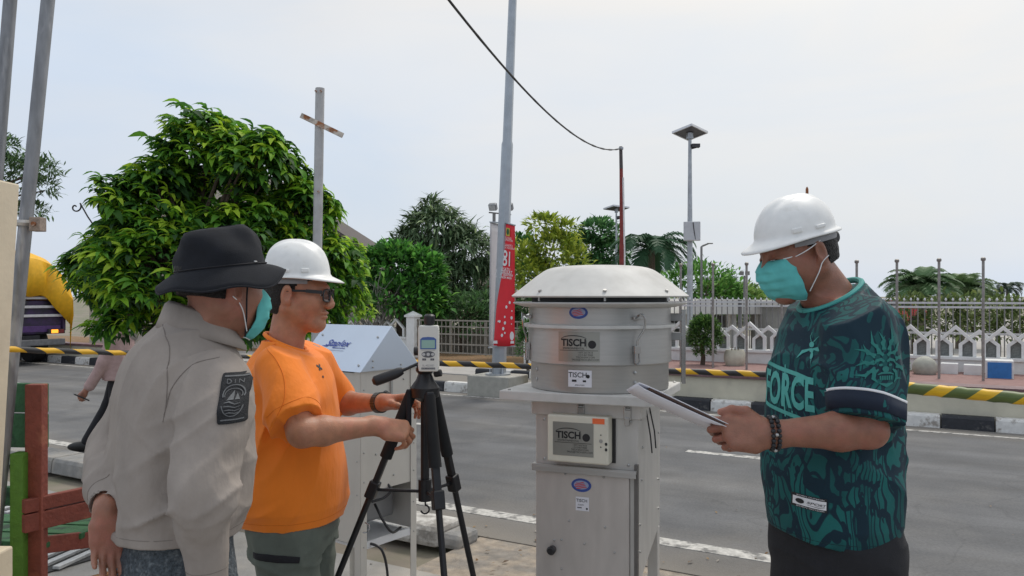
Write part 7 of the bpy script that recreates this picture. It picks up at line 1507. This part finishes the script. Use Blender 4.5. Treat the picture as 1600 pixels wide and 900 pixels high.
    # side label near the hem
    lo = B(.150, .17, 1.030); xl = nrm(Rb@np.array([-1, .12, 0])); ul = nrm((-.08, 0, 1)); lb = project('hem_label', *rect2d(-.022, -.018, .022, .018), M_BLKP, lo, xl, ul, sb, sh, .0015, .012)
    if lb:
        project('label_field', *rect2d(-.0205, -.011, .0205, .011), M_WHITE, lo, xl, ul, sb, lb, .0026, .012)
        V, Fc = merge2d([(*text2d('SPORT', .0085, 'CENTER', .25, .01), .006, 0), (*ell2d(-.0135, 0, .0045, .0065, 10), 0, 0), (*stroke2d([(-.006, -.006), (.007, -.007), (.018, -.004)], [.0006, .0014, .0006]), 0, 0)]); project('label_print', V, Fc, M_BLKP, lo, xl, ul, sb, lb, .0034, .02)
        for y_ in (.0145, -.0145): V, Fc = text2d('BORN OUTSIDERS', .0042, 'CENTER'); project('label_rim_print', V+(0, y_), Fc, M_WHITE, lo, xl, ul, sb, lb, .0026, .03)
    # printed grinning mask among flame-like locks on the sleeve
    so = shL+(elL-shL)*.40; it = []
    for i, a in enumerate(np.linspace(math.radians(-30), math.radians(210), 19)):
        r0, r1 = .034, .064+.010*((i*7) % 3); c, s_ = math.cos(a), math.sin(a); bend = .010*(1 if i % 2 else -1)
        it.append((*stroke2d([(r0*c, r0*s_*1.05+.004), ((r0+r1)/2*c-bend*s_, (r0+r1)/2*s_*1.15+bend*c), (r1*c, r1*s_*1.2)], [.006, .0085, .0006]), 0, 0))
    for s_ in (-1, 1):
        it.append((*stroke2d([(s_*.004, .008), (s_*.014, .014), (s_*.028, .010), (s_*.034, .0)], [.006, .009, .007, .001]), 0, 0)); it.append((*stroke2d([(s_*.006, .024), (s_*.016, .032), (s_*.026, .028)], [.008, .010, .002]), 0, 0))
        it.append((*ell2d(s_*.015, -.001, .006, .0035, 10), 0, 0)); it.append((*stroke2d([(s_*.022, -.012), (s_*.034, -.02), (s_*.036, -.036), (s_*.026, -.046)], [.004, .010, .010, .002]), 0, 0))
    it.append((*ell2d(0, -.012, .011, .008, 12), 0, 0)); it.append((*stroke2d([(-.026, -.026), (-.014, -.022), (0, -.021), (.014, -.022), (.026, -.026)], [.002, .005, .006, .005, .002]), 0, 0)); it.append((*stroke2d([(-.022, -.048), (0, -.054), (.022, -.048)], [.003, .010, .003]), 0, 0))
    for x in np.linspace(-.018, .018, 6): it.append((*rect2d(x-.0026, -.040, x+.0026, -.030+.001), 0, 0))
    V, Fc = merge2d(it); project('sleeve_print', V*.88, Fc, M_TEALP, so+np.array([.012, 0, .012]), nrm((1, .05, 0)), nrm((.10, 0, 1)), sb, sh, .0016, .012)
    # trousers
    Pn = Sdf(); Pn.loft(base, Rb, [(.76, -.01, 0, .13, .175), (.88, -.005, 0, .138, .18), (.98, 0, 0, .142, .18)], k=.03)
    for h, kk, a in zip(hp, kn, an): Pn.cone(h+(0, 0, -.02), kk, .108, .08, .05); Pn.cone(kk, a, .08, .068, .03, cut=(a+(0, 0, -.03), (0, 0, -1)))
    Pn.post = lambda P, d: d+.003-ridge(np.stack([P[:, 0]*8, P[:, 1]*8, P[:, 2]*20], 1))**2*.007
    Pn.build('trousers', .008, M_BLACKC, root)
    shoes([a[:2] for a in an], yaw, root)
    return root, ho, Rh, elL, wrL
R_ROOT, RHO, RRH, R_ELL, R_WRL = right_man()
hat2 = thing('hard_hat', 'white hard hat on the man with the clipboard', 'hard hat', RHO+(0, 0, .06))
helmet(RHO+RRH@np.array([-.004, 0, .036]), frame(math.radians(196), math.radians(13)), hat2, True, 1.01, .097)
mk = thing('face_mask', 'teal surgical face mask on the man in the teal jersey', 'mask', RHO+(0, 0, -.1)); face_mask(RHO, RRH@np.diag([.965, 1.05, .93]), mk)
def bracelet():
    p = R_WRL+nrm(R_ELL-R_WRL)*.002; ax = nrm(R_WRL-R_ELL); x = nrm(np.cross(ax, (0, 1, 0))); y = np.cross(ax, x)
    t = thing('bead_bracelet', 'black bead bracelet on the wrist of the man with the clipboard', 'bracelet', p); k = MB()
    for off in (-.007, .007):
        for i in range(20):
            a = 2*PI*i/20; c = p+ax*off+(math.cos(a)*x+math.sin(a)*y)*.0385; k.o = c; k.lathe([(0, -.006), (.0045, -.004), (.006, 0), (.0045, .004), (0, .006)], 8)
    k.o = np.zeros(3); k.build('beads', M_BLK, t, True)
    for i in range(0, 20, 4):
        a = 2*PI*i/20+.4; k = MB(p+(math.cos(a)*x+math.sin(a)*y)*.0415); k.lathe([(0, -.005), (.004, -.003), (.005, 0), (.004, .003), (0, .005)], 8); k.build('silver_bead', mat('silver_bead', (.5, .5, .5), .3, 1), t, True)
bracelet()
def clipboard():
    A = W(1144, 668, 1.935); Bp = W(1014, 607, 1.900); x = nrm(Bp-A); wv = np.array([0, .17, -.035]); ln = np.linalg.norm(Bp-A); nn = nrm(np.cross(x, wv))
    if nn[2] < 0: nn = -nn
    t = thing('clipboard', 'brown clipboard with white papers held by the man in the jersey', 'clipboard', A)
    k = MB(); R = np.stack([x, nrm(wv), nn], 1); wl = np.linalg.norm(wv); c = A+x*ln/2+wv/2
    k.box(c, (ln, wl, .004), R); k.build('board', mat('brown_hardboard', (.085, .045, .03), .6, var=.2, vscale=20), t, bevel=.001)
    # the sheets run over the top end and fold back beneath the board
    prof = [(-.004, -.004), (.05, -.0055), (.10, -.0065), (ln-.03, -.007), (ln+.012, -.006), (ln+.026, -.004), (ln+.032, -.001), (ln+.028, .002), (ln+.012, .0036), (ln-.03, .004), (.06, .0035), (.0, .003)]
    pr = np.array(prof); V = []
    for e in (-.004, wl+.004):
        for s_, h in pr: V.append(A+x*s_+nn*h+nrm(wv)*e)
    n = len(pr); mesh_obj('papers', np.array(V), [(i, i+1, n+i+1, n+i) for i in range(n-1)], mat('white_paper', (.80, .80, .86), .8, var=.03), t, smooth=True, solid=.0012)
    k = MB(); k.box(A+x*(ln-.03)+wv/2+nn*.008, (.022, .09, .006), R); k.build('clip', mat('steel_clip', (.6, .6, .6), .3, 1), t, bevel=.002)
clipboard()
# ================================================================== dry leaves and grit along the gutter
n_ = 420; uu = RNG.uniform(-3.2, 6, n_); vv = np.where(RNG.random(n_) < .75, RNG.normal(4.2, .28, n_), RNG.uniform(3.4, 10.4, n_)); P_ = np.stack([RV(a_, c_, .008) for a_, c_ in zip(uu, vv)]); D_ = RNG.normal(size=(n_, 3))*(1, 1, .12)
V_, F_, _ = place_leaves(leaf_tpl(2, .15, .2, .5), P_, D_, RNG.uniform(.012, .045, n_)); cl = np.array([(.20, .12, .06), (.30, .20, .10), (.12, .08, .05), (.34, .31, .27)])[RNG.integers(0, 4, n_)]
tag(mesh_obj('leaf_litter', V_, F_, leafmat('dry_leaf', .8, .1), cols=np.repeat(cl, len(leaf_tpl(2)[0]), 0)), 'dry leaves and grit scattered along the road edge', 'litter', kind='stuff')
